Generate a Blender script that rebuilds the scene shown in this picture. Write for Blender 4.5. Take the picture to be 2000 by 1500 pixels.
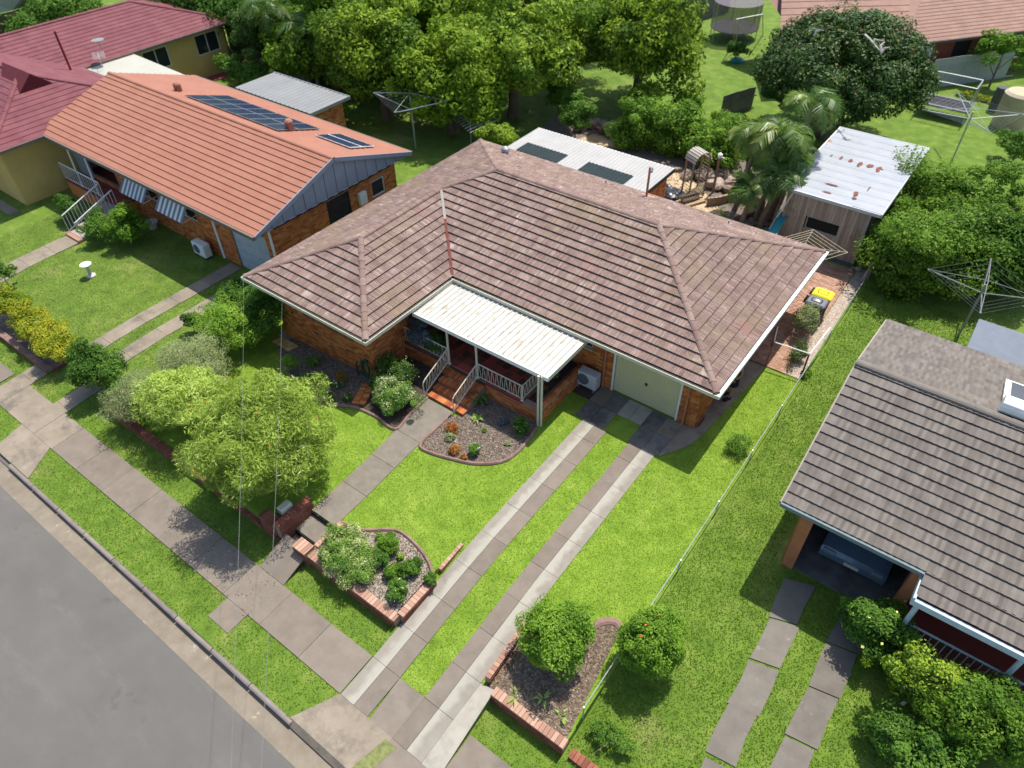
import bpy, math, random
import numpy as np
from mathutils import Vector, Matrix
for o in list(bpy.data.objects): bpy.data.objects.remove(o)
SC = bpy.context.scene
COL = SC.collection
random.seed(7); RNG = np.random.default_rng(7)
rad = math.radians
# ---------------------------------------------------------------- camera, world, sun, exposure
camd = bpy.data.cameras.new('camera'); cam = bpy.data.objects.new('camera', camd); COL.objects.link(cam)
camd.sensor_width = 36; camd.lens = 25.018; camd.clip_end = 400; camd.clip_start = .1
CR = Vector((0.8027523, 0.59621648, -0.01070767)); CU = Vector((-0.40381145, 0.55673346, 0.72593675)); CF = Vector((-0.43877677, 0.57842352, -0.6876781))
CAM = Vector((4.25558832, -15.56074515, 17.1))
m4 = Matrix((CR, CU, -CF)).transposed().to_4x4(); m4.translation = CAM
cam.matrix_world = m4
SC.camera = cam
camd.dof.use_dof = True; camd.dof.focus_distance = 18.5; camd.dof.aperture_fstop = .5
W = bpy.data.worlds.new('World'); SC.world = W; W.use_nodes = True
wn = W.node_tree.nodes; wl = W.node_tree.links
sky = wn.new('ShaderNodeTexSky'); sky.sky_type = 'NISHITA'; sky.sun_disc = False
sky.sun_elevation = rad(64.5); sky.sun_rotation = rad(0); sky.air_density = 1.0; sky.dust_density = 1.5
wl.new(sky.outputs[0], wn['Background'].inputs['Color']); wn['Background'].inputs['Strength'].default_value = 0.15
sd = bpy.data.lights.new('sun', 'SUN'); sun = bpy.data.objects.new('sun', sd); COL.objects.link(sun)
sd.energy = 4.5; sd.angle = rad(0.55); sd.color = (1, .95, .87)
sun.rotation_euler = Vector((0.02, -1.13, -2.4)).to_track_quat('-Z', 'Y').to_euler()
SC.view_settings.view_transform = 'Standard'; SC.view_settings.look = 'None'
SC.view_settings.exposure = 0.55; SC.view_settings.gamma = 1; SC.view_settings.use_curve_mapping = False
# ---------------------------------------------------------------- terrain height
def cl(t, a=0., b=1.): return max(a, min(b, t))
def zv(x): return -0.4+0.02*cl(x+8, -20, 0)
def zg(x, y):
    z = -0.4*cl((-10-x)/6); v = zv(x)-0.02*cl(-10-y, 0, 4)
    if -3.9 < x < -0.62 or x > 1.45 or x < -17.7:
        return z+(v-z)*cl((-7-y)/4.5)
    if y < -10.1: return v
    if y < -9.98: return z+(v-z)*(-9.98-y)/0.12
    return z
# ---------------------------------------------------------------- materials
MATS = {}
def mat(name, ramp, src='noise', scale=3., detail=6., rough=.85, bump=0., bscale=40., mix=.5, dirt=None, stretch=(1, 1, 1), metallic=0., spec=.3, trans=0., wave=None, coat=0.):
    m = bpy.data.materials.new(name); m.use_nodes = True; nt = m.node_tree; N = nt.nodes; L = nt.links
    b = N['Principled BSDF']; b.inputs['Roughness'].default_value = rough; b.inputs['Metallic'].default_value = metallic
    b.inputs['Specular IOR Level'].default_value = spec; b.inputs['Coat Weight'].default_value = coat
    tc = N.new('ShaderNodeNewGeometry'); mp = N.new('ShaderNodeMapping'); mp.inputs['Scale'].default_value = stretch
    L.new(tc.outputs['Position'], mp.inputs[0])
    no = N.new('ShaderNodeTexNoise'); no.inputs['Scale'].default_value = scale; no.inputs['Detail'].default_value = detail; no.inputs['Roughness'].default_value = .65
    L.new(mp.outputs[0], no.inputs[0])
    st = N.new('ShaderNodeMapRange'); st.inputs[1].default_value = .3; st.inputs[2].default_value = .7
    L.new(no.outputs[0], st.inputs[0]); fac = st.outputs[0]
    if src in ('rnd', 'mix'):
        at = N.new('ShaderNodeAttribute'); at.attribute_name = 'rnd'
        oi = N.new('ShaderNodeObjectInfo')
        ad = N.new('ShaderNodeMath'); ad.operation = 'ADD'; L.new(at.outputs['Fac'], ad.inputs[0]); L.new(oi.outputs['Random'], ad.inputs[1])
        fr = N.new('ShaderNodeMath'); fr.operation = 'FRACT'; L.new(ad.outputs[0], fr.inputs[0])
        if src == 'mix':
            mx = N.new('ShaderNodeMix'); mx.inputs[0].default_value = mix
            L.new(fr.outputs[0], mx.inputs[2]); L.new(st.outputs[0], mx.inputs[3]); fac = mx.outputs[0]
        else: fac = fr.outputs[0]
    cr = N.new('ShaderNodeValToRGB'); e = cr.color_ramp.elements
    while len(e) < len(ramp): e.new(.5)
    for i, (p, c) in enumerate(ramp): e[i].position = p; e[i].color = (*c, 1)
    L.new(fac, cr.inputs[0]); col = cr.outputs[0]
    for d in ([dirt] if isinstance(dirt, tuple) else (dirt or [])):
        dc, ds, d0, d1, dst = d[:5]; dstr = d[5] if len(d) > 5 else (1, 1, 1)
        mp2 = N.new('ShaderNodeMapping'); mp2.inputs['Scale'].default_value = dstr; mp2.inputs['Location'].default_value = (ds, 3.1*ds, 0)
        L.new(tc.outputs['Position'], mp2.inputs[0])
        n2 = N.new('ShaderNodeTexNoise'); n2.inputs['Scale'].default_value = ds; n2.inputs['Detail'].default_value = 8; n2.inputs['Roughness'].default_value = .7
        L.new(mp2.outputs[0], n2.inputs[0])
        r2 = N.new('ShaderNodeMapRange'); r2.inputs[1].default_value = d0; r2.inputs[2].default_value = d1; r2.inputs[4].default_value = dst
        L.new(n2.outputs[0], r2.inputs[0])
        mx2 = N.new('ShaderNodeMix'); mx2.data_type = 'RGBA'; L.new(r2.outputs[0], mx2.inputs[0]); L.new(col, mx2.inputs[6]); mx2.inputs[7].default_value = (*dc, 1)
        col = mx2.outputs[2]
    L.new(col, b.inputs['Base Color'])
    if bump > 0:
        n3 = N.new('ShaderNodeTexNoise'); n3.inputs['Scale'].default_value = bscale; n3.inputs['Detail'].default_value = 4; L.new(mp.outputs[0], n3.inputs[0])
        bp = N.new('ShaderNodeBump'); bp.inputs['Strength'].default_value = 1; bp.inputs['Distance'].default_value = bump; L.new(n3.outputs[0], bp.inputs['Height'])
        L.new(bp.outputs[0], b.inputs['Normal'])
    if trans > 0:
        tr = N.new('ShaderNodeBsdfTranslucent'); L.new(col, tr.inputs[0]); ms = N.new('ShaderNodeMixShader'); ms.inputs[0].default_value = trans
        L.new(b.outputs[0], ms.inputs[1]); L.new(tr.outputs[0], ms.inputs[2]); L.new(ms.outputs[0], N['Material Output'].inputs[0])
    MATS[name] = m
    return m
def two(a, b): return [(0, a), (1, b)]
def flat(name, c, v=.12, **k):
    return mat(name, two(tuple(x*(1-v) for x in c), tuple(min(1, x*(1+v)) for x in c)), **k)
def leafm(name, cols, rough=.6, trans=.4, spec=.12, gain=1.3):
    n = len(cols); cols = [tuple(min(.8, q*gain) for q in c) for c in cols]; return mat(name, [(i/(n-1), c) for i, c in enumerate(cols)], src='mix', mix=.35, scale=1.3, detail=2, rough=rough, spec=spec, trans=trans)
# ---------------------------------------------------------------- object helpers
def wloc(o):
    v = Vector(o.location)
    while o.parent: o = o.parent; v += o.location
    return v
def tag(o, label=None, cat=None, group=None, kind=None):
    if label: o['label'] = label
    if cat: o['category'] = cat
    if group: o['group'] = group
    if kind: o['kind'] = kind
    return o
def thing(name, label, cat, loc=(0, 0, 0), group=None, rz=0.):
    o = bpy.data.objects.new(name, None); COL.objects.link(o); o.location = loc; o.empty_display_size = .2
    o.rotation_euler = (0, 0, rz)
    return tag(o, label, cat, group)
def copy_tree(o, parent=None):
    c = o.copy(); COL.objects.link(c); c.parent = parent
    if parent is not None: c.matrix_parent_inverse = o.matrix_parent_inverse.copy()
    for ch in list(o.children): copy_tree(ch, c)
    return c
class MB:
    def __init__(s): s.v = []; s.f = []; s.r = []; s.cur = 0.; s.sm = False
    def add(s, vs, fs):
        k = len(s.v); s.v += [tuple(v) for v in vs]; s.f += [tuple(k+i for i in f) for f in fs]; s.r += [s.cur]*len(fs); return s
    def box(s, x0, y0, z0, x1, y1, z1):
        return s.add([(x0, y0, z0), (x1, y0, z0), (x1, y1, z0), (x0, y1, z0), (x0, y0, z1), (x1, y0, z1), (x1, y1, z1), (x0, y1, z1)],
                     [(0, 3, 2, 1), (4, 5, 6, 7), (0, 1, 5, 4), (1, 2, 6, 5), (2, 3, 7, 6), (3, 0, 4, 7)])
    def obox(s, c, ax, ay, az, sx, sy, sz):
        c = Vector(c); ax, ay, az = Vector(ax)*sx/2, Vector(ay)*sy/2, Vector(az)*sz/2
        vs = [c+i*ax+j*ay+k*az for k in (-1, 1) for i, j in ((-1, -1), (1, -1), (1, 1), (-1, 1))]
        return s.add(vs, [(0, 3, 2, 1), (4, 5, 6, 7), (0, 1, 5, 4), (1, 2, 6, 5), (2, 3, 7, 6), (3, 0, 4, 7)])
    def rbox(s, x0, y0, z0, x1, y1, z1, b=.02):
        # box with chamfered vertical and top edges
        p = [(x0+b, y0), (x1-b, y0), (x1, y0+b), (x1, y1-b), (x1-b, y1), (x0+b, y1), (x0, y1-b), (x0, y0+b)]
        cx, cy = (x0+x1)/2, (y0+y1)/2
        q = [(cx+(a-cx)*(1-2*b/(x1-x0)), cy+(c-cy)*(1-2*b/(y1-y0))) for a, c in p]
        vs = [(a, c, z0) for a, c in p]+[(a, c, z1-b) for a, c in p]+[(a, c, z1) for a, c in q]
        fs = [tuple(range(7, -1, -1)), tuple(range(16, 24))]
        for l in (0, 8): fs += [(l+i, l+(i+1) % 8, l+8+(i+1) % 8, l+8+i) for i in range(8)]
        return s.add(vs, fs)
    def prism(s, poly, z0, z1):
        n = len(poly); a = sum(poly[i][0]*poly[(i+1) % n][1]-poly[(i+1) % n][0]*poly[i][1] for i in range(n))
        if a < 0: poly = poly[::-1]
        z0f = z0 if callable(z0) else (lambda x, y: z0); z1f = z1 if callable(z1) else (lambda x, y: z1)
        return s.add([(x, y, z0f(x, y)) for x, y in poly]+[(x, y, z1f(x, y)) for x, y in poly],
                     [tuple(range(n-1, -1, -1)), tuple(range(n, 2*n))]+[(i, (i+1) % n, n+(i+1) % n, n+i) for i in range(n)])
    def tube(s, pts, r, n=6, cap=True):
        pts = [Vector(p) for p in pts]; rs = r if isinstance(r, (list, tuple)) else [r]*len(pts); k = len(s.v); vs = []
        prev = None
        for i, p in enumerate(pts):
            d = (pts[min(i+1, len(pts)-1)]-pts[max(i-1, 0)]).normalized()
            u = prev if prev is not None else (Vector((0, 0, 1)) if abs(d.z) < .9 else Vector((1, 0, 0)))
            u = (u-d*u.dot(d)).normalized(); prev = u; w = d.cross(u)
            vs += [p+(u*math.cos(2*math.pi*j/n)+w*math.sin(2*math.pi*j/n))*rs[i] for j in range(n)]
        fs = [(i*n+j, i*n+(j+1) % n, (i+1)*n+(j+1) % n, (i+1)*n+j) for i in range(len(pts)-1) for j in range(n)]
        if cap: fs += [tuple(range(n-1, -1, -1)), tuple(range((len(pts)-1)*n, len(pts)*n))]
        return s.add(vs, fs)
    def lathe(s, prof, c=(0, 0, 0), n=16):
        vs = [(c[0]+r*math.cos(2*math.pi*j/n), c[1]+r*math.sin(2*math.pi*j/n), c[2]+z) for r, z in prof for j in range(n)]
        fs = [(i*n+j, i*n+(j+1) % n, (i+1)*n+(j+1) % n, (i+1)*n+j) for i in range(len(prof)-1) for j in range(n)]
        if prof[0][0] > 1e-4: fs.append(tuple(range(n-1, -1, -1)))
        if prof[-1][0] > 1e-4: fs.append(tuple(range((len(prof)-1)*n, len(prof)*n)))
        return s.add(vs, fs)
    def mesh(s, name):
        me = bpy.data.meshes.new(name); me.from_pydata(s.v, [], s.f)
        if any(s.r):
            a = me.attributes.new('rnd', 'FLOAT', 'FACE'); a.data.foreach_set('value', np.array(s.r, dtype=np.float32))
        if s.sm: me.polygons.foreach_set('use_smooth', [True]*len(me.polygons))
        me.update(); return me
    def build(s, name, m, parent=None, world=True, kind=None, label=None, cat=None, group=None):
        me = s.mesh(name); me.materials.append(m)
        return link(name, me, parent, world, kind, label, cat, group)
def link(name, me, parent=None, world=True, kind=None, label=None, cat=None, group=None):
    o = bpy.data.objects.new(name, me); COL.objects.link(o)
    if parent is not None:
        o.parent = parent
        if world: o.location = -wloc(parent)
    return tag(o, label, cat, group, kind)
def B(*a): return MB().box(*a)
def arrmesh(name, V, n, rnd, m, smooth=False):
    """V: (k, n, 3) polygons of n corners"""
    k = len(V); me = bpy.data.meshes.new(name); me.vertices.add(k*n); me.loops.add(k*n); me.polygons.add(k)
    me.vertices.foreach_set('co', V.reshape(-1).astype(np.float32)); me.loops.foreach_set('vertex_index', np.arange(k*n, dtype=np.int32))
    me.polygons.foreach_set('loop_start', np.arange(0, k*n, n, dtype=np.int32))
    a = me.attributes.new('rnd', 'FLOAT', 'FACE'); a.data.foreach_set('value', rnd.astype(np.float32))
    me.update(calc_edges=True); me.materials.append(m); return me
# ---------------------------------------------------------------- pieces: the 300 nearest become objects of their own, the rest one mesh
def pieces(name, parent, m, whole, meshes, extra=None, limit=300, rest=None):
    """whole: list of (matrix4, mesh_key, centre). meshes: key -> MB (local). extra: MB with clipped world pieces"""
    lib = {}
    for k, mb in meshes.items():
        me = mb.mesh(name); me.materials.append(m); lib[k] = me
    whole.sort(key=lambda w: (Vector(w[2])-CAM).length)
    off = Matrix.Translation(-wloc(parent))
    for M4, k, c in whole[:limit]:
        o = bpy.data.objects.new(name, lib[k]); COL.objects.link(o); o.parent = parent; o.matrix_local = off @ M4
    st = extra or MB()
    for M4, k, c in whole[limit:]:
        c0 = random.random()
        st.add([M4 @ Vector(v) for v in meshes[k].v], meshes[k].f); st.r[-len(meshes[k].f):] = [(c0+q) % 1+.001 for q in meshes[k].r]
    if st.v: st.build(rest or name, m, parent, kind='stuff')
def clip(poly, clipper):
    """Sutherland-Hodgman of a list of (u,v,w) against a convex CCW polygon of (u,v)"""
    out = poly
    for i in range(len(clipper)):
        a = clipper[i]; b = clipper[(i+1) % len(clipper)]
        def side(p): return (b[0]-a[0])*(p[1]-a[1])-(b[1]-a[1])*(p[0]-a[0])
        inp = out; out = []
        for j in range(len(inp)):
            p, q = inp[j-1], inp[j]; sp, sq = side(p), side(q)
            if sq >= 0:
                if sp < 0: t = sp/(sp-sq); out.append(tuple(p[k]+(q[k]-p[k])*t for k in range(3)))
                out.append(q)
            elif sp >= 0: t = sp/(sp-sq); out.append(tuple(p[k]+(q[k]-p[k])*t for k in range(3)))
        if len(out) < 3: return []
    return out
def inside(p, poly):
    return all((poly[(i+1) % len(poly)][0]-poly[i][0])*(p[1]-poly[i][1])-(poly[(i+1) % len(poly)][1]-poly[i][1])*(p[0]-poly[i][0]) >= -1e-6 for i in range(len(poly)))
def tile_profile(tw, g, ribs, amp, lift):
    mb = MB(); n = ribs*2; ud = .035; xs = [tw*i/n for i in range(n+1)]; zz = [amp if i % 2 else 0 for i in range(n+1)]
    L = g*1.08
    top0 = [(x, 0, lift+z) for x, z in zip(xs, zz)]; top1 = [(x, L, .006+z) for x, z in zip(xs, zz)]; bot = [(x, ud, -.004) for x in xs]
    for i in range(n):
        mb.cur = [.05, .32, .12, .44, .0, .26, .38, .18][i % 8]*1.1+.001
        mb.add([top0[i], top0[i+1], top1[i+1], top1[i]], [(0, 1, 2, 3)]); mb.add([bot[i], bot[i+1], top0[i+1], top0[i]], [(0, 1, 2, 3)])
    return mb
def slope_tiles(polys, org, udir, vdir, tanp, tw, g, prof, whole, extra, brk=.5):
    """polys: convex plan polygons; org: (x,y,z) on the eave; udir, vdir unit plan vectors"""
    s = math.sqrt(1+tanp*tanp); O = Vector(org); U = Vector((udir[0], udir[1], 0)); V = Vector((vdir[0], vdir[1], tanp))/s; Nn = U.cross(V)
    if Nn.z < 0: Nn = -Nn
    P2 = []
    for poly in polys:
        q = []
        for x, y in poly:
            d = Vector((x-org[0], y-org[1], 0)); q.append((d.dot(U), d.x*vdir[0]*s+d.y*vdir[1]*s))
        a = sum(q[i][0]*q[(i+1) % len(q)][1]-q[(i+1) % len(q)][0]*q[i][1] for i in range(len(q)))
        P2.append(q if a > 0 else q[::-1])
    us = [u for q in P2 for u, v in q]; vs = [v for q in P2 for u, v in q]
    R3 = Matrix((U, V, Nn)).transposed().to_4x4()
    flip = U.cross(V).z < 0
    for r in range(int(math.ceil(max(vs)/g))):
        v0 = r*g; sh = (r % 2)*tw*brk
        for c in range(int(math.floor(min(us)/tw))-1, int(math.ceil(max(us)/tw))+1):
            u0 = c*tw+sh; cor = [(u0, v0), (u0+tw, v0), (u0+tw, v0+g), (u0, v0+g)]
            ins = [any(inside(p, q) for q in P2) for p in cor]
            if all(ins):
                M = Matrix.Translation(O+U*u0+V*v0+Nn*random.uniform(-.002, .003)) @ R3 @ Matrix.Rotation(random.gauss(0, .004), 4, 'Z')
                whole.append((M, 'f' if flip else 't', O+U*(u0+tw/2)+V*v0))
            else:
                extra.cur = random.random()+.001
                for q in P2:
                    for f in prof.f:
                        pl = [(prof.v[i][0]+u0, prof.v[i][1]+v0, prof.v[i][2]) for i in f]
                        if abs((pl[1][0]-pl[0][0])*(pl[2][1]-pl[0][1])) < 1e-5 and abs(pl[0][1]-pl[2][1]) < .01:
                            if all(inside(p, q) for p in pl): rr = pl
                            else: continue
                        else: rr = clip(pl, q)
                        if rr: extra.add([O+U*a+V*b+Nn*w for a, b, w in rr], [tuple(range(len(rr)))])
def flipmb(mb):
    n = MB(); n.v = list(mb.v); n.f = [tuple(reversed(f)) for f in mb.f]; n.r = list(mb.r); return n
def ridge_caps(parent, m, a, b, w=.11, h=.07, L=.42, name='ridge_cap'):
    a, b = Vector(a), Vector(b); d = (b-a); n = max(1, int(d.length/L)); d.normalize(); side = d.cross(Vector((0, 0, 1))).normalized(); up = side.cross(d)
    for i in range(n):
        l = (b-a).length/n; p = a+d*(i*l); mb = MB(); vs = []
        for t, e in ((-.02, .012), (l*1.04, 0)):
            for k in range(7):
                an = math.pi*k/6; vs.append(p+d*t+side*(-math.cos(an)*(w+e))+up*(math.sin(an)*(h+e)-.02))
        mb.add(vs, [(k, k+1, k+8, k+7) for k in range(6)]+[tuple(range(6, -1, -1))])
        mb.build(name, m, parent)
# ---------------------------------------------------------------- brickwork
def brick_wall(parent, p0, p1, z0, z1, whole, mm, holes=(), out=1, th=.11, backing='wall', bl=.23, bh=.076, j=.01):
    """bricks on the face to the right of p0->p1 when out=1"""
    p0 = Vector((p0[0], p0[1], 0)); p1 = Vector((p1[0], p1[1], 0)); L = (p1-p0).length; d = (p1-p0)/L; n = Vector((d.y, -d.x, 0))*out
    mb = MB(); us = sorted({0, L}|{cl(h[i], 0, L) for h in holes for i in (0, 1)}); zs = sorted({z0, z1}|{cl(h[i], z0, z1) for h in holes for i in (2, 3)})
    for a, b in zip(us[:-1], us[1:]):
        for c, e in zip(zs[:-1], zs[1:]):
            if b-a < 1e-4 or e-c < 1e-4 or any(h[0]-1e-4 <= a and b <= h[1]+1e-4 and h[2]-1e-4 <= c and e <= h[3]+1e-4 for h in holes): continue
            mb.obox(p0+d*(a+b)/2-n*th/2+Vector((0, 0, (c+e)/2)), d, n, (0, 0, 1), b-a, th, e-c)
    mb.build(backing, mm, parent)
    k = 0; z = z0+j/2
    while z+bh <= z1+1e-3:
        u = j/2-(bl+j)/2*(k % 2)
        while u < L:
            a, b = max(u, 0), min(u+bl, L)
            if b-a > .04:
                segs = [(a, b)]
                for h in holes:
                    if z+bh > h[2] and z < h[3]:
                        ns = []
                        for s0, s1 in segs:
                            if s1 <= h[0] or s0 >= h[1]: ns.append((s0, s1))
                            else:
                                if s0 < h[0]-.04: ns.append((s0, h[0]))
                                if s1 > h[1]+.04: ns.append((h[1], s1))
                        segs = ns
                for s0, s1 in segs:
                    c = p0+d*(s0+s1)/2+n*(.003+random.uniform(0, .003))+Vector((0, 0, z+bh/2))
                    M = Matrix((d, n, Vector((0, 0, 1)))).transposed().to_4x4(); M.translation = c
                    whole.append((M @ Matrix.Diagonal((s1-s0, 1, 1, 1)), 'b' if out > 0 else 'b', c))
            u += bl+j
        z += bh+j; k += 1
def brick_unit(bh=.076, dp=.012):
    return MB().box(-.5, -dp/2, -bh/2, .5, dp/2, bh/2)
# ---------------------------------------------------------------- foliage
def leaves(name, m, pts, nrm, size, parent, aspect=2.0, jitter=.6, sizes=None, rnd=None, droop=0., world=True, kind=None):
    k = len(pts); n = nrm+RNG.normal(0, jitter, (k, 3)); n /= np.linalg.norm(n, axis=1)[:, None]+1e-9
    t = RNG.normal(0, 1, (k, 3)); t[:, 2] -= droop; t -= n*(t*n).sum(1)[:, None]; t /= np.linalg.norm(t, axis=1)[:, None]+1e-9
    b = np.cross(n, t); s = size*RNG.uniform(.6, 1.25, k) if sizes is None else sizes
    l = (s*.5)[:, None]*t; w = (s*.5/aspect)[:, None]*b
    V = np.stack([pts-l, pts+w-l*.1, pts+l, pts-w-l*.1], 1)
    if rnd is None: rnd = RNG.uniform(0.001, 1, k)
    me = arrmesh(name, V, 4, rnd, m)
    return link(name, me, parent, world, kind)
def clumps(c, r, n, nc, cr, seed=0, flat=.0, shell=.62, low=-.5, lump=1.):
    """clumpy ellipsoid: points, normals, per leaf tone"""
    rg = np.random.default_rng(seed); c = np.array(c, float); r = np.array(r, float) if hasattr(r, '__len__') else np.array([r]*3, float)
    d = rg.normal(0, 1, (nc*4, 3)); d /= np.linalg.norm(d, axis=1)[:, None]; d = d[d[:, 2] > low][:nc]; nc = len(d)
    ph = rg.uniform(0, 6.3, 3); d = d*(1+lump*(.20*np.sin(3.1*d[:, :1]+ph[0])+.18*np.sin(4.3*d[:, 1:2]+ph[1])+.16*np.sin(5.2*(d[:, :1]+d[:, 1:2])+ph[2])))*rg.uniform(1-.15*lump, 1+.12*lump, nc)[:, None]
    cc = c+d*r*rg.uniform(shell, 1.0, nc)[:, None]*(1-.5*cr/r.min() if cr < r.min() else .6)
    idx = rg.integers(0, nc, n); e = rg.normal(0, 1, (n, 3)); e /= np.linalg.norm(e, axis=1)[:, None]
    sc = cr*rg.uniform(.55, 1.35, nc)
    p = cc[idx]+e*(sc[idx]*rg.uniform(.35, 1.0, n)**.5)[:, None]*np.array([1, 1, .75])
    nn = e*.7+d[idx]*.4+np.array([0, 0, .55]); tone = np.clip(rg.uniform(0, 1, nc)[idx]*.4+rg.uniform(0, .3, n)+.3*(np.linalg.norm(p-cc[idx], axis=1)/(sc[idx]+1e-6))**2, .001, .999)  # outer leaves of each clump set lighter: clump highlights painted into the tone
    return p, nn, tone
def tree(name, label, cat, c, r, m, trunkm, n, nc, cr, leaf, base=None, group=None, seed=1, aspect=2., tr=.12, low=-.5, shell=.62, droop=0., jit=.6, fill=.12, limbs=5, lump=1.):
    base = base or (c[0], c[1], zg(c[0], c[1])); t = thing(name, label, cat, base, group)
    p, nn, tone = clumps(c, r, n, nc, cr, seed, shell=shell, low=low, lump=lump)
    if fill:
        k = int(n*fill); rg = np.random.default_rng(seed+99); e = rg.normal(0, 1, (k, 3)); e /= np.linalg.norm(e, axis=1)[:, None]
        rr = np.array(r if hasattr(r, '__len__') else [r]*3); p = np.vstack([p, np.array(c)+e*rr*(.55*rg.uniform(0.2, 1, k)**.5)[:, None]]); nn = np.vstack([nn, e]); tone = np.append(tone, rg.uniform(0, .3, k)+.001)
    p[:, 2] = np.maximum(p[:, 2], base[2]+.03)
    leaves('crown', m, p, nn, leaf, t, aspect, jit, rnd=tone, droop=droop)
    mb = MB(); rg = random.Random(seed); top = Vector(c); bs = Vector(base); rz = r[2] if hasattr(r, '__len__') else r; rx = r[0] if hasattr(r, '__len__') else r
    mid = bs.lerp(top, .55); mb.tube([bs-Vector((0, 0, .1)), bs.lerp(mid, .5)+Vector((rg.uniform(-.1, .1)*tr*4, 0, 0)), mid, top], [tr*1.25, tr, tr*.8, tr*.35], 8)
    for i in range(limbs):
        a = 2*math.pi*i/limbs+rg.random(); s = bs.lerp(top, rg.uniform(.35, .7)); e = top+Vector((math.cos(a)*rx*.7, math.sin(a)*rx*.7, rz*rg.uniform(-.2, .5)))
        mb.tube([s, s.lerp(e, .5)+Vector((0, 0, -.1*rz)), e], [tr*.5, tr*.33, tr*.12], 5)
    mb.build('trunk', trunkm, t)
    return t
def spike_plant(name, label, cat, c, n, L, w, m, group=None, up=.8, parent=None, thingit=True, spread=.06):
    t = thing(name, label, cat, c, group); mb = MB(); rg = random.Random(int(abs(c[0]*1000)+abs(c[1]*10)))
    for i in range(n):
        a = rg.uniform(0, 2*math.pi); u = up*rg.uniform(.5, 1.2); d = Vector((math.cos(a), math.sin(a), 0)); s = Vector((-d.y, d.x, 0)); l = L*rg.uniform(.6, 1.1); b = Vector(c)+d*spread*rg.random()
        p1 = b+d*l*.35+Vector((0, 0, l*u*.6)); p2 = b+d*l*.8+Vector((0, 0, l*u*.55)); mb.cur = rg.random()+.001; k = w/2
        mb.add([b-s*k*.6, b+s*k*.6, p1+s*k, p1-s*k], [(0, 1, 2, 3)]); mb.add([p1-s*k, p1+s*k, p2], [(0, 1, 2)])
    mb.build('foliage', m, t); return t
def palm(label, base, top, n, L, m, tm, group=None, seed=1, lean=0.):
    t = thing('palm_tree', label, 'palm', base, group); rg = random.Random(seed); top = Vector(top); bs = Vector(base)
    mb = MB(); k = 9
    mb.tube([bs.lerp(top, i/k)+Vector((math.sin(i/k*2.2)*.08, 0, 0)) for i in range(k+1)], [.13-.05*i/k+(.008 if i % 2 else 0) for i in range(k+1)], 8); mb.build('trunk', tm, t)
    for f in range(n):
        a = 2*math.pi*f/n*1.0+rg.uniform(-.25, .25); el = rg.uniform(.35, 1.4); d = Vector((math.cos(a), math.sin(a), 0)); s = Vector((-d.y, d.x, 0)); l = L*rg.uniform(.8, 1.1)
        pts = [top.copy()]; v = el
        for i in range(12):
            pts.append(pts[-1]+(d*math.cos(v)+Vector((0, 0, math.sin(v))))*l/12); v -= .2+.05*rg.random()
        fb = MB(); fb.cur = rg.random()*.8+.05
        fb.tube(pts, [.022-.0015*i for i in range(13)], 4)
        for i in range(2, 12):
            for h in (0, .33, .66):
                p = pts[i].lerp(pts[min(i+1, 12)], h); ll = L*.3*math.sin(math.pi*min(.98, (i+h)/12.5+.06))+.05
                for sg in (-1, 1):
                    dr = (s*sg*.85+(pts[min(i+1, 12)]-pts[i]).normalized()*.55+Vector((0, 0, rg.uniform(-.5, -.05)))).normalized(); q = p+dr*ll; w = (pts[min(i+1, 12)]-pts[i]).normalized()*.022
                    fb.add([p-w, p+w, p.lerp(q, .6)+w+Vector((0, 0, .03)), q, p.lerp(q, .6)-w], [(0, 1, 2, 3, 4)])
        fb.build('frond', m, t)
    return t

# ================================================================ materials
LAWN = mat('lawn', [(0, (.07, .125, .012)), (.45, (.10, .17, .017)), (.75, (.13, .20, .024)), (1, (.19, .23, .05))], scale=1.6, detail=10, rough=.95, bump=.03, bscale=30,
           dirt=[((.30, .27, .10), .35, .56, .72, .5), ((.09, .17, .01), .8, .55, .7, .6)])
LAWNM = mat('main_lawn', [(0, (.11, .185, .014)), (.45, (.15, .245, .02)), (.75, (.185, .28, .028)), (1, (.24, .325, .05))], scale=1.8, detail=10, rough=.95, bump=.03, bscale=30, dirt=[((.28, .34, .07), .5, .54, .72, .4), ((.11, .20, .010), .8, .55, .7, .4)])
BLADE2 = mat('rough_grass_blade', [(0, (.055, .105, .01)), (.5, (.10, .18, .016)), (.85, (.16, .23, .028)), (1, (.28, .29, .09))], src='mix', mix=.45, scale=.7, detail=5, rough=.9, spec=.1, trans=.25, dirt=[((.26, .24, .09), .35, .55, .72, .6), ((.05, .10, .012), .6, .55, .7, .6)])
BLADE3 = mat('olive_grass_blade', [(0, (.085, .11, .025)), (.5, (.135, .165, .045)), (1, (.21, .23, .08))], src='mix', mix=.45, scale=.5, detail=5, rough=.9, spec=.1, trans=.2, dirt=[((.22, .20, .08), .3, .55, .72, .5)])
BLADE = mat('grass_blade', [(0, (.105, .175, .013)), (.5, (.165, .265, .023)), (.85, (.22, .31, .038)), (1, (.37, .41, .13))], src='mix', mix=.45, scale=.9, detail=5, rough=.9, spec=.1, trans=.25,
            dirt=[((.32, .30, .09), .45, .56, .70, .5)])
ASPH = mat('asphalt', two((.10, .095, .087), (.135, .127, .117)), scale=.5, detail=12, rough=.9, bump=.006, bscale=120, dirt=[((.19, .18, .16), 1.2, .55, .8, .5, (.3, 1, 1)), ((.10, .095, .088), .25, .48, .72, .6, (.35, 1, 1)), ((.22, .21, .19), 45, .60, .70, .5), ((.06, .058, .055), 38, .62, .70, .5), ((.085, .08, .075), .9, .62, .66, .5)])
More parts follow.
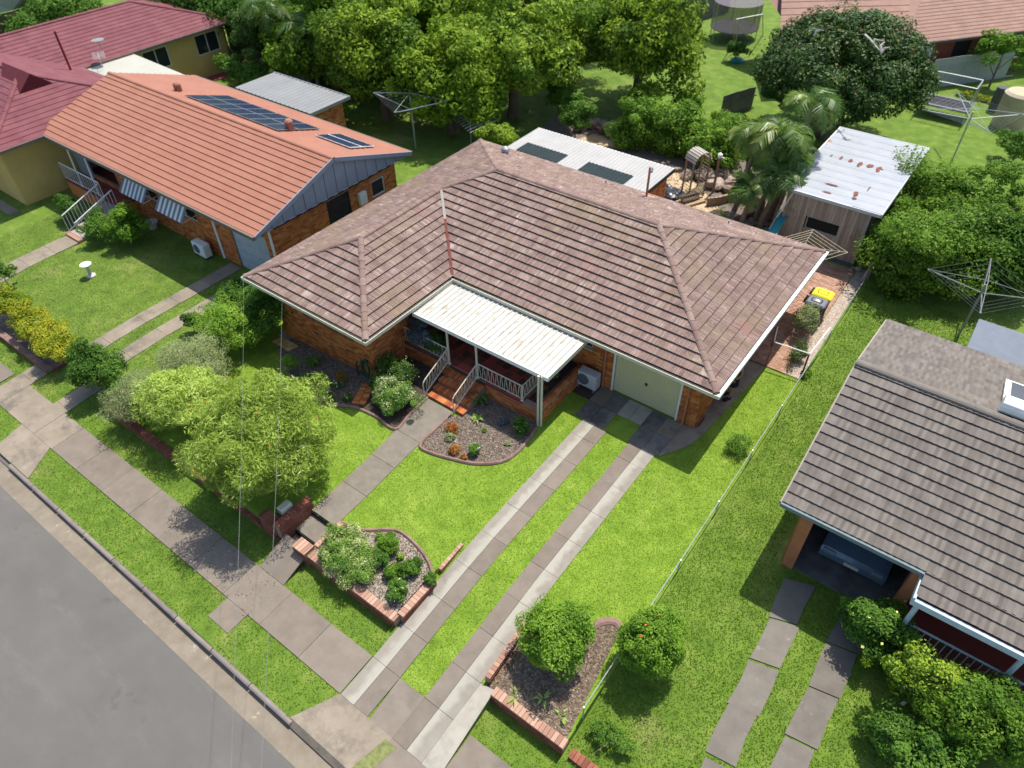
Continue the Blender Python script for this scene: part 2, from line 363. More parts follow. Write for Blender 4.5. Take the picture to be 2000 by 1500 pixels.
GUT = mat('gutter_concrete', two((.155, .128, .092), (.225, .19, .145)), scale=2, detail=9, rough=.9, dirt=[((.42, .38, .3), 2.5, .62, .7, .6)])
CONC = mat('concrete', two((.14, .115, .09), (.215, .18, .144)), src='mix', mix=.6, scale=2.2, detail=10, rough=.9, bump=.004, bscale=90, dirt=[((.10, .09, .08), 1.1, .55, .75, .55)])
CONCL = mat('concrete_pale', two((.27, .245, .20), (.40, .37, .31)), src='mix', mix=.6, scale=2.5, detail=11, rough=.9, bump=.004, bscale=90, dirt=[((.24, .22, .18), 1.6, .5, .68, .75)])
CONCD = mat('concrete_mossy', two((.10, .095, .088), (.20, .19, .17)), src='mix', mix=.7, scale=1.6, detail=9, rough=.9, bump=.004, bscale=90, dirt=[((.05, .046, .042), .9, .48, .62, .75)])
CONCB = mat('concrete_beige', two((.19, .155, .115), (.27, .225, .17)), scale=1.5, detail=10, rough=.9, dirt=[((.09, .08, .068), 1.1, .50, .66, .7), ((.30, .28, .23), 2.2, .6, .7, .5)])
PATHC = mat('path_concrete', two((.135, .118, .092), (.21, .182, .146)), src='mix', mix=.7, scale=3, detail=12, rough=.92, bump=.004, bscale=70, dirt=[((.12, .11, .095), 1.3, .5, .7, .6), ((.3, .28, .25), 5, .66, .75, .5)])
MULCH = mat('mulch', [(0, (.10, .075, .06)), (.5, (.19, .155, .125)), (1, (.33, .28, .23))], scale=14, detail=12, rough=1, bump=.05, bscale=45, dirt=[((.42, .38, .34), 40, .62, .7, .7)])
SAND = mat('sand', two((.40, .29, .17), (.52, .40, .26)), scale=2.5, detail=10, rough=1, bump=.01, dirt=[((.25, .17, .10), 1.2, .5, .7, .6)])
SOIL = mat('soil', two((.035, .026, .02), (.09, .065, .05)), scale=12, detail=10, rough=1, bump=.03, dirt=[((.2, .15, .11), 30, .63, .72, .7)])
EDGE = mat('pink_edging', two((.18, .105, .088), (.28, .18, .15)), scale=4, detail=9, rough=.9, dirt=[((.10, .065, .05), 3, .5, .7, .7)])
MORT = flat('mortar', (.27, .20, .15), scale=8)
BRK = mat('orange_brick', [(0, (.20, .055, .024)), (.25, (.36, .10, .03)), (.5, (.47, .145, .04)), (.75, (.54, .20, .06)), (1, (.60, .29, .11))], src='mix', mix=.3, scale=6, detail=8, rough=.85, bump=.003, bscale=120)
BRKS = mat('salmon_brick', [(0, (.26, .14, .10)), (.5, (.36, .21, .145)), (1, (.44, .28, .20))], src='rnd', rough=.9)
BRKR = mat('dark_red_brick', [(0, (.11, .038, .026)), (.5, (.20, .065, .04)), (1, (.30, .12, .07))], src='mix', mix=.4, scale=5, rough=.85)
PAVER = mat('terracotta_paver', [(0, (.24, .13, .085)), (.5, (.33, .19, .13)), (1, (.42, .27, .195))], src='mix', mix=.4, scale=3, rough=.9, dirt=((.14, .06, .035), 1.0, .55, .72, .7))
PTIMB = mat('pine_sleeper', two((.26, .19, .11), (.40, .30, .19)), scale=3, detail=8, rough=.9, stretch=(1, 8, 1))
WHITE = flat('white_paint', (.72, .71, .68), .08, rough=.5)
CREAM = mat('cream_paint', two((.50, .46, .36), (.62, .58, .47)), scale=5, detail=8, rough=.5, dirt=((.30, .25, .17), 4, .6, .75, .5))
DARKM = flat('dark_metal', (.03, .03, .032), rough=.6)
GREYM = flat('grey_metal', (.34, .35, .36), rough=.45, metallic=.6)
GALV = flat('galvanised_pipe', (.45, .46, .46), rough=.45, metallic=.5)
GLASS = flat('window_glass', (.025, .03, .035), rough=.08, spec=.9)
BARK = mat('bark', two((.09, .07, .05), (.20, .16, .12)), scale=5, detail=8, rough=.95, stretch=(1, 1, .3), bump=.01)
BARKW = mat('pale_bark', two((.30, .27, .23), (.50, .46, .41)), scale=5, detail=8, rough=.95)
SHADEC = flat('soffit_board', (.42, .38, .33), .1, rough=.8)
DK = flat('dark_interior', (.02, .018, .016), rough=.9)
HARD = []
def hard(poly): HARD.append(np.array([(p[0], p[1]) for p in poly])); return poly
# ================================================================ ground, road, paths
def gz(x, y):
    if y < -13.32: return zv(x)-.42
    if -8.22 < x < -7.26 and y < -8.95: return zv(-8)-.05
    if -5.5 < x < -4.7 and 0: pass
    return zg(x, y)
xs = sorted(set(list(np.linspace(-160, -40, 13))+list(np.arange(-38, 12.1, 1.0))+[-17.72, -17.68, -17.6, -3.92, -3.88, -.63, -.61, 1.44, 1.46, -8.23, -8.21, -7.27, -7.25, -10, -16]+list(np.linspace(20, 120, 8))))
ys = sorted(set(list(np.linspace(-90, -22, 6))+list(np.arange(-20, 30, 1.0))+[-13.33, -13.31, -11.5, -10.12, -10.1, -9.98, -8.96, -8.94, -7, -14.5]+list(np.linspace(32, 200, 12))))
mb = MB(); nx = len(xs)
mb.v = [(float(x), float(y), gz(x, y)) for y in ys for x in xs]
mb.f = [(j*nx+i, j*nx+i+1, (j+1)*nx+i+1, (j+1)*nx+i) for j in range(len(ys)-1) for i in range(nx-1)]; mb.r = [0]*len(mb.f)
mb.build('ground', LAWN, kind='structure')
def sheet(name, poly, m, dz=.006, z=None, parent=None, step=None, kind='structure', nohard=False):
    """a thin sheet that follows the ground, cut along the ground's own grid lines"""
    P0 = [(p[0], p[1], 0.) for p in poly]; n = len(P0)
    if sum(P0[i][0]*P0[(i+1) % n][1]-P0[(i+1) % n][0]*P0[i][1] for i in range(n)) < 0: P0 = P0[::-1]
    x0, x1 = min(p[0] for p in P0), max(p[0] for p in P0); y0, y1 = min(p[1] for p in P0), max(p[1] for p in P0); mb = MB()
    X = [x0]+[x for x in xs if x0 < x < x1]+[x1]; Y = [y0]+[y for y in ys if y0 < y < y1]+[y1]
    for a, b in zip(X[:-1], X[1:]):
        for c, d in zip(Y[:-1], Y[1:]):
            if b-a < 1e-4 or d-c < 1e-4: continue
            q = clip(P0, [(a, c), (b, c), (b, d), (a, d)])
            if q:
                h = lambda px, py: (((gz(a+1e-4, c+1e-4)*(b-px)+gz(b-1e-4, c+1e-4)*(px-a))*(d-py)+(gz(a+1e-4, d-1e-4)*(b-px)+gz(b-1e-4, d-1e-4)*(px-a))*(py-c))/((b-a)*(d-c))) if z is None else z
                mb.add([(p[0], p[1], h(p[0], p[1])+dz) for p in q], [tuple(range(len(q)))])
    if not nohard: hard(poly)
    return mb.build(name, m, parent, kind=kind if parent is None else None)
for q in ((-17.6, -9.97, -8.24, 4.8), (-8.24, -8.93, -7.24, 4.8), (-7.24, -9.97, 1.43, 4.8), (-2.79, -11.04, -1.99, -9.97)): sheet('main_lawn', [(q[0], q[1]), (q[2], q[1]), (q[2], q[3]), (q[0], q[3])], LAWNM, .004, nohard=True)
def ribbon(name, m, rows, xr=(-160, 120), n=56):
    mb = MB(); X = [xr[0]+(xr[1]-xr[0])*i/n for i in range(n+1)]; k = n+1
    mb.add([(x, y, zv(x)+dz) for y, dz in rows for x in X], [(j*k+i, j*k+i+1, (j+1)*k+i+1, (j+1)*k+i) for j in range(len(rows)-1) for i in range(n)]); mb.sm = True
    return mb.build(name, m, kind='structure')
ribbon('road', ASPH, [(-90, -.10), (-20, -.15), (-13.95, -.215)], n=28)
ribbon('gutter_strip', GUT, [(-13.97, -.21), (-13.42, -.24)], n=28)
kerb = thing('kerb', None, None, (0, -13.4, 0)); kerb['kind'] = 'structure'
KM = mat('kerb_stone', two((.13, .11, .10), (.26, .22, .19)), src='mix', mix=.7, scale=2, detail=9, rough=.9)
x = -60.
while x < 30:
    l = 1.55
    low = (-4.2 < x+l/2 < 1.2) or (-22.6 < x+l/2 < -17.8)
    h = .10 if low else 0
    mb = MB(); f = lambda X, d: zv(X)-.08+d
    k0, k1 = x+.012, x+l-.012; yk = -13.43
    mb.add([(k0, yk, zv(k0)-.3), (k1, yk, zv(k1)-.3), (k1, yk, zv(k1)-.1-h), (k0, yk, zv(k0)-.1-h), (k0, yk+.04, zv(k0)-.075-h), (k1, yk+.04, zv(k1)-.075-h), (k1, yk+.17, zv(k1)-.07-h*.5), (k0, yk+.17, zv(k0)-.07-h*.5)],
           [(0, 1, 2, 3), (3, 2, 5, 4), (4, 5, 6, 7), (0, 3, 4, 7), (1, 6, 5, 2)])
    mb.build('kerb_stone', KM, kerb); x += l
def slabs(parent, x0, x1, y0, y1, nx_, ny_, m, gap=.009, th=.03, name='slab', jit=0, skip=(), zf=None):
    ms = m if isinstance(m, list) else [m]; zf = zf or zg
    for i in range(nx_):
        for j in range(ny_):
            if (i, j) in skip: continue
            a, b = x0+(x1-x0)*i/nx_+gap/2, x0+(x1-x0)*(i+1)/nx_-gap/2; c, d = y0+(y1-y0)*j/ny_+gap/2, y0+(y1-y0)*(j+1)/ny_-gap/2
            q = [(a, c), (b, c), (b, d), (a, d)]; dz = random.uniform(-.004, .004)
            mb = MB(); mb.cur = 0
            mb.add([(X, Y, zf(X, Y)-.02) for X, Y in q]+[(X, Y, zf(X, Y)+th+dz) for X, Y in q], [(4, 5, 6, 7), (0, 1, 5, 4), (1, 2, 6, 5), (2, 3, 7, 6), (3, 0, 4, 7)])
            mb.build(name, ms[i % len(ms)] if len(ms) > 1 else ms[0], parent)
    hard([(x0, y0), (x1, y0), (x1, y1), (x0, y1)])
fp = thing('footpath', None, None, (-10, -11.5, -.5)); fp['kind'] = 'structure'
slabs(fp, -17.6, -3.75, -12.2, -11.05, 9, 1, CONC)
slabs(fp, -45, -22.4, -12.2, -11.05, 15, 1, CONC)
slabs(fp, -.55, 14, -12.2, -11.05, 10, 1, CONC)
slabs(fp, -8.22, -7.2, -11.05, -9.99, 1, 1, CONC); slabs(fp, -8.15, -7.3, -12.85, -12.2, 1, 1, CONC)
# garden path with two steps by the gate
gp = thing('garden_path', None, None, (-7.8, -6, 0)); gp['kind'] = 'structure'
for c, d, l, r, l2, r2 in ((-9.0, -7.7, -8.2, -7.22, -8.25, -7.25), (-7.7, -6.4, -8.25, -7.25, -8.3, -7.33), (-6.4, -5.15, -8.3, -7.33, -8.42, -7.38), (-5.15, -3.45, -8.42, -7.38, -8.66, -7.42)):
    MB().prism([(l, c+.006), (r, c+.006), (r2, d-.006), (l2, d-.006)], -.05, .03).build('slab', PATHC, gp); hard([(l, c), (r, c), (r2, d), (l2, d)])
B(-8.2, -9.66, -.4, -7.24, -9.01, -.16).build('step', PATHC, gp); hard([(-8.2, -10), (-7.24, -10), (-7.24, -9), (-8.2, -9)])
B(-8.2, -9.03, -.4, -7.24, -8.99, -.02).build('riser', DK, gp); B(-8.2, -9.70, -.45, -7.24, -9.66, -.19).build('riser', DK, gp)
B(-8.2, -10.0, -.5, -7.24, -9.71, -.36).build('step', PATHC, gp)
# driveway
def band(name, x0, x1, dark, lite):
    m = mat(name, two(*dark), src='mix', mix=.7, scale=2.2, detail=10, rough=.9, bump=.004, bscale=90, dirt=[((.12, .105, .09), 1.4, .56, .75, .5)]); nt = m.node_tree; N = nt.nodes; L = nt.links
    b = N['Principled BSDF']; src = b.inputs['Base Color'].links[0].from_socket
    g = N.new('ShaderNodeNewGeometry'); sx = N.new('ShaderNodeSeparateXYZ'); L.new(g.outputs['Position'], sx.inputs[0]); no = N.new('ShaderNodeTexNoise'); no.inputs['Scale'].default_value = 3.5; no.inputs['Detail'].default_value = 9; L.new(g.outputs['Position'], no.inputs[0])
    mr = N.new('ShaderNodeMapRange'); mr.inputs[1].default_value = x0; mr.inputs[2].default_value = x1; L.new(sx.outputs[0], mr.inputs[0])
    ad = N.new('ShaderNodeMath'); ad.operation = 'ADD'; L.new(mr.outputs[0], ad.inputs[0]); L.new(no.outputs[0], ad.inputs[1])
    m2 = N.new('ShaderNodeMapRange'); m2.inputs[1].default_value = .86; m2.inputs[2].default_value = 1.22; L.new(ad.outputs[0], m2.inputs[0])
    mx = N.new('ShaderNodeMix'); mx.data_type = 'RGBA'; L.new(m2.outputs[0], mx.inputs[0]); L.new(src, mx.inputs[6]); mx.inputs[7].default_value = (*lite, 1); L.new(mx.outputs[2], b.inputs['Base Color']); return m
BA = band('worn_strip_left', -3.72, -3.27, ((.20, .178, .145), (.265, .24, .20)), (.32, .30, .25)); BBB = band('worn_strip_right', -1.05, -1.55, ((.20, .178, .145), (.265, .24, .20)), (.32, .30, .25))
dw = thing('driveway', None, None, (-2.4, -5, 0)); dw['kind'] = 'structure'
ysl = [-12.2, -11.05, -10.0, -8.9, -7.75, -6.6, -5.4, -4.2, -3.0, -1.9, -1.15]
for a, b in zip(ysl[:-1], ysl[1:]):
    far = b < -9.5
    for k, (l, r, m) in enumerate(((-3.72, -3.27, BA), (-3.27, -2.8, CONC), (-1.98, -1.53, CONC), (-1.53, -1.06, BBB))):
        o = (b+3)*(.012 if k < 2 else -.0) if b < -3 else 0
        slabs(dw, l+.15*cl((-9-b)/3)*0, r, a, b, 1, 1, m)
# crossing to the road
for q, m in (([(-3.75, -12.2), (-2.72, -12.2), (-2.9, -13.3), (-4.3, -13.3)], CONCB), ([(-2.72, -12.2), (-2.0, -12.2), (-1.9, -13.3), (-2.9, -13.3)], CONCB),
             ([(-2.8, -11.05), (-1.98, -11.05), (-1.98, -12.2), (-2.72, -12.2)], CONC), ([(-2.0, -12.2), (-.55, -12.2), (-.1, -13.3), (-1.9, -13.3)], CONC), ([(-1.06, -10.0), (-.62, -10.0), (-.55, -12.2), (-1.06, -12.2)], CONCL), ([(-.55, -12.2), (.9, -12.2), (1.3, -13.3), (-.1, -13.3)], CONCB)):
    mb = MB(); mb.prism([(X, Y) for X, Y in q], lambda X, Y: zg(X, max(Y, -13.3))-.03, lambda X, Y: zg(X, max(Y, -13.3))+.024); mb.build('slab', m, dw); hard(q)
mb = MB(); mb.add([(-4.3, -13.30, -.44), (1.3, -13.30, -.44), (1.35, -13.44, -.60), (-4.35, -13.44, -.60)], [(3, 2, 1, 0)]); mb.build('slab', CONCB, dw)
sheet('worn_grass', [(-2.1, -12.3), (-1.75, -12.3), (-1.95, -13.25), (-2.3, -13.25)], flat('dry_grass', (.15, .165, .055), .35, scale=9), .03)
# slabs before the garage, five columns of different age
cx = [-4.05, -3.5, -2.95, -2.5, -2.05, -1.5, -.95]
for i, (a, b) in enumerate(zip(cx[:-1], cx[1:])):
    for j, (c, d) in enumerate(((-1.15, -.3), (-.3, .55))):
        if i == 2 and j == 0: continue
        if i == 3 and j == 0: continue
        m = [[CONCD, CONC], [CONCD, CONCD], [CONCD, CONCL], [CONCD, CONCL], [CONCD, CONCD], [CONCD, CONCB]][i][j]
        MB().prism([(a+.006, c+.006), (b-.006, c+.006), (b-.006, d-.006), (a+.006, d-.006)], -.04, .03+random.uniform(-.003, .003)).build('slab', m, dw)
hard([(-4.05, -1.15), (-.95, -1.15), (-.95, .55), (-4.05, .55)])
sp = thing('side_path', None, None, (-.3, 2, 0)); sp['kind'] = 'structure'
poly = [(-.95, -1.15), (-.74, -.82), (-.52, -.45), (-.36, -.1), (-.27, .3), (-.22, .57), (-.95, .57)]
MB().prism(poly, -.04, .028).build('slab', CONCB, sp); hard(poly)
for a, b in ((.56, 1.9), (1.9, 3.35), (3.35, 4.8)):
    ex_ = lambda y: -.22+.35*(y-.56)/4.2
    MB().prism([(-.72, a), (ex_(a), a), (ex_(b), b-.012), (-.72, b-.012)], -.04, .03).build('slab', CONCB, sp)
hard([(-.6, .5), (.13, .5), (.13, 4.8), (-.6, 4.8)])
def pavers(parent, x0, y0, x1, y1, whole, z=.03, s=.232, w=.115, g=.008):
    y = y0; k = 0
    while y+w <= y1:
        x = x0+(s/2 if k % 2 else 0)-s/2
        while x < x1:
            a, b = max(x, x0), min(x+s, x1)
            if b-a > .05:
                c = Vector(((a+b)/2, y+w/2, zg(a, y)+z+random.uniform(-.003, .003)))
                whole.append((Matrix.Translation(c) @ Matrix.Diagonal((b-a, 1, 1, 1)), 'p', c))
            x += s+g
        y += w+g; k += 1
pv = thing('side_paving', None, None, (.2, 8, 0)); pv['kind'] = 'structure'
wh = []; pavers(pv, -.6, 4.86, .85, 12.7, wh); B(-.6, 4.85, -.03, .86, 12.72, .015).build('bedding', flat('bedding_sand', (.3, .2, .13)), pv)
pieces('paver', pv, PAVER, wh, {'p': MB().box(-.5, -.0575, -.02, .5, .0575, .012)})
hard([(-.7, 4.8), (1.1, 4.8), (1.1, 13), (-.7, 13)])
sheet('gravel_strip', [(.88, 4.9), (1.35, 4.9), (1.3, 12.9), (.88, 12.9)], mat('gravel', [(0, (.16, .12, .09)), (.5, (.34, .27, .21)), (1, (.6, .52, .44))], scale=22, detail=6, rough=1, bump=.03, bscale=30), .02)
# back yard surfaces
sheet('sand_yard', [(-7.111, 9.876), (-10.315, 13.957), (-10.040, 16.099), (-8.728, 16.348), (-6.161, 14.407), (-4.276, 11.907), (-3.973, 9.675), (-5.717, 8.422)], SAND, .012)
sheet('back_soil', [(-17.445, 14.758), (-18.781, 19.222), (-15.510, 20.808), (-7.329, 19.414), (-3.941, 19.089), (-2.059, 14.013), (-4.622, 13.243), (-6.161, 14.407), (-8.852, 16.596)], MULCH, .006)
sheet('sandy_patch', [(-15.759, 17.321), (-15.380, 18.330), (-14.325, 18.237), (-13.376, 17.181), (-13.828, 16.336)], SAND, .014)
sheet('shade_soil', [(-4.622, 13.243), (-2.745, 14.586), (-1.452, 11.486), (-3.594, 10.900)], SOIL, .012)
# left neighbour's concrete, front garden path of the left house
nl = thing('left_driveway', None, None, (-21, -6, -.4)); nl['kind'] = 'structure'
slabs(nl, -21.5, -20.75, -9.6, -1.9, 1, 5, CONCB, .01); slabs(nl, -20.1, -19.35, -9.6, -1.9, 1, 5, CONCB, .01)
slabs(nl, -22.2, -21.3, -12.2, -9.6, 1, 2, CONCB, .01); slabs(nl, -19.6, -18.8, -12.2, -9.6, 1, 2, CONCB, .01); slabs(nl, -21.3, -19.6, -12.2, -11.05, 1, 1, CONCB, .01)
for q in ([(-22.4, -12.2), (-21.2, -12.2), (-21.6, -13.3), (-23.2, -13.3)], [(-19.6, -12.2), (-17.7, -12.2), (-17.0, -13.3), (-19.3, -13.3)]):
    MB().prism(q, lambda X, Y: zg(X, Y)-.03, lambda X, Y: zg(X, Y)+.024).build('slab', CONCB, nl); hard(q)
slabs(nl, -18.8, -17.6, -12.2, -11.05, 1, 1, CONCB, .01)
nlp = thing('left_garden_path', None, None, (-29, -7, -.4)); nlp['kind'] = 'structure'
slabs(nlp, -29.6, -28.5, -10.9, -4.8, 1, 5, CONCB, .01); slabs(nlp, -40, -33.6, -5.6, -5.1, 5, 1, CONCB, .01)
# right neighbour's cracked driveway strips
nr = thing('right_driveway', None, None, (4.5, -6, 0)); nr['kind'] = 'structure'
R2 = random.Random(3)
def ragged(l0, r0, l1, r1, n, m):
    for i in range(n):
        a, b = i/n+.004, (i+1)/n-.004; q = []
        for t, e in ((a, 0), (b, 1)):
            L_ = Vector(l0).lerp(Vector(l1), t); R_ = Vector(r0).lerp(Vector(r1), t); j = [R2.uniform(-.05, .05) for _ in range(4)]
            q.append([(L_.x+j[0], L_.y+j[1]), (R_.x+j[2], R_.y+j[1])])
        p = [q[0][0], q[0][1], ((q[0][1][0]+q[1][1][0])/2+R2.uniform(-.05, .05), (q[0][1][1]+q[1][1][1])/2), q[1][1], q[1][0], ((q[0][0][0]+q[1][0][0])/2+R2.uniform(-.05, .05), (q[0][0][1]+q[1][0][1])/2)]
        MB().prism(p, lambda X, Y: zg(X, Y)-.03, lambda X, Y: zg(X, Y)+.03).build('slab', m, nr); hard(p)
NRC = mat('weathered_concrete', two((.11, .097, .08), (.19, .168, .14)), src='mix', mix=.6, scale=2, detail=11, rough=.92, dirt=[((.34, .31, .24), 2.5, .6, .75, .6)])
ragged((3.883, -2.966), (4.629, -2.707), (4.15, -11.0), (4.75, -11.0), 6, NRC)
ragged((5.379, -2.717), (6.135, -2.525), (5.35, -11.0), (6.0, -11.0), 6, NRC)
# ================================================================ garden beds
def bed(name, poly, m=MULCH, dz=.02): return sheet(name, poly, m, dz)
def smooth(pts, n=5, closed=False):
    P = [Vector((p[0], p[1], 0)) for p in pts]; out = []
    for i in range(len(P)-1):
        a = P[max(i-1, 0)]; b = P[i]; c = P[i+1]; d = P[min(i+2, len(P)-1)]
        for k in range(n):
            t = k/n; q = .5*((2*b)+(-a+c)*t+(2*a-5*b+4*c-d)*t*t+(-a+3*b-3*c+d)*t**3); out.append((q.x, q.y))
    out.append((P[-1].x, P[-1].y)); return out
def edging(label, pts, m=EDGE, w=.105, h=.09):
    q = smooth(pts); t = thing('garden_edging', label, 'garden edging', (q[0][0], q[0][1], zg(*q[0])))
    mb = MB(); prof = [(-w/2, -.05), (-w/2, h*.55), (-w*.25, h), (w*.2, h), (w/2, h*.5), (w/2, -.05)]; n = len(prof); vs = []
    for i, p in enumerate(q):
        d = Vector((q[min(i+1, len(q)-1)][0]-q[max(i-1, 0)][0], q[min(i+1, len(q)-1)][1]-q[max(i-1, 0)][1], 0)).normalized(); s = Vector((d.y, -d.x, 0))
        vs += [(p[0]+s.x*a, p[1]+s.y*a, zg(*p)+b) for a, b in prof]
    mb.add(vs, [(i*n+j, i*n+j+1, (i+1)*n+j+1, (i+1)*n+j) for i in range(len(q)-1) for j in range(n-1)]+[tuple(range(n)), tuple(range((len(q)-1)*n+n-1, (len(q)-1)*n-1, -1))])
    mb.build('kerbing', m, t); return t
b1 = [(-14.716, -4.798), (-13.984, -5.209), (-13.074, -5.402), (-12.327, -5.572), (-11.607, -5.736), (-11.069, -5.635), (-10.504, -5.331), (-10.082, -5.209)]
bed('garden_bed', b1+[(-10.72, -4.6), (-10.8, -3.75), (-15.6, -3.75), (-15.65, -4.3)])
edging('curved pink edging round the shady bed below the left wing wall', b1)
e2 = [(-10.082, -5.209), (-9.360, -5.135), (-8.444, -5.188), (-8.507, -4.428), (-8.573, -3.452)]
bed('garden_bed', [(-10.082, -5.209), (-9.360, -5.135), (-8.476, -5.155), (-8.62, -3.4), (-8.62, -2.2), (-10.74, -2.2), (-10.74, -4.6)], SOIL)
edging('pink edging beside the path round the flowering bush bed', e2)
b3 = [(-7.398, -3.621), (-7.383, -4.417), (-7.343, -5.163), (-7.006, -5.294), (-6.167, -5.078), (-5.384, -4.767), (-4.788, -4.229), (-4.625, -3.639), (-4.654, -3.042), (-4.726, -2.484)]
bed('garden_bed', b3+[(-4.85, -2.2), (-7.0, -2.2), (-7.0, -3.4)], MULCH)
edging('long curved pink edging round the bed between path and driveway lawn', b3)
b4 = [(-7.157, -8.808), (-6.764, -8.719), (-6.389, -8.576), (-5.889, -8.189), (-5.495, -8.031), (-4.837, -8.104), (-4.305, -8.271), (-3.999, -8.447), (-3.823, -8.603)]
bed('garden_bed', b4+[(-3.72, -9.95), (-7.2, -9.95), (-7.2, -9.0)], mat('pale_mulch', [(0, (.18, .15, .12)), (.5, (.32, .28, .23)), (1, (.5, .45, .38))], scale=16, detail=12, rough=1, bump=.04, bscale=45))
edging('dark pink edging curving round the front corner bed', b4)
b5 = [(0.433, -7.291), (0.507, -7.062), (0.669, -6.874), (0.850, -6.793), (1.034, -6.850)]
bed('garden_bed', [(-1.0, -8.5)]+b5+[(1.40, -9.95), (-.9, -9.95)], mat('leafy_mulch', [(0, (.07, .05, .035)), (.5, (.17, .125, .085)), (1, (.36, .28, .2))], scale=13, detail=12, rough=1, bump=.05, bscale=45))
edging('short arched pink edging at the back of the corner bed beside the fence', b5, w=.2)
# low brick walls: pieces
def low_wall(label, x0, y0, x1, y1, ztop, zbot, m=BRK, w=.23, cat='wall', lim=60, mcap=None, name='brick_wall'):
    t = thing(name, label, cat, ((x0+x1)/2, (y0+y1)/2, zbot)); d = Vector((x1-x0, y1-y0, 0)); L = d.length; d.normalize(); n = Vector((d.y, -d.x, 0)); wh = []
    zt = ztop-.085
    c = Vector(((x0+x1)/2, (y0+y1)/2, (zt+zbot)/2)); MB().obox(c, d, n, (0, 0, 1), L-.01, w-.02, zt-zbot).build('core', MORT, t)
    z = zbot; k = 0
    while z < zt-.04:
        for s, (q0, q1) in enumerate((((x0, y0), (x1, y1)), ((x1, y1), (x0, y0)))):
            dd = Vector((q1[0]-q0[0], q1[1]-q0[1], 0)).normalized(); nn = Vector((dd.y, -dd.x, 0)); u = -.12*(k % 2)
            while u < L:
                a, b = max(u, 0), min(u+.23, L)
                if b-a > .03:
                    p = Vector((q0[0], q0[1], 0))+dd*(a+b)/2+nn*(w/2-.004)+Vector((0, 0, z+.038)); M = Matrix((dd, nn, Vector((0, 0, 1)))).transposed().to_4x4(); M.translation = p
                    wh.append((M @ Matrix.Diagonal((b-a, 1, 1, 1)), 'b', p))
                u += .24
        z += .086; k += 1
    u = 0
    cap = []
    while u < L:
        l = min(.115, L-u)
        if l > .03:
            p = Vector((x0, y0, 0))+d*(u+l/2)+Vector((0, 0, zt+.0385)); M = Matrix((d, n, Vector((0, 0, 1)))).transposed().to_4x4(); M.translation = p
            cap.append((M @ Matrix.Diagonal((l-.009, w/.23, 1, 1)), 'c', p))
        u += .115
    pieces('brick', t, m, wh, {'b': MB().box(-.5, -.012, -.038, .5, .012, .038)}, limit=lim)
    pieces('cap_brick', t, mcap or m, cap, {'c': MB().box(-.5, -.118, -.038, .5, .118, .042)}, limit=80)
    return t
low_wall('low brick retaining wall along the front lawn under the big bottlebrush', -17.5, -10.05, -8.35, -10.05, -.22, -.66, BRKR, lim=100)
low_wall('low brick wall of the front corner bed along the footpath', -7.2, -10.05, -3.78, -10.05, .05, -.46, BRKR, mcap=BRKS)
low_wall('low salmon brick wall beside the driveway at the corner bed', -3.75, -9.95, -3.75, -8.65, .10, -.3, BRKR, mcap=BRKS, w=.2)
low_wall('thin salmon brick strip edging the lawn beside the driveway', -3.83, -8.3, -3.86, -7.3, .07, -.2, BRKR, mcap=BRKS, w=.1)
low_wall('dark red brick gate wall left of the garden path', -8.33, -10.12, -8.33, -8.9, .42, -.45, BRKR, w=.24)
low_wall('short dark red brick pillar beside the letterbox', -9.05, -10.03, -8.5, -10.03, .40, -.45, BRKR, w=.3)
low_wall('square salmon topped gate pillar right of the garden path', -7.62, -10.05, -7.1, -10.05, .18, -.45, BRKR, w=.36, mcap=BRKS)
low_wall('low salmon brick edge right of the gate steps', -7.12, -9.8, -7.12, -8.8, .08, -.3, BRKR, w=.16, mcap=BRKS)
low_wall('low brick wall of the driveway corner bed along the footpath', -.62, -10.05, 1.46, -10.05, .06, -.44, BRKR, mcap=BRKS)
low_wall('salmon brick edge between driveway and corner bed', -.92, -9.9, -1.0, -8.2, .08, -.3, BRKR, w=.14, mcap=BRKS)
low_wall('low brick wall continuing in front of the right lot', 1.6, -10.05, 6.5, -10.15, -.16, -.44, BRKR, lim=60)
lb = thing('letterbox', 'small cream metal letterbox behind the red brick gate wall', 'letterbox', (-8.6, -9.6, 0))
MB().rbox(-8.75, -9.75, .30, -8.5, -9.35, .52, .03).build('box', CREAM, lb); B(-8.66, -9.6, -.4, -8.6, -9.54, .30).build('post', DARKM, lb); B(-8.72, -9.757, .43, -8.53, -9.749, .46).build('slot', DK, lb)
# left neighbour front bed wall
low_wall('low brick wall round the yellow hedge bed of the left garden', -32, -10.25, -21.3, -10.25, -.42, -.9, BRKR, lim=80, mcap=EDGE)
low_wall('short return of the left garden bed wall beside the driveway', -21.3, -10.2, -21.3, -9.5, -.40, -.8, BRKR, lim=20, mcap=EDGE)
sheet('hedge_bed', [(-32, -10.1), (-21.4, -10.1), (-21.4, -9.3), (-32, -9.2)], MULCH, .012)

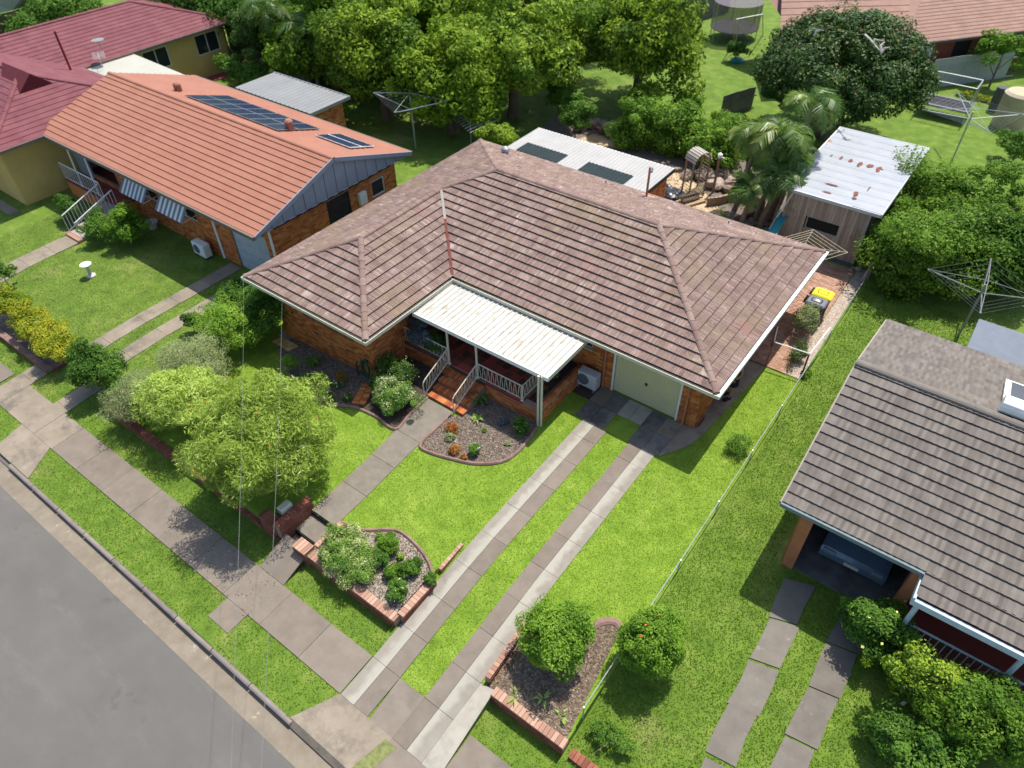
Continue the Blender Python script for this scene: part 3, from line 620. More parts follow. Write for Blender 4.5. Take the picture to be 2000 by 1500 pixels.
# ================================================================ main house
XL, XC, XD, Y1, Y2, YB, ZE, TP = -16.22, -10.14, 0.0, -4.35, 0.0, 9.26, 2.4, .380
TILE = mat('concrete_tile', [(0, (.085, .052, .044)), (.25, (.155, .102, .086)), (.55, (.215, .145, .122)), (.8, (.28, .205, .17)), (1, (.50, .42, .37))], src='mix', mix=.5, scale=2.2, detail=12, rough=.9, bump=.004, bscale=60,
           dirt=[((.50, .44, .39), 17, .57, .68, .6, (1, 1, 1)), ((.21, .16, .09), .6, .50, .68, .6), ((.33, .30, .17), 2.6, .60, .74, .55), ((.30, .13, .11), .8, .58, .7, .45)])
CAPM = mat('ridge_tile', [(0, (.15, .09, .078)), (.5, (.21, .138, .115)), (1, (.28, .21, .17))], src='mix', mix=.5, scale=3, detail=10, rough=.9, dirt=[((.20, .17, .11), 1.3, .54, .68, .6), ((.5, .44, .38), 9, .63, .72, .5)])
house = thing('brick_house', 'large orange brick house with pinkish brown tiled hip roof, in the middle of the picture', 'house', (-8, 3, 0))
roof = thing('roof', None, None, (0, 0, 0)); roof.parent = house; roof.location = Vector((-8, 3, 2.4))-Vector((-8, 3, 0))
hw = (XC-XL)/2; hs = (YB-Y2)/2
AP = (XL+hw, Y1+hw); JN = (XL+hw, Y2+hw); RL = (XL+hs, Y2+hs); RR = (XD-hs, Y2+hs)
TW, TG = .30, .32
PROF = tile_profile(TW, TG, 4, .016, .064); wh = []; ex = MB()
A, Bc, Cc, D, Ec, K = (XL, Y1), (XC, Y1), (XC, Y2), (XD, Y2), (XD, YB), (XL, YB)
ZT = ZE+.03
slope_tiles([[A, Bc, AP]], (XL, Y1, ZT), (1, 0), (0, 1), TP, TW, TG, PROF, wh, ex)
slope_tiles([[Bc, Cc, JN, AP]], (XC, Y1, ZT), (0, 1), (-1, 0), TP, TW, TG, PROF, wh, ex)
slope_tiles([[Cc, D, RR, RL, JN]], (XC, Y2, ZT), (1, 0), (0, 1), TP, TW, TG, PROF, wh, ex)
slope_tiles([[D, Ec, RR]], (XD, Y2, ZT), (0, 1), (-1, 0), TP, TW, TG, PROF, wh, ex)
slope_tiles([[Ec, K, RL, RR]], (XD, YB, ZT), (-1, 0), (0, -1), TP, TW, TG, PROF, wh, ex)
slope_tiles([[(XL, Y1), AP, JN, (XL, JN[1])], [(XL, JN[1]), JN, RL, K]], (XL, YB, ZT), (0, -1), (1, 0), TP, TW, TG, PROF, wh, ex)
pieces('roof_tile', roof, TILE, wh, {'t': PROF, 'f': flipmb(PROF)}, ex)
# dark underlay just beneath the tiles
def zr(p, h): return (p[0], p[1], ZT-.02+h*TP)
und = MB()
for poly in ([A+(0,), Bc+(0,), AP+(hw,)], [Bc+(0,), Cc+(0,), JN+(hw,), AP+(hw,)], [Cc+(0,), D+(0,), RR+(hs,), RL+(hs,), JN+(hw,)], [D+(0,), Ec+(0,), RR+(hs,)], [Ec+(0,), K+(0,), RL+(hs,), RR+(hs,)], [A+(0,), AP+(hw,), JN+(hw,), RL+(hs,), K+(0,)]):
    und.add([zr(p, p[2]) for p in poly], [tuple(range(len(poly)))])
und.build('underlay', flat('roof_underlay', (.05, .03, .025)), roof)
def rp(p, h): return Vector((p[0], p[1], ZT+.03+h*TP))
for a, b in ((rp(A, 0), rp(AP, hw)), (rp(Bc, 0), rp(AP, hw)), (rp(AP, hw), rp(JN, hw)), (rp(JN, hw), rp(RL, hs)), (rp(RL, hs), rp(RR, hs)), (rp(D, 0), rp(RR, hs)), (rp(Ec, 0), rp(RR, hs)), (rp(K, 0), rp(RL, hs))):
    ridge_caps(roof, CAPM, a, b, w=.105, h=.075, L=.36)
# valley gutter, upper end bare metal, the rest rusty
vm = MB(); c0 = rp(Cc, 0)-Vector((0, 0, .0)); c1 = rp(JN, hw)
mid = c0.lerp(c1, .62)
sv = (Vector((1, 1, 0))).normalized()*.05; dz = Vector((0, 0, .055))
vm.add([c0-sv+dz, c0+sv+dz, mid+sv+dz, mid-sv+dz], [(0, 1, 2, 3)]); vm.build('valley', flat('rusty_valley', (.13, .035, .028)), roof)
MB().add([mid-sv+dz, mid+sv+dz, c1+sv+dz, c1-sv+dz], [(0, 1, 2, 3)]).build('valley', flat('bare_valley', (.28, .25, .23)), roof, label='bare metal upper end of the valley')
# gutters and fascia: an open channel along every eave
GW = .11
def gutter(p, q, out, m, flatcap=False):
    p, q = Vector((p[0], p[1], 0)), Vector((q[0], q[1], 0)); d = (q-p).normalized(); o = Vector((out[0], out[1], 0)); mb = MB(); L = (q-p).length; c = (p+q)/2
    mb.obox(c+o*(GW-.012)+Vector((0, 0, ZE-.035)), d, o, (0, 0, 1), L+2*GW-.024, .024 if not flatcap else .11, .12)
    mb.obox(c+o*(GW/2)+Vector((0, 0, ZE-.09)), d, o, (0, 0, 1), L+GW*1.6, GW-.03, .012)
    mb.obox(c-o*.012+Vector((0, 0, ZE-.10)), d, o, (0, 0, 1), L, .02, .20)
    return mb.build('gutter', m, house)
gutter(A, Bc, (0, -1), CREAM); gutter(Bc, Cc, (1, 0), CREAM); gutter((XC+GW, Y2), D, (0, -1), CREAM); gutter(D, Ec, (1, 0), WHITE, True); gutter(Ec, K, (0, 1), DARKM); gutter(K, A, (-1, 0), CREAM)
sof = MB(); zs = ZE-.195
for a in ((XL, Y1, XC, Y1+.62), (XL, Y1+.62, XL+.62, YB), (XC-.62, Y1+.62, XC, Y2), (XC-.62, Y2, XD, Y2+.62), (XD-.62, Y2+.62, XD, YB), (XL+.62, YB-.62, XD-.62, YB)):
    sof.box(a[0]+.03, a[1]+.03, zs, a[2]-.03, a[3]-.03, zs+.012)
sof.build('soffit', SHADEC, house)
# walls
wz = -.6; wt = zs
bw = []; WX0, WX1, WXR, WY0, WY1, WYB = XL+.6, XC-.6, XD-.6, Y1+.6, Y2+.6, YB-.6
winW = (1.47, 4.05)
brick_wall(house, (WX0, WY0), (WX1, WY0), -.5, wt, bw, MORT, holes=[(winW[0], winW[1], 1.5, 2.15), (1.9, 2.13, .62, .70), (3.55, 3.78, .62, .70)])
brick_wall(house, (WX1, WY0), (WX1, WY1), -.3, wt, bw, MORT)
MX = lambda x: x-WX1
brick_wall(house, (WX1, WY1), (WXR, WY1), -.1, wt, bw, MORT, holes=[(MX(-3.70), MX(-1.23), -.1, 2.12), (MX(-5.6), MX(-4.57), 1.42, 2.15), (MX(-9.6), MX(-7.6), .66, 2.15)])
brick_wall(house, (WXR, WY1), (WXR, WYB), -.1, wt, bw, MORT, holes=[(3.2, 4.6, 1.0, 2.1)])
brick_wall(house, (WX0, WYB), (WX0, WY0), -.6, wt, bw, MORT)
B(WX0, WYB-.11, -.4, WXR, WYB, wt).build('wall', BRK, house)
pieces('brick', house, BRK, bw, {'b': brick_unit()})
hc = []
# brick-on-edge sill course under the wing window
for i in range(26):
    x = WX0+winW[0]+i*.1; B(x+.004, WY0-.045, 1.29, x+.094, WY0+.02, 1.50).build('sill_brick', BRKR, house)
def window(parent, p, q, z0, z1, n, fm, depth=.06, curtain=None):
    """frame with n lights from p to q (plan), facing right of p->q"""
    p = Vector((p[0], p[1], 0)); q = Vector((q[0], q[1], 0)); d = (q-p).normalized(); L = (q-p).length; o = Vector((d.y, -d.x, 0))
    f = MB(); c = (p+q)/2
    for z in (z0+.02, z1-.02): f.obox(c-o*.05+Vector((0, 0, z)), d, o, (0, 0, 1), L, depth, .04)
    for i in range(n+1): f.obox(p+d*(.02+(L-.04)*i/n)-o*.05+Vector((0, 0, (z0+z1)/2)), d, o, (0, 0, 1), .04, depth, z1-z0-.08)
    w = f.build('window', fm, parent)
    for i in range(n):
        MB().obox(p+d*(.02+(L-.04)*(i+.5)/n)-o*.06+Vector((0, 0, (z0+z1)/2)), d, o, (0, 0, 1), (L-.04)/n-.045, .01, z1-z0-.085).build('pane', GLASS, w)
    if curtain: MB().obox(c-o*.11+Vector((0, 0, (z0+z1)/2)), d, o, (0, 0, 1), L, .01, z1-z0).build('curtain', curtain, w)
    return w
window(house, (WX0+winW[0], WY0), (WX0+winW[1], WY0), 1.5, 2.15, 4, CREAM)
B(WX0+winW[0]-.05, WY0-.1, 1.497, WX0+winW[1]+.05, WY0-.0, 1.535).build('sill', WHITE, house)
window(house, (-5.6, WY1), (-4.57, WY1), 1.42, 2.15, 2, CREAM); B(-5.65, WY1-.08, 1.38, -4.53, WY1, 1.415).build('sill', CREAM, house)
window(house, (-9.6, WY1), (-7.6, WY1), .66, 2.12, 2, CREAM); window(house, (WXR, WY1+3.2), (WXR, WY1+4.6), 1.0, 2.1, 2, CREAM)
# garage door with fine vertical ribs
GDM = mat('olive_cream_paint', two((.54, .49, .28), (.60, .55, .33)), scale=1.2, detail=6, rough=.6)
gd = MB(); n = 41; gx0, gx1 = -3.64, -1.29
for i in range(n):
    a = gx0+(gx1-gx0)*i/n; b = gx0+(gx1-gx0)*(i+1)/n; w = b-a
    gd.add([(a, WY1+.045, .03), (a+w*.35, WY1+.03, .03), (b-.004, WY1+.045, .03), (b-.004, WY1+.045, 2.06), (a+w*.35, WY1+.03, 2.06), (a, WY1+.045, 2.06)], [(0, 1, 4, 5), (1, 2, 3, 4)])
gd.box(gx0, WY1+.05, .03, gx1, WY1+.08, 2.06)
gdo = gd.build('garage_door', GDM, house)
MB().box(-2.52, WY1+.0, .92, -2.42, WY1+.03, .94).box(-2.49, WY1-.0, .86, -2.45, WY1+.04, .98).build('handle', DARKM, gdo)
for a, b in ((-3.72, -3.655), (-1.28, -1.215)): B(a, WY1-.03, 0, b, WY1+.06, 2.1).build('door_frame', WHITE, house)
B(-3.72, WY1-.02, 2.065, -1.215, WY1+.05, 2.12).build('door_frame', WHITE, house)
B(-1.3, WY1-.12, 1.88, -1.18, WY1-.01, 2.05).build('lamp', CREAM, house)
PIPEM = flat('salmon_downpipe', (.38, .155, .085), rough=.6)
for x, zb in ((-4.02, .02), (-.98, .02)):
    MB().tube([(x, WY1-.07, zb), (x, WY1-.07, 1.9), (x, Y2+.1, 2.25)], .045, 8).build('downpipe', PIPEM, house)
MB().tube([(-12.0, WY0-.02, 1.25), (-12.0, WY0-.02, 2.2)], .012, 5).build('cable', DARKM, house)
MB().tube([(-15.25, WY0-.02, .9), (-15.2, WY0-.02, 2.2)], .012, 5).build('cable', DARKM, house)
for X, Y, n in ((WXR+.0, .75, 4),):
    mb = MB(); mb.box(WXR-.0, .68, .02, WXR+.10, 1.20, .16); v = mb.build('vent_box', BRKR, house)
    for i in range(4): B(WXR+.1, .71+i*.12, .05, WXR+.112, .79+i*.12, .135).build('vent_hole', DK, v)
for u in (1.9, 3.55): B(WX0+u, WY0+.0, .62, WX0+u+.23, WY0+.05, .70).build('vent_hole', DK, house)
# ---------------- patio
PY = -2.2; DZ = .65
deckw = []
brick_wall(house, (WX1, PY), (-8.62, PY), -.25, DZ-.09, deckw, MORT); brick_wall(house, (-7.0, PY), (-4.78, PY), -.1, DZ-.09, deckw, MORT)
vh = [(u, u+.1, .3, .38) for u in [.15+.24*i for i in range(5)]+[1.75, 2.15, 2.4]]
brick_wall(house, (-4.78, PY), (-4.78, WY1-.02), -.1, DZ-.09, deckw, MORT, holes=vh)
pieces('brick', house, BRK, deckw, {'b': brick_unit()}, limit=0)
for h in vh: B(-4.86, PY+h[0], h[2], -4.81, PY+h[1], h[3]).build('vent_hole', DK, house)
B(WX1, PY+.11, -.3, -5.5, WY1, DZ-.035).build('patio_slab', MORT, house)
FT = mat('floor_tile', [(0, (.09, .036, .026)), (.35, (.16, .05, .033)), (.6, (.26, .055, .04)), (.85, (.36, .05, .05)), (1, (.42, .07, .055))], src='rnd', rough=.45, spec=.5)
deck = B(WX1+.01, PY+.02, DZ-.036, -5.51, WY1, DZ-.012).build('patio_floor', flat('grout', (.30, .21, .14)), house)
tme = None; s = .305
for i in range(17):
    for j in range(10):
        x = WX1+.02+i*s; y = PY+.03+j*s
        x1, y1 = min(x+s-.02, -5.52), min(y+s-.02, WY1-.01)
        if x1-x < .06 or y1-y < .06: continue
        if x1-x > s-.03 and y1-y > s-.03:
            if tme is None: tme = MB().box(0, 0, -.012, s-.02, s-.02, .006).mesh('floor_tile'); tme.materials.append(FT)
            o = bpy.data.objects.new('floor_tile', tme); COL.objects.link(o); o.parent = deck; o.location = Vector((x, y, DZ-.01))
        else: B(x, y, DZ-.022, x1, y1, DZ-.004).build('floor_tile', FT, deck)
# planter at the right end: salmon coping bricks, dark soil
def coping(x0, y0, x1, y1, z, m, w=.23):
    d = Vector((x1-x0, y1-y0, 0)); L = d.length; d.normalize(); n_ = int(L/.235); o = Vector((d.y, -d.x, 0))
    for i in range(n_):
        MB().obox(Vector((x0, y0, z))+d*(L*(i+.5)/n_), d, o, (0, 0, 1), L/n_-.012, w, .076).build('coping_brick', m, house)
coping(-5.45, PY+.05, -4.8, PY+.05, DZ-.05, BRKS, .12); coping(-5.45, PY+.165, -4.8, PY+.165, DZ-.05, BRKS, .1); coping(-4.84, PY+.0, -4.84, WY1-.05, DZ-.05, BRK, .12); coping(-4.955, PY+.2, -4.955, WY1-.05, DZ-.05, BRKR, .1)
coping(WX1+.05, PY+.04, -8.65, PY+.04, DZ-.052, BRKR, .12); coping(-7.0, PY+.04, -5.5, PY+.04, DZ-.052, flat('painted_red_brick', (.25, .03, .03)), .12)
coping(-5.47, PY+.25, -5.47, WY1-.05, DZ-.052, BRKR, .09)
B(-5.43, PY+.2, -.2, -5.0, WY1-.02, .50).build('soil', SOIL, house)
# steps with brick-on-edge treads
SX0, SX1 = -8.60, -7.02
st = thing('steps', None, None, (0, 0, 0)); st.parent = house; st.location = Vector((-7.8, -2.8, 0))-house.location
STB = mat('step_brick', [(0, (.24, .055, .02)), (.5, (.38, .10, .03)), (1, (.50, .19, .06))], src='rnd', rough=.75)
for k in range(4):
    z = .13*(k+1); y0 = -3.42+.305*k; y1 = y0+.305
    B(SX0, y0+.02, -.1, SX1, (y1 if k < 3 else PY+.0), z-.03).build('riser', MORT, st)
    nb = 17
    for i in range(nb):
        a = SX0+(SX1-SX0)*i/nb; B(a+.004, y0, z-.076, a+(SX1-SX0)/nb-.004, y0+.23, z).build('tread_brick', STB if k else mat_first if 0 else STB, st)
    for i in range(7):
        a = SX0+(SX1-SX0)*i/7; B(a+.004, y0+.236, z-.07, a+(SX1-SX0)/7-.004, y1+.0, z-.002).build('tread_brick', STB, st)
# railings
def railing(a, b, h0=.07, h1=.64, name='railing', pitch=.17, drop=0.):
    a, b = Vector(a), Vector(b); d = b-a; L = math.hypot(d.x, d.y); n = int(L/pitch); mb = MB()
    up = Vector((0, 0, 1)); mb.tube([a+up*h0, b+up*h0], .018, 6); mb.tube([a+up*h1, b+up*h1], .022, 6)
    r = mb.build(name, CREAM, house); zb = MB(); pts = []
    for i in range(n):
        for t, h in ((.12, 0), (.30, 1), (.50, 1), (.80, 0)):
            pts.append(a+d*((i+t)/n)+up*(h0+.04+(h1-h0-.1)*h))
    zb.tube(pts, .011, 4); zb.build('zigzag_bars', CREAM, r)
    return r
railing((WX1+.03, PY+.05, DZ), (-8.64, PY+.05, DZ)); railing((-7.37, PY+.05, DZ), (-5.51, PY+.05, DZ)); railing((-5.51, PY+.05, DZ), (-5.51, WY1-.3, DZ))
for x in (-8.66, -7.36):
    railing((x, PY+.02, DZ), (x, -3.38, .14), name='stair_railing', pitch=.15)
    MB().tube([(x, -3.38, .78), (x, -3.47, .70), (x, -3.5, .6), (x, -3.48, 0)], .022, 6).build('rail_end', CREAM, house)
    MB().tube([(x, -3.38, .21), (x, -3.44, .1), (x, -3.42, 0)], .018, 6).build('rail_end', CREAM, house)
MB().tube([(-5.51, PY+.05, DZ), (-5.51, PY+.05, DZ+.66)], .025, 8).lathe([(.06, 0), (.06, .02), (.03, .03)], (-5.51, PY+.05, DZ-.01), 8).build('rail_post', CREAM, house)
for x, y, z0 in ((-8.62, PY+.04, DZ), (-7.37, PY+.04, DZ), (-4.80, PY-.06, -.02), (-4.70, PY-.02, -.02)):
    MB().tube([(x, y, z0), (x, y, 2.2)], .04, 10).lathe([(.075, 0), (.075, .015), (.045, .03)], (x, y, z0), 10).build('post', CREAM, house)
# patio roof: ribbed white sheets
PRW = mat('patio_roof_paint', two((.43, .425, .375), (.47, .465, .42)), scale=2, detail=6, rough=.5, dirt=[((.30, .235, .14), 7, .53, .63, .8, (1.6, .35, 1)), ((.30, .25, .16), 26, .56, .66, .7, (1, .35, 1))])
pr = thing('patio_roof', None, None, (0, 0, 0)); pr.parent = house; pr.location = Vector((-7.3, -1, 2.25))-house.location
px0, px1, py0, py1 = -10.08, -4.52, -2.16, .04; zf, zb_ = 2.20, 2.27
ns = 9
for i in range(ns):
    a = px0+(px1-px0)*i/ns; b = px0+(px1-px0)*(i+1)/ns; mb = MB(); nr_ = 3; pts = []
    for r in range(nr_):
        l = a+(b-a)*r/nr_; w = (b-a)/nr_; pts += [(l, 0), (l+.02, .032), (l+.05, .032), (l+.07, 0)]
    pts.append((b-.001, 0))
    vs = [(x, py0, zf+z) for x, z in pts]+[(x, py1, zb_+z) for x, z in pts]; k = len(pts)
    mb.add(vs, [(j, j+1, k+j+1, k+j) for j in range(k-1)]); mb.build('roof_sheet', PRW, pr)
B(px0-.03, py0-.05, zf-.12, px1+.03, py0, zf+.03).build('fascia', WHITE, pr); B(px1, py0, zf-.12, px1+.04, py1+.05, zf+.055).build('fascia', CREAM, pr)
B(px0-.02, py0, zf-.1, px0, Y2+.0, zf+.03).build('fascia', CREAM, pr)
for y in (-1.9, -.9): B(px0, y, zf-.11, px1, y+.05, zf-.005).build('rafter', CREAM, pr)
# roof fittings
def rz(x, y): return ZE+.38*(YB-y)+.03
v = (-13.769, 7.962, 2.893)
MB().lathe([(.10, 0), (.10, .10), (.17, .12), (.20, .2), (.16, .30), (.08, .36), (.0, .38)], (v[0], v[1], rz(v[0], v[1])), 14).build('roof_vent', GREYM, roof)
v = (-7.096, 8.599, 2.651)
MB().tube([(v[0], v[1], v[2]-.05), (v[0], v[1], v[2]+1.35)], .05, 8).lathe([(.16, -.03), (.12, .05), (.06, .08)], (v[0], v[1], v[2]), 8).build('flue_pipe', PIPEM, roof)
MB().box(v[0]-.3, v[1]-.22, v[2]+.03, v[0]+.3, v[1]+.2, v[2]+.05).build('flashing', flat('salmon_flashing', (.5, .25, .16)), roof)
for q in ((-9.016, 8.619, 2.644), (-3.517, 8.528, 2.678)):
    MB().tube([q, (q[0], q[1], q[2]+.22)], .03, 6).box(q[0]-.15, q[1]-.1, q[2]+.03, q[0]+.15, q[1]+.1, q[2]+.06).build('vent_pipe', GREYM, roof)
# ---------------- things by the house
ac = thing('air_conditioner', 'white outdoor air conditioner unit beside the olive garage door', 'air conditioner', (-4.25, .3, 0))
WM = flat('appliance_white', (.46, .47, .48), .05, rough=.4)
MB().rbox(-4.78, .08, .14, -4.05, .42, .74, .02).build('casing', WM, ac)
MB().lathe([(.22, 0), (.22, .02), (.19, .03), (.19, .012), (0, .012)], (0, 0, 0), 20).build('fan_grille', flat('fan_dark', (.10, .11, .13)), ac, world=False)
g = ac.children[-1]; g.rotation_euler = (rad(90), 0, 0); g.location = Vector((-4.55, .08, .45))-ac.location
MB().box(-4.75, .05, .02, -4.7, .45, .14).box(-4.15, .05, .02, -4.1, .45, .14).build('bracket', GREYM, ac)
sheet('damp_soil', [(-4.74, -.28), (-4.05, -.28), (-4.05, .58), (-4.74, .58)], SOIL, .02)
hr = thing('garden_hose', 'green garden hose coiled on the brick wall corner above the shady bed', 'hose', (-10.95, -3.85, .6))
mb = MB()
for i in range(5):
    r = .24+.015*i; mb.tube([(-11.02+r*.62*math.cos(t), WY0-.10-.02*i, .42+r*1.35*math.sin(t)) for t in [2*math.pi*k/20 for k in range(21)]], .016, 5, False)
mb.build('hose', flat('green_rubber', (.02, .10, .06), rough=.5), hr); B(-11.08, WY0-.2, .68, -10.96, WY0-.005, .72).build('hook', DARKM, hr)
hg = thing('tap_stand', 'black tap and pipe standing left of the coiled green hose', 'tap', (-11.4, -3.95, 0))
MB().tube([(-11.4, -3.95, -.1), (-11.4, -3.95, .55), (-11.3, -3.95, .58)], .02, 6).tube([(-11.5, -3.9, -.1), (-11.5, -3.9, .4)], .015, 6).build('pipe', DARKM, hg)
pt = thing('table', 'long pale stone topped table under the patio roof', 'table', (-6.6, -1.1, DZ))
ta = [(-7.355, -1.469, 1.200), (-7.348, -1.135, 1.200)]
TBM = mat('pale_stone', two((.36, .33, .27), (.48, .44, .37)), scale=4, rough=.5)
MB().rbox(-7.0, -.95, 1.14, -5.85, -.35, 1.19, .02).build('table_top', TBM, pt)
for x in (-6.75, -6.1): B(x-.05, -.85, DZ, x+.05, -.45, 1.14).build('leg', TBM, pt)
bo = MB().lathe([(.03, 0), (.1, .02), (.13, .05), (.12, .055), (.02, .025)], (-6.35, -.55, 1.19), 12).build('bowl', flat('orange_bowl', (.45, .16, .06)), label='small orange bowl on the pale patio table', cat='bowl')
# wheelie bins
def bin_(label, x, y, bodym, lidm):
    t = thing('wheelie_bin', label, 'bin', (x, y, 0), 'wheelie bins by the side path')
    mb = MB(); a = (.52, .44); b = (.66, .54)
    vs = [(sx*a[0]/2, sy*a[1]/2, .03) for sx, sy in ((-1, -1), (1, -1), (1, 1), (-1, 1))]+[(sx*b[0]/2, sy*b[1]/2, .98) for sx, sy in ((-1, -1), (1, -1), (1, 1), (-1, 1))]
    mb.add(vs, [(3, 2, 1, 0), (4, 5, 6, 7), (0, 1, 5, 4), (1, 2, 6, 5), (2, 3, 7, 6), (3, 0, 4, 7)]); mb.build('body', bodym, t, world=False)
    l = MB().rbox(-.35, -.29, .98, .38, .29, 1.05, .05); lid = l.build('lid', lidm, t, world=False)
    MB().rbox(-.2, -.14, 1.05, .2, .14, 1.062, .04).build('lid_panel', lidm, lid, world=False)
    for k in range(4): B(-.43, -.24+.13*k, .95, -.33, -.19+.13*k, 1.0).build('hinge', DARKM, t, world=False)
    MB().tube([(-.42, -.25, .97), (-.42, .25, .97)], .02, 6).build('handle', DARKM, t, world=False)
    for sy in (-1, 1):
        w = MB().tube([(-.24, sy*.25, .1), (-.24, sy*.29, .1)], .1, 14).build('wheel', DARKM, t, world=False)
    return t
yb = bin_('grey wheelie bin body with bright yellow lid, furthest along the side path', .52, 8.85, flat('bin_grey', (.06, .065, .07)), flat('yellow_lid', (.80, .68, .01), .05, rough=.45))
gb = bin_('wheelie bin with dark grey lid next to the yellow lidded one', .50, 8.22, flat('bin_dark', (.05, .055, .06)), flat('grey_lid', (.13, .14, .155), .05, rough=.45))
B(-.05, -.06, 1.063, .1, .06, 1.066).build('sticker', WHITE, gb, world=False)
# side gate frame
sg = thing('gate_frame', 'open pale pipe gate frame across the side path', 'gate', (.4, 5.2, 0))
MB().tube([(-.12, 6.0, 0), (-.12, 6.0, 1.0)], .035, 8).build('post', flat('rusty_post', (.30, .12, .06)), sg); MB().tube([(1.33, 5.1, 0), (1.33, 5.1, 1.0)], .03, 8).build('post', DARKM, sg)
ga = [(0.114, 5.058, 1.000), (1.340, 5.174, 1.000), (1.389, 6.255, 1.000)]
MB().tube([ga[0], ga[1]], .022, 6).build('rail', WHITE, sg); MB().tube([ga[1], (1.42, 7.0, 1.0)], .022, 6).build('rail', WHITE, sg)
MB().tube([(-.12, 6.0, .98), ga[0]], .02, 6).build('rail', WHITE, sg); MB().tube([(.1, 4.9, 0), ga[0]], .03, 6).build('post', PIPEM, sg)
# fence along the right boundary: low pipe-and-mesh
fn = thing('pipe_fence', 'long low white pipe rail fence between the bright lawn and the right neighbour', 'fence', (1.43, 0, 0))
y = -9.3; posts = []
while y < 12.5: posts.append(y); y += 2.4
for y in posts: MB().tube([(1.43, y, zg(1.44, y)-.1), (1.43, y, zg(1.44, y)+.58)], .022, 6).build('post', GALV, fn)
for a, b in zip(posts[:-1], posts[1:]):
    MB().tube([(1.43, a, zg(1.44, a)+.56), (1.43, b, zg(1.44, b)+.56)], .013, 6).build('rail', GALV, fn)
    wm = MB(); k = int((b-a)/.09)
    for i in range(k):
        u = a+(b-a)*i/k
        for s_ in (1, -1):
            u2 = u+.45*s_
            if a <= u2 <= b: wm.add([(1.43, u, zg(1.44, u)+.08), (1.43, u+.008, zg(1.44, u)+.08), (1.43, u2+.008, zg(1.44, u)+.54), (1.43, u2, zg(1.44, u)+.54)], [(0, 1, 2, 3)])
    if wm.v: wm.build('mesh', GALV, fn)
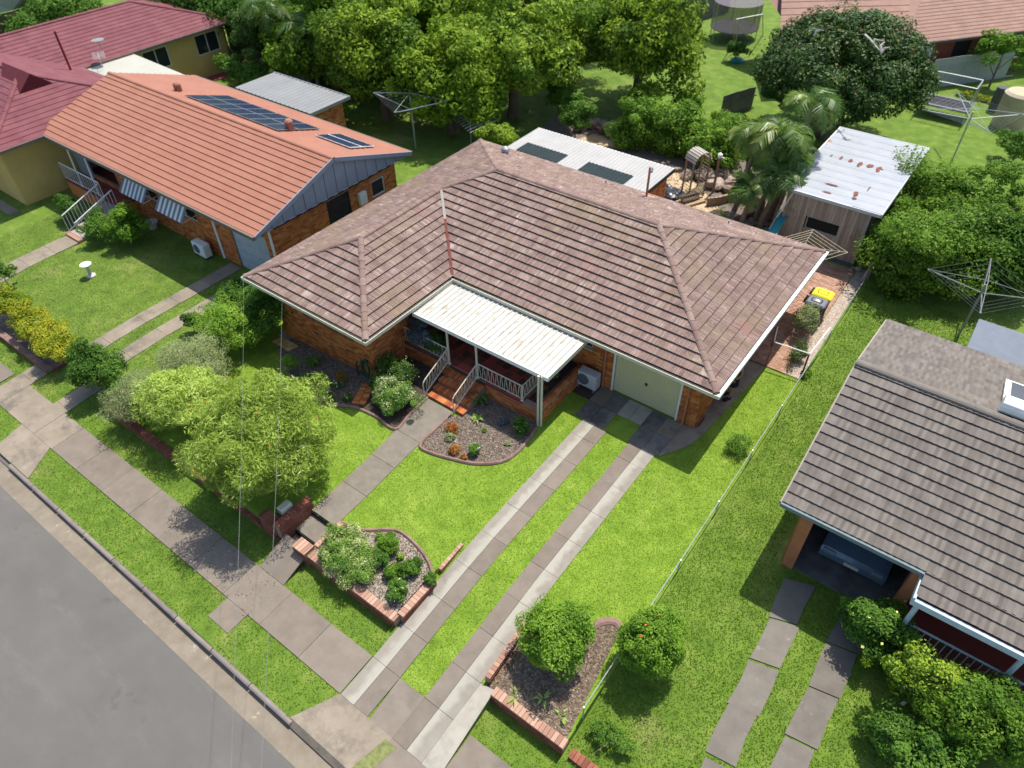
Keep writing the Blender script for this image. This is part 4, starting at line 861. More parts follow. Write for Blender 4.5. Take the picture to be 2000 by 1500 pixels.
# person at the side of the house
def person(label, x, y, rz):
    t = thing('person', label, 'person', (x, y, .03), rz=rz)
    J = {'pel': (0, 0, .92), 'ch': (0, 0, 1.28), 'nk': (0, .0, 1.50), 'hd': (0, .02, 1.60), 'ht': (0, .02, 1.76), 'hL': (.1, 0, .88), 'kL': (.12, .06, .50), 'aL': (.12, 0, .10), 'tL': (.13, .18, .04),
         'hR': (-.1, 0, .88), 'kR': (-.11, .10, .50), 'aR': (-.11, .14, .10), 'tR': (-.13, .32, .04), 'sL': (.19, 0, 1.42), 'eL': (.25, -.02, 1.15), 'wL': (.24, .12, .92), 'sR': (-.19, 0, 1.42), 'eR': (-.25, .0, 1.15), 'wR': (-.22, .18, 1.0)}
    Rr = dict(pel=.15, ch=.16, nk=.065, hd=.085, ht=.07, hL=.095, kL=.06, aL=.042, tL=.03, hR=.095, kR=.06, aR=.042, tR=.03, sL=.06, eL=.042, wL=.03, sR=.06, eR=.042, wR=.03)
    ed = [('pel', 'ch'), ('ch', 'nk'), ('nk', 'hd'), ('hd', 'ht'), ('pel', 'hL'), ('hL', 'kL'), ('kL', 'aL'), ('aL', 'tL'), ('pel', 'hR'), ('hR', 'kR'), ('kR', 'aR'), ('aR', 'tR'), ('ch', 'sL'), ('sL', 'eL'), ('eL', 'wL'), ('ch', 'sR'), ('sR', 'eR'), ('eR', 'wR')]
    def with_layer(name, keys, m, grow, root='pel'):
        ks = list(keys); me = bpy.data.meshes.new(name); import bmesh as bm_
        b = bm_.new(); lay = b.verts.layers.skin.verify(); vs = [b.verts.new(J[k]) for k in ks]
        for a, c in ed:
            if a in ks and c in ks: b.edges.new((vs[ks.index(a)], vs[ks.index(c)]))
        for v_, k in zip(vs, ks):
            r_ = Rr[k]+grow; v_[lay].radius = (r_, r_*(.8 if k in ('ch', 'pel') else 1)); v_[lay].use_root = (k == root)
        b.to_mesh(me); b.free(); me.materials.append(m)
        o = bpy.data.objects.new(name, me); COL.objects.link(o); o.parent = t
        md = o.modifiers.new('skin', 'SKIN'); md.use_smooth_shade = True; s = o.modifiers.new('sub', 'SUBSURF'); s.levels = 2; s.render_levels = 2
        return o
    with_layer('body', J.keys(), flat('skin', (.42, .22, .14), rough=.6), 0)
    navy = flat('navy_cloth', (.015, .015, .04), rough=.95)
    with_layer('shirt', ['pel', 'ch', 'sL', 'sR'], navy, .018)
    MB().lathe([(.17, .95), (.19, .8), (.205, .56), (.19, .56), (.10, .85)], (0, .03, 0), 14).build('shorts', navy, t, world=False)
    for a, x0 in ((0, .125), (.16, -.12)):
        sh = MB(); sh.rbox(x0-.055, a-.08, -.0, x0+.055, a+.23, .11, .03); sh.build('shoe', flat('black_shoe', (.012, .012, .014), rough=.6), t, world=False)
    hair = MB(); hair.lathe([(.094, 1.62), (.10, 1.70), (.085, 1.78), (.04, 1.82), (0, 1.83)], (0, .0, 0), 12); hair.sm = True; hair.build('hair', flat('brown_hair', (.05, .03, .02)), t, world=False)
    for sx in (-1, 1): MB().lathe([(0, -.01), (.01, 0), (0, .01)], (sx*.033, .098, 1.655), 6).build('eye', DK, t, world=False)
    MB().add([(-.012, .10, 1.61), (.012, .10, 1.61), (0, .10, 1.655), (0, .128, 1.615)], [(0, 1, 3), (1, 2, 3), (2, 0, 3)]).build('nose', MATS['skin'], t, world=False)
    for sx in (-1, 1):
        w = Vector(J['wL' if sx > 0 else 'wR']); hb = MB()
        for k in range(4): hb.tube([w+Vector(((k-1.5)*.02, .02, -.03)), w+Vector(((k-1.5)*.023, .05, -.085)), w+Vector(((k-1.5)*.023, .045, -.13+.008*abs(k-1.5)))], [.011, .009, .007], 5)
        hb.tube([w+Vector((-sx*.03, .02, -.02)), w+Vector((-sx*.055, .05, -.06))], [.012, .008], 5); hb.build('fingers', MATS['skin'], t, world=False)
    return t
pp = (-0.365, 2.693)
person('person in navy top and black shoes standing under the right eave, only bare legs showing', pp[0]+.10, pp[1]+.02, rad(150))

# ================================================================ back yard of the main house
WSH = mat('white_sheet_roof', two((.33, .32, .30), (.38, .37, .35)), scale=1.2, detail=6, rough=.5, dirt=((.27, .25, .22), 3, .6, .75, .4))
def corrugated(name, x0, y0, x1, y1, z, m, parent, along='y', pitch=.25, amp=.02, zfn=None, sheets=1, skip=None):
    """ribbed sheets; ribs run along the given axis"""
    zfn = zfn or (lambda x, y: z)
    a0, a1 = (x0, x1) if along == 'y' else (y0, y1); n = sheets
    for s_ in range(n):
        l = a0+(a1-a0)*s_/n; r = a0+(a1-a0)*(s_+1)/n; k = max(1, round((r-l)/pitch)); pts = []
        for i in range(k):
            q = l+(r-l)*i/k; w = (r-l)/k; pts += [(q, 0), (q+w*.15, amp), (q+w*.35, amp), (q+w*.5, 0)]
        pts.append((r-.002, 0)); vs = []
        for e in ((y0, y1) if along == 'y' else (x0, x1)):
            for p, h in pts:
                X, Y = (p, e) if along == 'y' else (e, p); vs.append((X, Y, zfn(X, Y)+h))
        N = len(pts); MB().add(vs, [(j, j+1, N+j+1, N+j) if along == 'y' else (j+1, j, N+j, N+j+1) for j in range(N-1)]).build(name, m, parent)
an = thing('brick_annex', 'low brick annex with flat white ribbed roof and two dark green panels', 'annex', (-11, 10.5, 0))
corrugated('roof_sheet', -14.85, 9.05, -7.55, 12.03, 2.40, WSH, an, 'y', .19, .022, sheets=8)
B(-14.87, 12.03, 2.25, -7.5, 12.07, 2.40).build('fascia', WHITE, an); B(-7.54, 9.1, 2.25, -7.50, 12.05, 2.42).build('fascia', DARKM, an)
DG = mat('dark_green_sheet', two((.010, .020, .022), (.02, .034, .036)), scale=3, rough=.5, spec=.15)
for q in ([(-14.385, 9.472, 2.430), (-14.200, 10.387, 2.430), (-11.962, 10.364, 2.430), (-12.097, 9.407, 2.430)], [(-10.985, 9.363, 2.430), (-10.843, 10.358, 2.430), (-8.568, 10.330, 2.430), (-8.683, 9.353, 2.430)]):
    x0 = (q[0][0]+q[1][0])/2; x1 = (q[2][0]+q[3][0])/2; y0 = (q[0][1]+q[3][1])/2; y1 = (q[1][1]+q[2][1])/2
    corrugated('dark_panel', x0, y0, x1, y1, 2.435, DG, an, 'y', .19, .02)
bw = []
brick_wall(an, (-7.75, 9.3), (-7.75, 11.85), -.1, 2.25, bw, MORT); brick_wall(an, (-7.75, 11.85), (-14.7, 11.85), -.4, 2.25, bw, MORT)
pieces('brick', an, BRK, bw, {'b': brick_unit()}, limit=150)
MB().tube([(-8.2, 11.2, 2.4), (-8.2, 11.2, 2.6)], .04, 6).build('vent_pipe', GREYM, an)
# shed
sh = thing('timber_shed', 'weathered board shed with rust streaked white metal roof in the back corner', 'shed', (-1, 16.5, 0))
RW = mat('rusty_white_sheet', two((.27, .29, .315), (.33, .35, .375)), scale=1, detail=6, rough=.5, dirt=[((.36, .31, .24), 2.0, .58, .8, .5, (1, .3, 1)), ((.26, .07, .045), 1.1, .665, .70, .9, (1.2, .6, 1))])
zf = lambda x, y: 2.62-.0*(y-13)
for i in range(11):
    a = 12.86+7.15*i/11; corrugated('roof_sheet', -2.95, a, -.15, a+7.15/11-.012, 2.60+.0015*i, RW, sh, 'x', .33, .010)
    corrugated('roof_sheet', -.16, a, .97, a+7.15/11-.012, 2.615+.0015*i, RW, sh, 'x', .33, .010)
RUST = flat('rust', (.17, .06, .042), .45, scale=14)
rr = random.Random(5)
for k in range(6):
    x = -2.3+.42*k; y = 16.7+rr.uniform(-.1, .1); w = .035+.022*k; mb = MB(); n = 9
    mb.add([(x+w*(1+.5*rr.random())*math.cos(2*math.pi*i/n)*.8, y+(.17+.03*k)*math.sin(2*math.pi*i/n)*(.6+.6*rr.random()), 2.625) for i in range(n)], [tuple(range(n))]); mb.build('rust_patch', RUST, sh)
for x, y, w, h in ((-1.4, 14.1, .28, .07), (-1.35, 13.35, .22, .06), (-.35, 13.9, .12, .2), (-.05, 14.6, .03, .25), (-.3, 13.5, .1, .1), (-.25, 19.3, .05, .08)):
    n = 9; MB().add([(x+w*math.cos(2*math.pi*i/n)*(.6+.6*rr.random()), y+h*math.sin(2*math.pi*i/n)*(.6+.6*rr.random()), 2.632) for i in range(n)], [tuple(range(n))]).build('rust_patch', RUST, sh)
B(-2.95, 12.80, 2.47, .98, 12.86, 2.60).build('fascia', flat('grey_trim', (.5, .5, .5)), sh); B(.97, 12.80, 2.47, 1.02, 20.0, 2.63).build('fascia', flat('grey_trim2', (.42, .42, .43)), sh); B(-2.99, 12.8, 2.47, -2.95, 20, 2.6).build('fascia', WHITE, sh)
BRD = mat('weathered_board', [(0, (.24, .18, .135)), (.4, (.38, .29, .225)), (.7, (.48, .375, .295)), (1, (.58, .48, .38))], src='mix', mix=.5, scale=3, detail=9, rough=.9, stretch=(6, 6, .5), dirt=((.08, .06, .05), 1, .55, .7, .5))
def boards(parent, p, q, z0, z1, w, m, hole=None, th=.02, gap=.008):
    p = Vector((p[0], p[1], 0)); q = Vector((q[0], q[1], 0)); d = (q-p).normalized(); L = (q-p).length; o = Vector((d.y, -d.x, 0)); n = round(L/w)
    for i in range(n):
        u = L*(i+.5)/n; sg = [(z0, z1)]
        if hole and hole[0] < u < hole[1]: sg = [(z0, hole[2]), (hole[3], z1)]
        for a, b in sg: MB().obox(p+d*u+o*random.uniform(0, .006)+Vector((0, 0, (a+b)/2)), d, o, (0, 0, 1), L/n-gap, th, b-a).build('board', m, parent)
boards(sh, (-2.75, 13.0), (.58, 13.0), .12, 2.47, .14, BRD, (1.02, 2.42, 1.02, 1.58))
boards(sh, (.58, 13.0), (.58, 19.8), .1, 2.5, .2, flat('shaded_board', (.14, .10, .08))); boards(sh, (-2.75, 19.8), (-2.75, 13.0), .1, 2.5, .25, BRD)  # right wall boards in a darker brown, the wall's shade put into the colour
B(-2.74, 13.03, 0, .55, 13.08, 2.5).build('lining', DK, sh); B(-2.7, 19.7, 0, .55, 19.75, 2.5).build('lining', DK, sh)
window(sh, (-1.73, 13.0), (-.33, 13.0), 1.02, 1.58, 1, flat('grey_window_frame', (.4, .4, .42))); B(-2.8, 12.9, -.02, .62, 13.02, .12).build('base_beam', flat('slate_beam', (.10, .12, .15)), sh)
B(.55, 12.95, .1, .63, 13.02, 2.5).build('corner_post', flat('grey_trim3', (.35, .34, .34)), sh)
# folding clothesline with pale yellow cords
ye = flat('cord_yellow', (.62, .52, .30), rough=.6)
cl_ = thing('clothesline', 'small clothesline with pale yellow cords in front of the timber shed', 'clothesline', (-1.05, 11.2, 0))
MB().tube([(-.95, 10.2, 0), (-.95, 10.2, 1.75)], .035, 8).build('pole', GREYM, cl_)
ce = Vector((-1.05, 11.5, 1.9)); mb = MB(); L_ = Vector((-2.064, 9.761, 1.900)); Rr_ = Vector((0.593, 10.642, 1.900)); Bt = Vector((-.36, 8.9, 1.9))
for i in range(1, 7):
    t = i/6; a = Bt.lerp(L_, t) if 0 else None
    c = Vector((-.95, 10.2, 1.85)); p0 = c+(ce-c)*t; p1 = c+(Rr_-c)*t; p2 = c+(Bt-c)*t; p3 = c+(L_-c)*t
    for u, v in ((p0, p1), (p1, p2), (p3, p0)): mb.tube([u, v], .009, 4)
mb.build('cords', ye, cl_)
for e in (ce, Rr_, Bt, L_): MB().tube([(-.95, 10.2, 1.8), e], .014, 5).build('arm', GREYM, cl_)
# play slide, leaning pole
sl = thing('slide', 'teal plastic slide leaning beside the shed wall', 'slide', (-3.2, 11.5, 0))
TEAL = flat('teal_plastic', (.05, .30, .29), .05, rough=.4)
a = Vector((-2.672, 11.678, 1.000)); b = Vector((-2.723, 13.215, 1.300)); d = (b-a).normalized(); s_ = Vector((d.y, -d.x, 0)).normalized()
a2 = a-d*1.0; a2.z = .3
MB().obox(a2.lerp(b, .5), (b-a2).normalized(), s_, (b-a2).normalized().cross(s_), (b-a2).length, .32, .03).build('chute', TEAL, sl)
for k in (-1, 1): MB().obox(a2.lerp(b, .5)+s_*.17*k+Vector((0, 0, .06)), (b-a2).normalized(), s_, (b-a2).normalized().cross(s_), (b-a2).length, .03, .12).build('side_rail', TEAL, sl)
MB().tube([b, (b.x+.1, b.y+.2, 0)], .03, 6).tube([b+s_*.3, (b.x+.4, b.y+.2, 0)], .03, 6).build('ladder', DARKM, sl)
lp = thing('leaning_pole', 'long white pole leaning from the yard up to the shed roof corner', 'pole', (-3.336, 13.360, 0.000))
MB().tube([(-3.122, 12.710, 0.400), (-2.525, 12.830, 2.450)], .03, 6).build('pole', WHITE, lp)
ct = thing('crates', 'stacked dark plastic crates beside the shed wall', 'crate', (-2.95, 12.6, 0))
for k in range(2):
    MB().box(-3.25, 12.4, .02+.32*k, -2.85, 12.85, .30+.32*k).build('crate', flat('grey_crate%d' % k, (.09+.05*k, .10+.05*k, .11+.05*k)), ct)
# arbour: slatted arch on ladder sides
ar = thing('garden_arbour', 'timber arbour with slatted arch top and ladder sides in the sandy back yard', 'arbour', (-7.6, 14.6, 0))
AT = mat('arbour_timber', two((.16, .12, .08), (.30, .24, .17)), scale=4, rough=.9, stretch=(1, 1, .3))
f1, f2, g1, g2 = Vector((-7.948, 14.460, 0.000)), Vector((-7.583, 14.110, 0.000)), Vector((-7.520, 15.138, 0.000)), Vector((-7.187, 15.064, 0.000))
ax = ((g1+g2)/2-(f1+f2)/2); span = ax.length; ax.normalize(); dp = Vector((ax.y, -ax.x, 0)); c0 = (f1+f2+g1+g2)/4; dw_ = .55; H = 1.75
for sg in (-1, 1):
    base = c0+ax*span/2*sg
    for k in (-1, 1): B(base.x+dp.x*dw_/2*k-.035, base.y+dp.y*dw_/2*k-.035, 0, base.x+dp.x*dw_/2*k+.035, base.y+dp.y*dw_/2*k+.035, H).build('post', AT, ar)
    for i in range(11): MB().tube([base+dp*dw_/2+Vector((0, 0, .15+.15*i)), base-dp*dw_/2+Vector((0, 0, .15+.15*i))], .016, 4).build('rung', AT, ar)
SLT = mat('silvered_slat', two((.34, .30, .26), (.48, .43, .38)), scale=5, rough=.9)
for i in range(11):
    an_ = math.pi*(i+.5)/11; p = c0+ax*(-math.cos(an_)*span/2*1.05)+Vector((0, 0, H+math.sin(an_)*span*.52)); t_ = ax*math.sin(an_)+Vector((0, 0, 1))*math.cos(an_)
    MB().obox(p, dp, t_.normalized(), dp.cross(t_.normalized()), dw_+.22, .10, .025).build('slat', SLT, ar)
for k in (-1, 1):
    MB().tube([c0+dp*dw_/2*k+ax*(-math.cos(math.pi*i/10)*span/2)+Vector((0, 0, H+math.sin(math.pi*i/10)*span*.48)) for i in range(11)], .035, 4).build('arch', AT, ar)
for i in range(9):
    p = c0+ax*(span*(i-4)/9)+dp*.1; MB().obox(Vector((p.x, p.y, .16)), dp, ax, (0, 0, 1), .62, span/9*.6, .03).build('floor_slat', PTIMB, ar)
# lamp post
l0 = Vector((-6.827, 15.383, 0.000)); lm = thing('lamp_post', 'white garden lamp on a brown timber post beside the arbour', 'lamp', l0)
B(l0.x-.05, l0.y-.05, 0, l0.x+.05, l0.y+.05, 1.75).build('post', flat('brown_post', (.22, .15, .11)), lm)
MB().lathe([(.03, 1.75), (.10, 1.8), (.12, 1.95), (.04, 2.03), (0, 2.05)], (l0.x, l0.y, 0), 10).build('lamp_head', WHITE, lm); MB().tube([(l0.x, l0.y, 1.85), (l0.x+.25, l0.y, 1.82)], .03, 6).build('arm', WHITE, lm)
# timber steps and curved sleeper wall
ts = thing('timber_steps', 'pine timber steps at the foot of the arbour', 'steps', (-7.211, 13.955, 0.000))
q = Vector((-7.189, 13.911, 0.000))
for k in range(3): MB().obox(q+dp*(-.25*k+.2)+Vector((0, 0, .08+.1*k)), ax, dp, (0, 0, 1), 1.1, .2, .09).build('sleeper', PTIMB, ts)
def sleepers(label, pts, h, n=3):
    t = thing('sleeper_wall', label, 'retaining wall', (pts[0][0], pts[0][1], 0)); q = smooth(pts, 3)
    for a, b in zip(q[:-1], q[1:]):
        a = Vector((a[0], a[1], 0)); b = Vector((b[0], b[1], 0)); d = (b-a).normalized(); o = Vector((d.y, -d.x, 0))
        for k in range(n): MB().obox((a+b)/2+Vector((0, 0, h*(k+.5)/n)), d, o, (0, 0, 1), (b-a).length+.03, .1, h/n-.01).build('sleeper', PTIMB, t)
    return t
sleepers('curved pine sleeper wall right of the arbour steps', [(-6.512, 14.040), (-6.161, 14.407), (-5.714, 15.142), (-4.927, 15.406), (-4.215, 15.214)], .42)
sleepers('low sleeper edge left of the arbour steps', [(-7.687, 13.201), (-7.524, 13.672), (-7.437, 14.033)], .25, 1)
lg = thing('log', 'short dark hollow log lying on the sand near the palms', 'log', (-4.956, 13.833, 0.000)); MB().tube([(-4.835, 13.500, 0.120), (-4.334, 14.692, 0.150)], [.12, .09], 8).build('wood', BARK, lg)
# black tarp folds
tp = thing('tarp', 'crumpled black plastic sheet on the ground behind the tiled roof', 'tarp', (-8.352, 13.440, 0.000)); mb = MB(); n = 22; rg = np.random.default_rng(3)
o0 = Vector((-9.135, 13.614, 0.000)); o1 = Vector((-7.334, 13.453, 0.000)); o2 = Vector((-9.123, 14.374, 0.000)); u_ = (o1-o0); v_ = (o2-o0)*1.3; hh = np.zeros((n+1, n+1))
for s_ in (3, 6, 11):
    c_ = rg.normal(0, 1, (s_+2, s_+2))
    for i in range(n+1):
        for j in range(n+1):
            x, y = i/n*s_, j/n*s_; a_, b_ = int(x), int(y); hh[i, j] += .10/s_*((c_[a_, b_]*(1-x+a_)+c_[a_+1, b_]*(x-a_))*(1-y+b_)+(c_[a_, b_+1]*(1-x+a_)+c_[a_+1, b_+1]*(x-a_))*(y-b_))*2
mb.add([o0+u_*(i/n)+v_*(j/n)+Vector((0, 0, .10+abs(hh[i, j]))) for i in range(n+1) for j in range(n+1)], [(i*(n+1)+j, (i+1)*(n+1)+j, (i+1)*(n+1)+j+1, i*(n+1)+j+1) for i in range(n) for j in range(n)])
mb.build('sheet', flat('black_plastic', (.03, .032, .04), rough=.3), tp)
# boulders: each one its own thing, placed along the terraces
ROCK = mat('boulder_rock', [(0, (.16, .11, .08)), (.5, (.30, .23, .18)), (1, (.46, .38, .31))], src='mix', mix=.5, scale=3, detail=9, rough=.95, bump=.03, bscale=6)
def rockmesh(seed):
    rg = np.random.default_rng(seed); mb = MB(); n, m_ = 8, 5; vs = [(0, 0, -.5)]
    for i in range(1, m_):
        for j in range(n):
            a = math.pi*i/m_-math.pi/2; b = 2*math.pi*j/n+.3*rg.random(); r = .5*rg.uniform(.78, 1.12); vs.append((math.cos(a)*math.cos(b)*r, math.cos(a)*math.sin(b)*r, math.sin(a)*r))
    vs.append((0, 0, .45)); f = [(0, 1+(j+1) % n, 1+j) for j in range(n)]+[(1+i*n+j, 1+i*n+(j+1) % n, 1+(i+1)*n+(j+1) % n, 1+(i+1)*n+j) for i in range(m_-2) for j in range(n)]+[(len(vs)-1, 1+(m_-2)*n+j, 1+(m_-2)*n+(j+1) % n) for j in range(n)]
    mb.add(vs, f); me = mb.mesh('boulder'); me.materials.append(ROCK); return me
RKS = [rockmesh(i) for i in range(5)]; RG = random.Random(9)
def rocks(line, n, s, label, grp, wid=.3, layers=1):
    q = smooth(line, 6); rt = thing('rock_wall', label, 'rock wall', (q[0][0], q[0][1], zg(*q[0])))
    for i in range(n):
        t = (i+.5)/n*(len(q)-1); k = int(t); p = Vector(q[k]+(0,)).lerp(Vector(q[min(k+1, len(q)-1)]+(0,)), t-k)
        for l in range(layers):
            o = bpy.data.objects.new('boulder', RKS[RG.randrange(5)]); COL.objects.link(o); sc = s*RG.uniform(.7, 1.35)
            x, y = p.x+RG.uniform(-wid, wid)*.5, p.y+RG.uniform(-wid, wid)*.5; o.location = (x, y, zg(x, y)+sc*.28+l*s*.6); o.scale = (sc*RG.uniform(.9, 1.4), sc, sc*RG.uniform(.6, .9)); o.rotation_euler = (RG.uniform(-.3, .3), RG.uniform(-.3, .3), RG.uniform(0, 6.3))
            o.parent = rt; o.location -= rt.location
rocks([(-16.403, 18.216), (-16.097, 18.935), (-15.187, 19.008), (-14.347, 18.385), (-13.376, 17.181)], 14, .42, 'small terrace of stacked brown boulders left of the back hedge', 'boulders of the terrace left of the back hedge', layers=2)
rocks([(-8.397, 16.250), (-7.712, 16.277), (-7.287, 16.841), (-6.680, 17.011), (-5.994, 16.983)], 14, .62, 'rock terrace of brown boulders between arbour and palms', 'boulders of the terrace beside the arbour', wid=.7)
rocks([(-7.055, 15.469), (-6.637, 16.018), (-5.945, 16.259)], 6, .6, 'row of large flat boulders just above the curved sleeper wall', 'flat boulders above the sleeper wall', wid=.5)
rocks([(-10.780, 16.389), (-10.039, 16.652), (-9.062, 16.446)], 6, .3, 'line of small pale stones under the back hedge', 'small stones under the back hedge', wid=.5)
rocks([(0.514, 12.667), (0.945, 12.976), (1.030, 13.739)], 5, .25, 'small pale stones beside the shed base', 'small stones beside the shed', wid=.4)
# stepping area left of the house
lsp = thing('left_side_path', None, None, (-15.9, -3, -.4)); lsp['kind'] = 'structure'
MB().prism([(-15.789, -3.993), (-15.873, -3.387), (-14.848, -3.970), (-15.104, -3.981)], -.45, -.33).build('slab', CONCL, lsp)
SSM = mat('sandstone', two((.48, .30, .11), (.62, .42, .18)), src='rnd', rough=.9)
sa, sb, sc_, sd_ = Vector((-15.742, -4.380, -0.383)), Vector((-15.640, -3.938, -0.376)), Vector((-14.561, -4.012, -0.304)), Vector((-14.686, -4.455, -0.312))
for i in range(2):
    for j in range(4):
        f = lambda u, v: sa.lerp(sb, u).lerp(sd_.lerp(sc_, u), v)
        q = [f(i/2+.02, j/4+.02), f((i+1)/2-.02, j/4+.02), f((i+1)/2-.02, (j+1)/4-.02), f(i/2+.02, (j+1)/4-.02)]
        MB().prism([(p.x, p.y) for p in q], -.5, lambda x, y: zg(x, y)+.05).build('sandstone_block', SSM, lsp)

# ================================================================ left neighbour: orange metal tile roof
OR = mat('orange_metal_tile', two((.27, .108, .066), (.32, .14, .088)), scale=1.0, detail=8, rough=.65, dirt=((.34, .18, .14), 3, .55, .75, .4))
BLG = mat('blue_grey_board', two((.20, .22, .26), (.245, .27, .31)), scale=1, rough=.7)
lh = thing('orange_roof_house', 'brick house with orange metal tile roof and blue grey gable boards', 'house', (-26, 2, -.4))
lx0, lx1, ly0, ly1 = -34.0, -17.75, -2.62, 6.15; rdy = (ly0+ly1)/2; LE = 2.62; ltp = 1.45/((ly1-ly0)/2)
def strip_roof(parent, x0, x1, y0, y1, z0, tp, n, m, name='tile_course', rib=.0, poly=None, ax='x', lift=.045):
    """stepped courses from the eave y0 up to the ridge y1 (y1 may be < y0)"""
    for i in range(n):
        a = y0+(y1-y0)*i/n; b = y0+(y1-y0)*(i+1)/n+(y1-y0)/n*.06; h0 = abs(a-y0)*tp; h1 = abs(b-y0)*tp
        xa, xb = (x0, x1) if poly is None else poly((i)/n); xa1, xb1 = (x0, x1) if poly is None else poly(min(1, (i+1)/n))
        P3 = (lambda x, y, z: (x, y, z)) if ax == 'x' else (lambda x, y, z: (y, x, z))
        vs = [P3(xa, a, z0+h0), P3(xb, a, z0+h0), P3(xa, a, z0+h0+lift), P3(xb, a, z0+h0+lift), P3(xb1, b, z0+h1+.006), P3(xa1, b, z0+h1+.006)]
        MB().add(vs, [(0, 1, 3, 2), (2, 3, 4, 5)]).build(name, m, parent)
strip_roof(lh, lx0, lx1, ly0, rdy, LE, ltp, 15, OR); strip_roof(lh, lx1, lx0, ly1, rdy, LE, ltp, 15, OR)
ridge_caps(lh, OR, (lx0, rdy, LE+1.46), (lx1, rdy, LE+1.46), w=.10, h=.07, L=.8)
# gable triangle of vertical boards, set in from the verge
gx = lx1-.12
for i in range(30):
    a = ly0+.05+(ly1-ly0-.1)*i/30; b = ly0+.05+(ly1-ly0-.1)*(i+1)/30; h = lambda y: max(.02, min(y-ly0, ly1-y)*ltp)
    mb = MB(); e = .02 if i % 2 else .0; a += .008; b -= .008
    zb = LE-.12 if True else 0; mb.add([(gx+e, a, zb), (gx+e, b, zb), (gx+e, b, LE-.03+h(b)), (gx+e, a, LE-.03+h(a)), (gx-.04, a, zb), (gx-.04, b, zb), (gx-.04, b, LE-.03+h(b)), (gx-.04, a, LE-.03+h(a))], [(0, 1, 2, 3), (1, 5, 6, 2), (0, 3, 7, 4), (0, 4, 5, 1)]); mb.build('gable_board', BLG, lh)
B(gx-.05, ly0+1.2, LE-.2, gx-.03, ly1-1.2, LE+.3).build('gable_backing', DK, lh)
for s_, (ya, yb) in enumerate(((ly0, rdy), (ly1, rdy))):
    d = Vector((0, yb-ya, 1.45)); L = d.length; MB().obox(Vector((lx1+.01, (ya+yb)/2, LE+.725-.04)), d.normalized(), (1, 0, 0), d.normalized().cross(Vector((1, 0, 0))), L, .05, .17).build('bargeboard', BLG, lh)
B(lx0, ly0-.1, LE-.12, lx1, ly0-.0, LE+.03).build('gutter', flat('brown_gutter', (.16, .12, .10)), lh); B(lx0, ly1, LE-.12, lx1, ly1+.1, LE+.03).build('gutter', MATS['brown_gutter'], lh)
B(lx0+.1, ly0+.02, LE-.12, lx1-.1, ly1-.02, LE-.1).build('soffit', SHADEC, lh)
bw = []; fy = -1.75
fx0, fx1 = -33.2, -18.15
FX = lambda x: x-fx0
brick_wall(lh, (fx0, fy), (fx1, fy), -.5, LE-.12, bw, MORT, holes=[(FX(-20.9), FX(-18.5), -.5, 1.85), (FX(-25.1), FX(-23.4), .9, 2.0), (FX(-27.9), FX(-26.3), .9, 2.0), (0, FX(-29.6), .62, 2.5)])
brick_wall(lh, (fx1, fy), (fx1, 5.4), -.5, LE-.12, bw, MORT, holes=[(3.0, 4.3, 1.1, 2.2), (5.6, 6.4, 1.25, 2.0)])
pieces('brick', lh, BRK, bw, {'b': brick_unit()}, limit=300)
B(fx0, 5.3, -.5, fx1, 5.4, LE-.12).box(fx0, fy, -.5, fx0+.1, 5.4, LE-.12).build('wall', BLG, lh)
# porch recess on the far side
B(fx0+.1, .6, .2, -29.6, .7, LE-.12).build('porch_wall', BLG, lh); B(-29.65, fy, .2, -29.55, .7, LE-.12).build('porch_wall', BLG, lh); B(fx0, fy-.9, .3, -28.6, .6, .42).build('porch_floor', flat('red_porch', (.22, .05, .04)), lh)
B(fx0, fy-.9, -.5, -28.6, fy-.8, .3).box(-28.7, fy-.8, -.5, -28.6, fy, .3).build('porch_base', BRK, lh)
B(-33.2, fy-.05, .42, -32.0, fy+.02, LE-.12).build('porch_screen', BLG, lh)
for x in (-31.7, -30.2): MB().tube([(x, fy-.85, .42), (x, ly0+.1, LE-.12)], .04, 6).build('post', WHITE, lh)
def bars(parent, a, b, h, n, m=WHITE, name='railing', r=.02):
    a, b = Vector(a), Vector(b); up = Vector((0, 0, 1)); q = MB().tube([a+up*h, b+up*h], r*1.5, 6).tube([a+up*.08, b+up*.08], r, 5).build(name, m, parent)
    for i in range(n+1): p = a.lerp(b, i/n); MB().tube([p+up*.08, p+up*h], r*.6, 4).build('baluster', m, q)
    return q
bars(lh, (fx0, fy-.87, .42), (-29.7, fy-.87, .42), .85, 16)
for i in range(5):
    B(-29.6, -4.75+.42*i, -.5, -28.55, -4.3+.42*i, -.26+.15*i).build('stair', flat('stair_concrete%d' % i, (.30, .26, .22)), lh)
for x in (-29.6, -28.5): bars(lh, (x, -4.75, -.3), (x, fy-.9, .42), .85, 13, name='stair_railing')
B(-29.7, -4.95, -.45, -28.45, -4.72, -.28).build('step_edge', BRKS, lh)
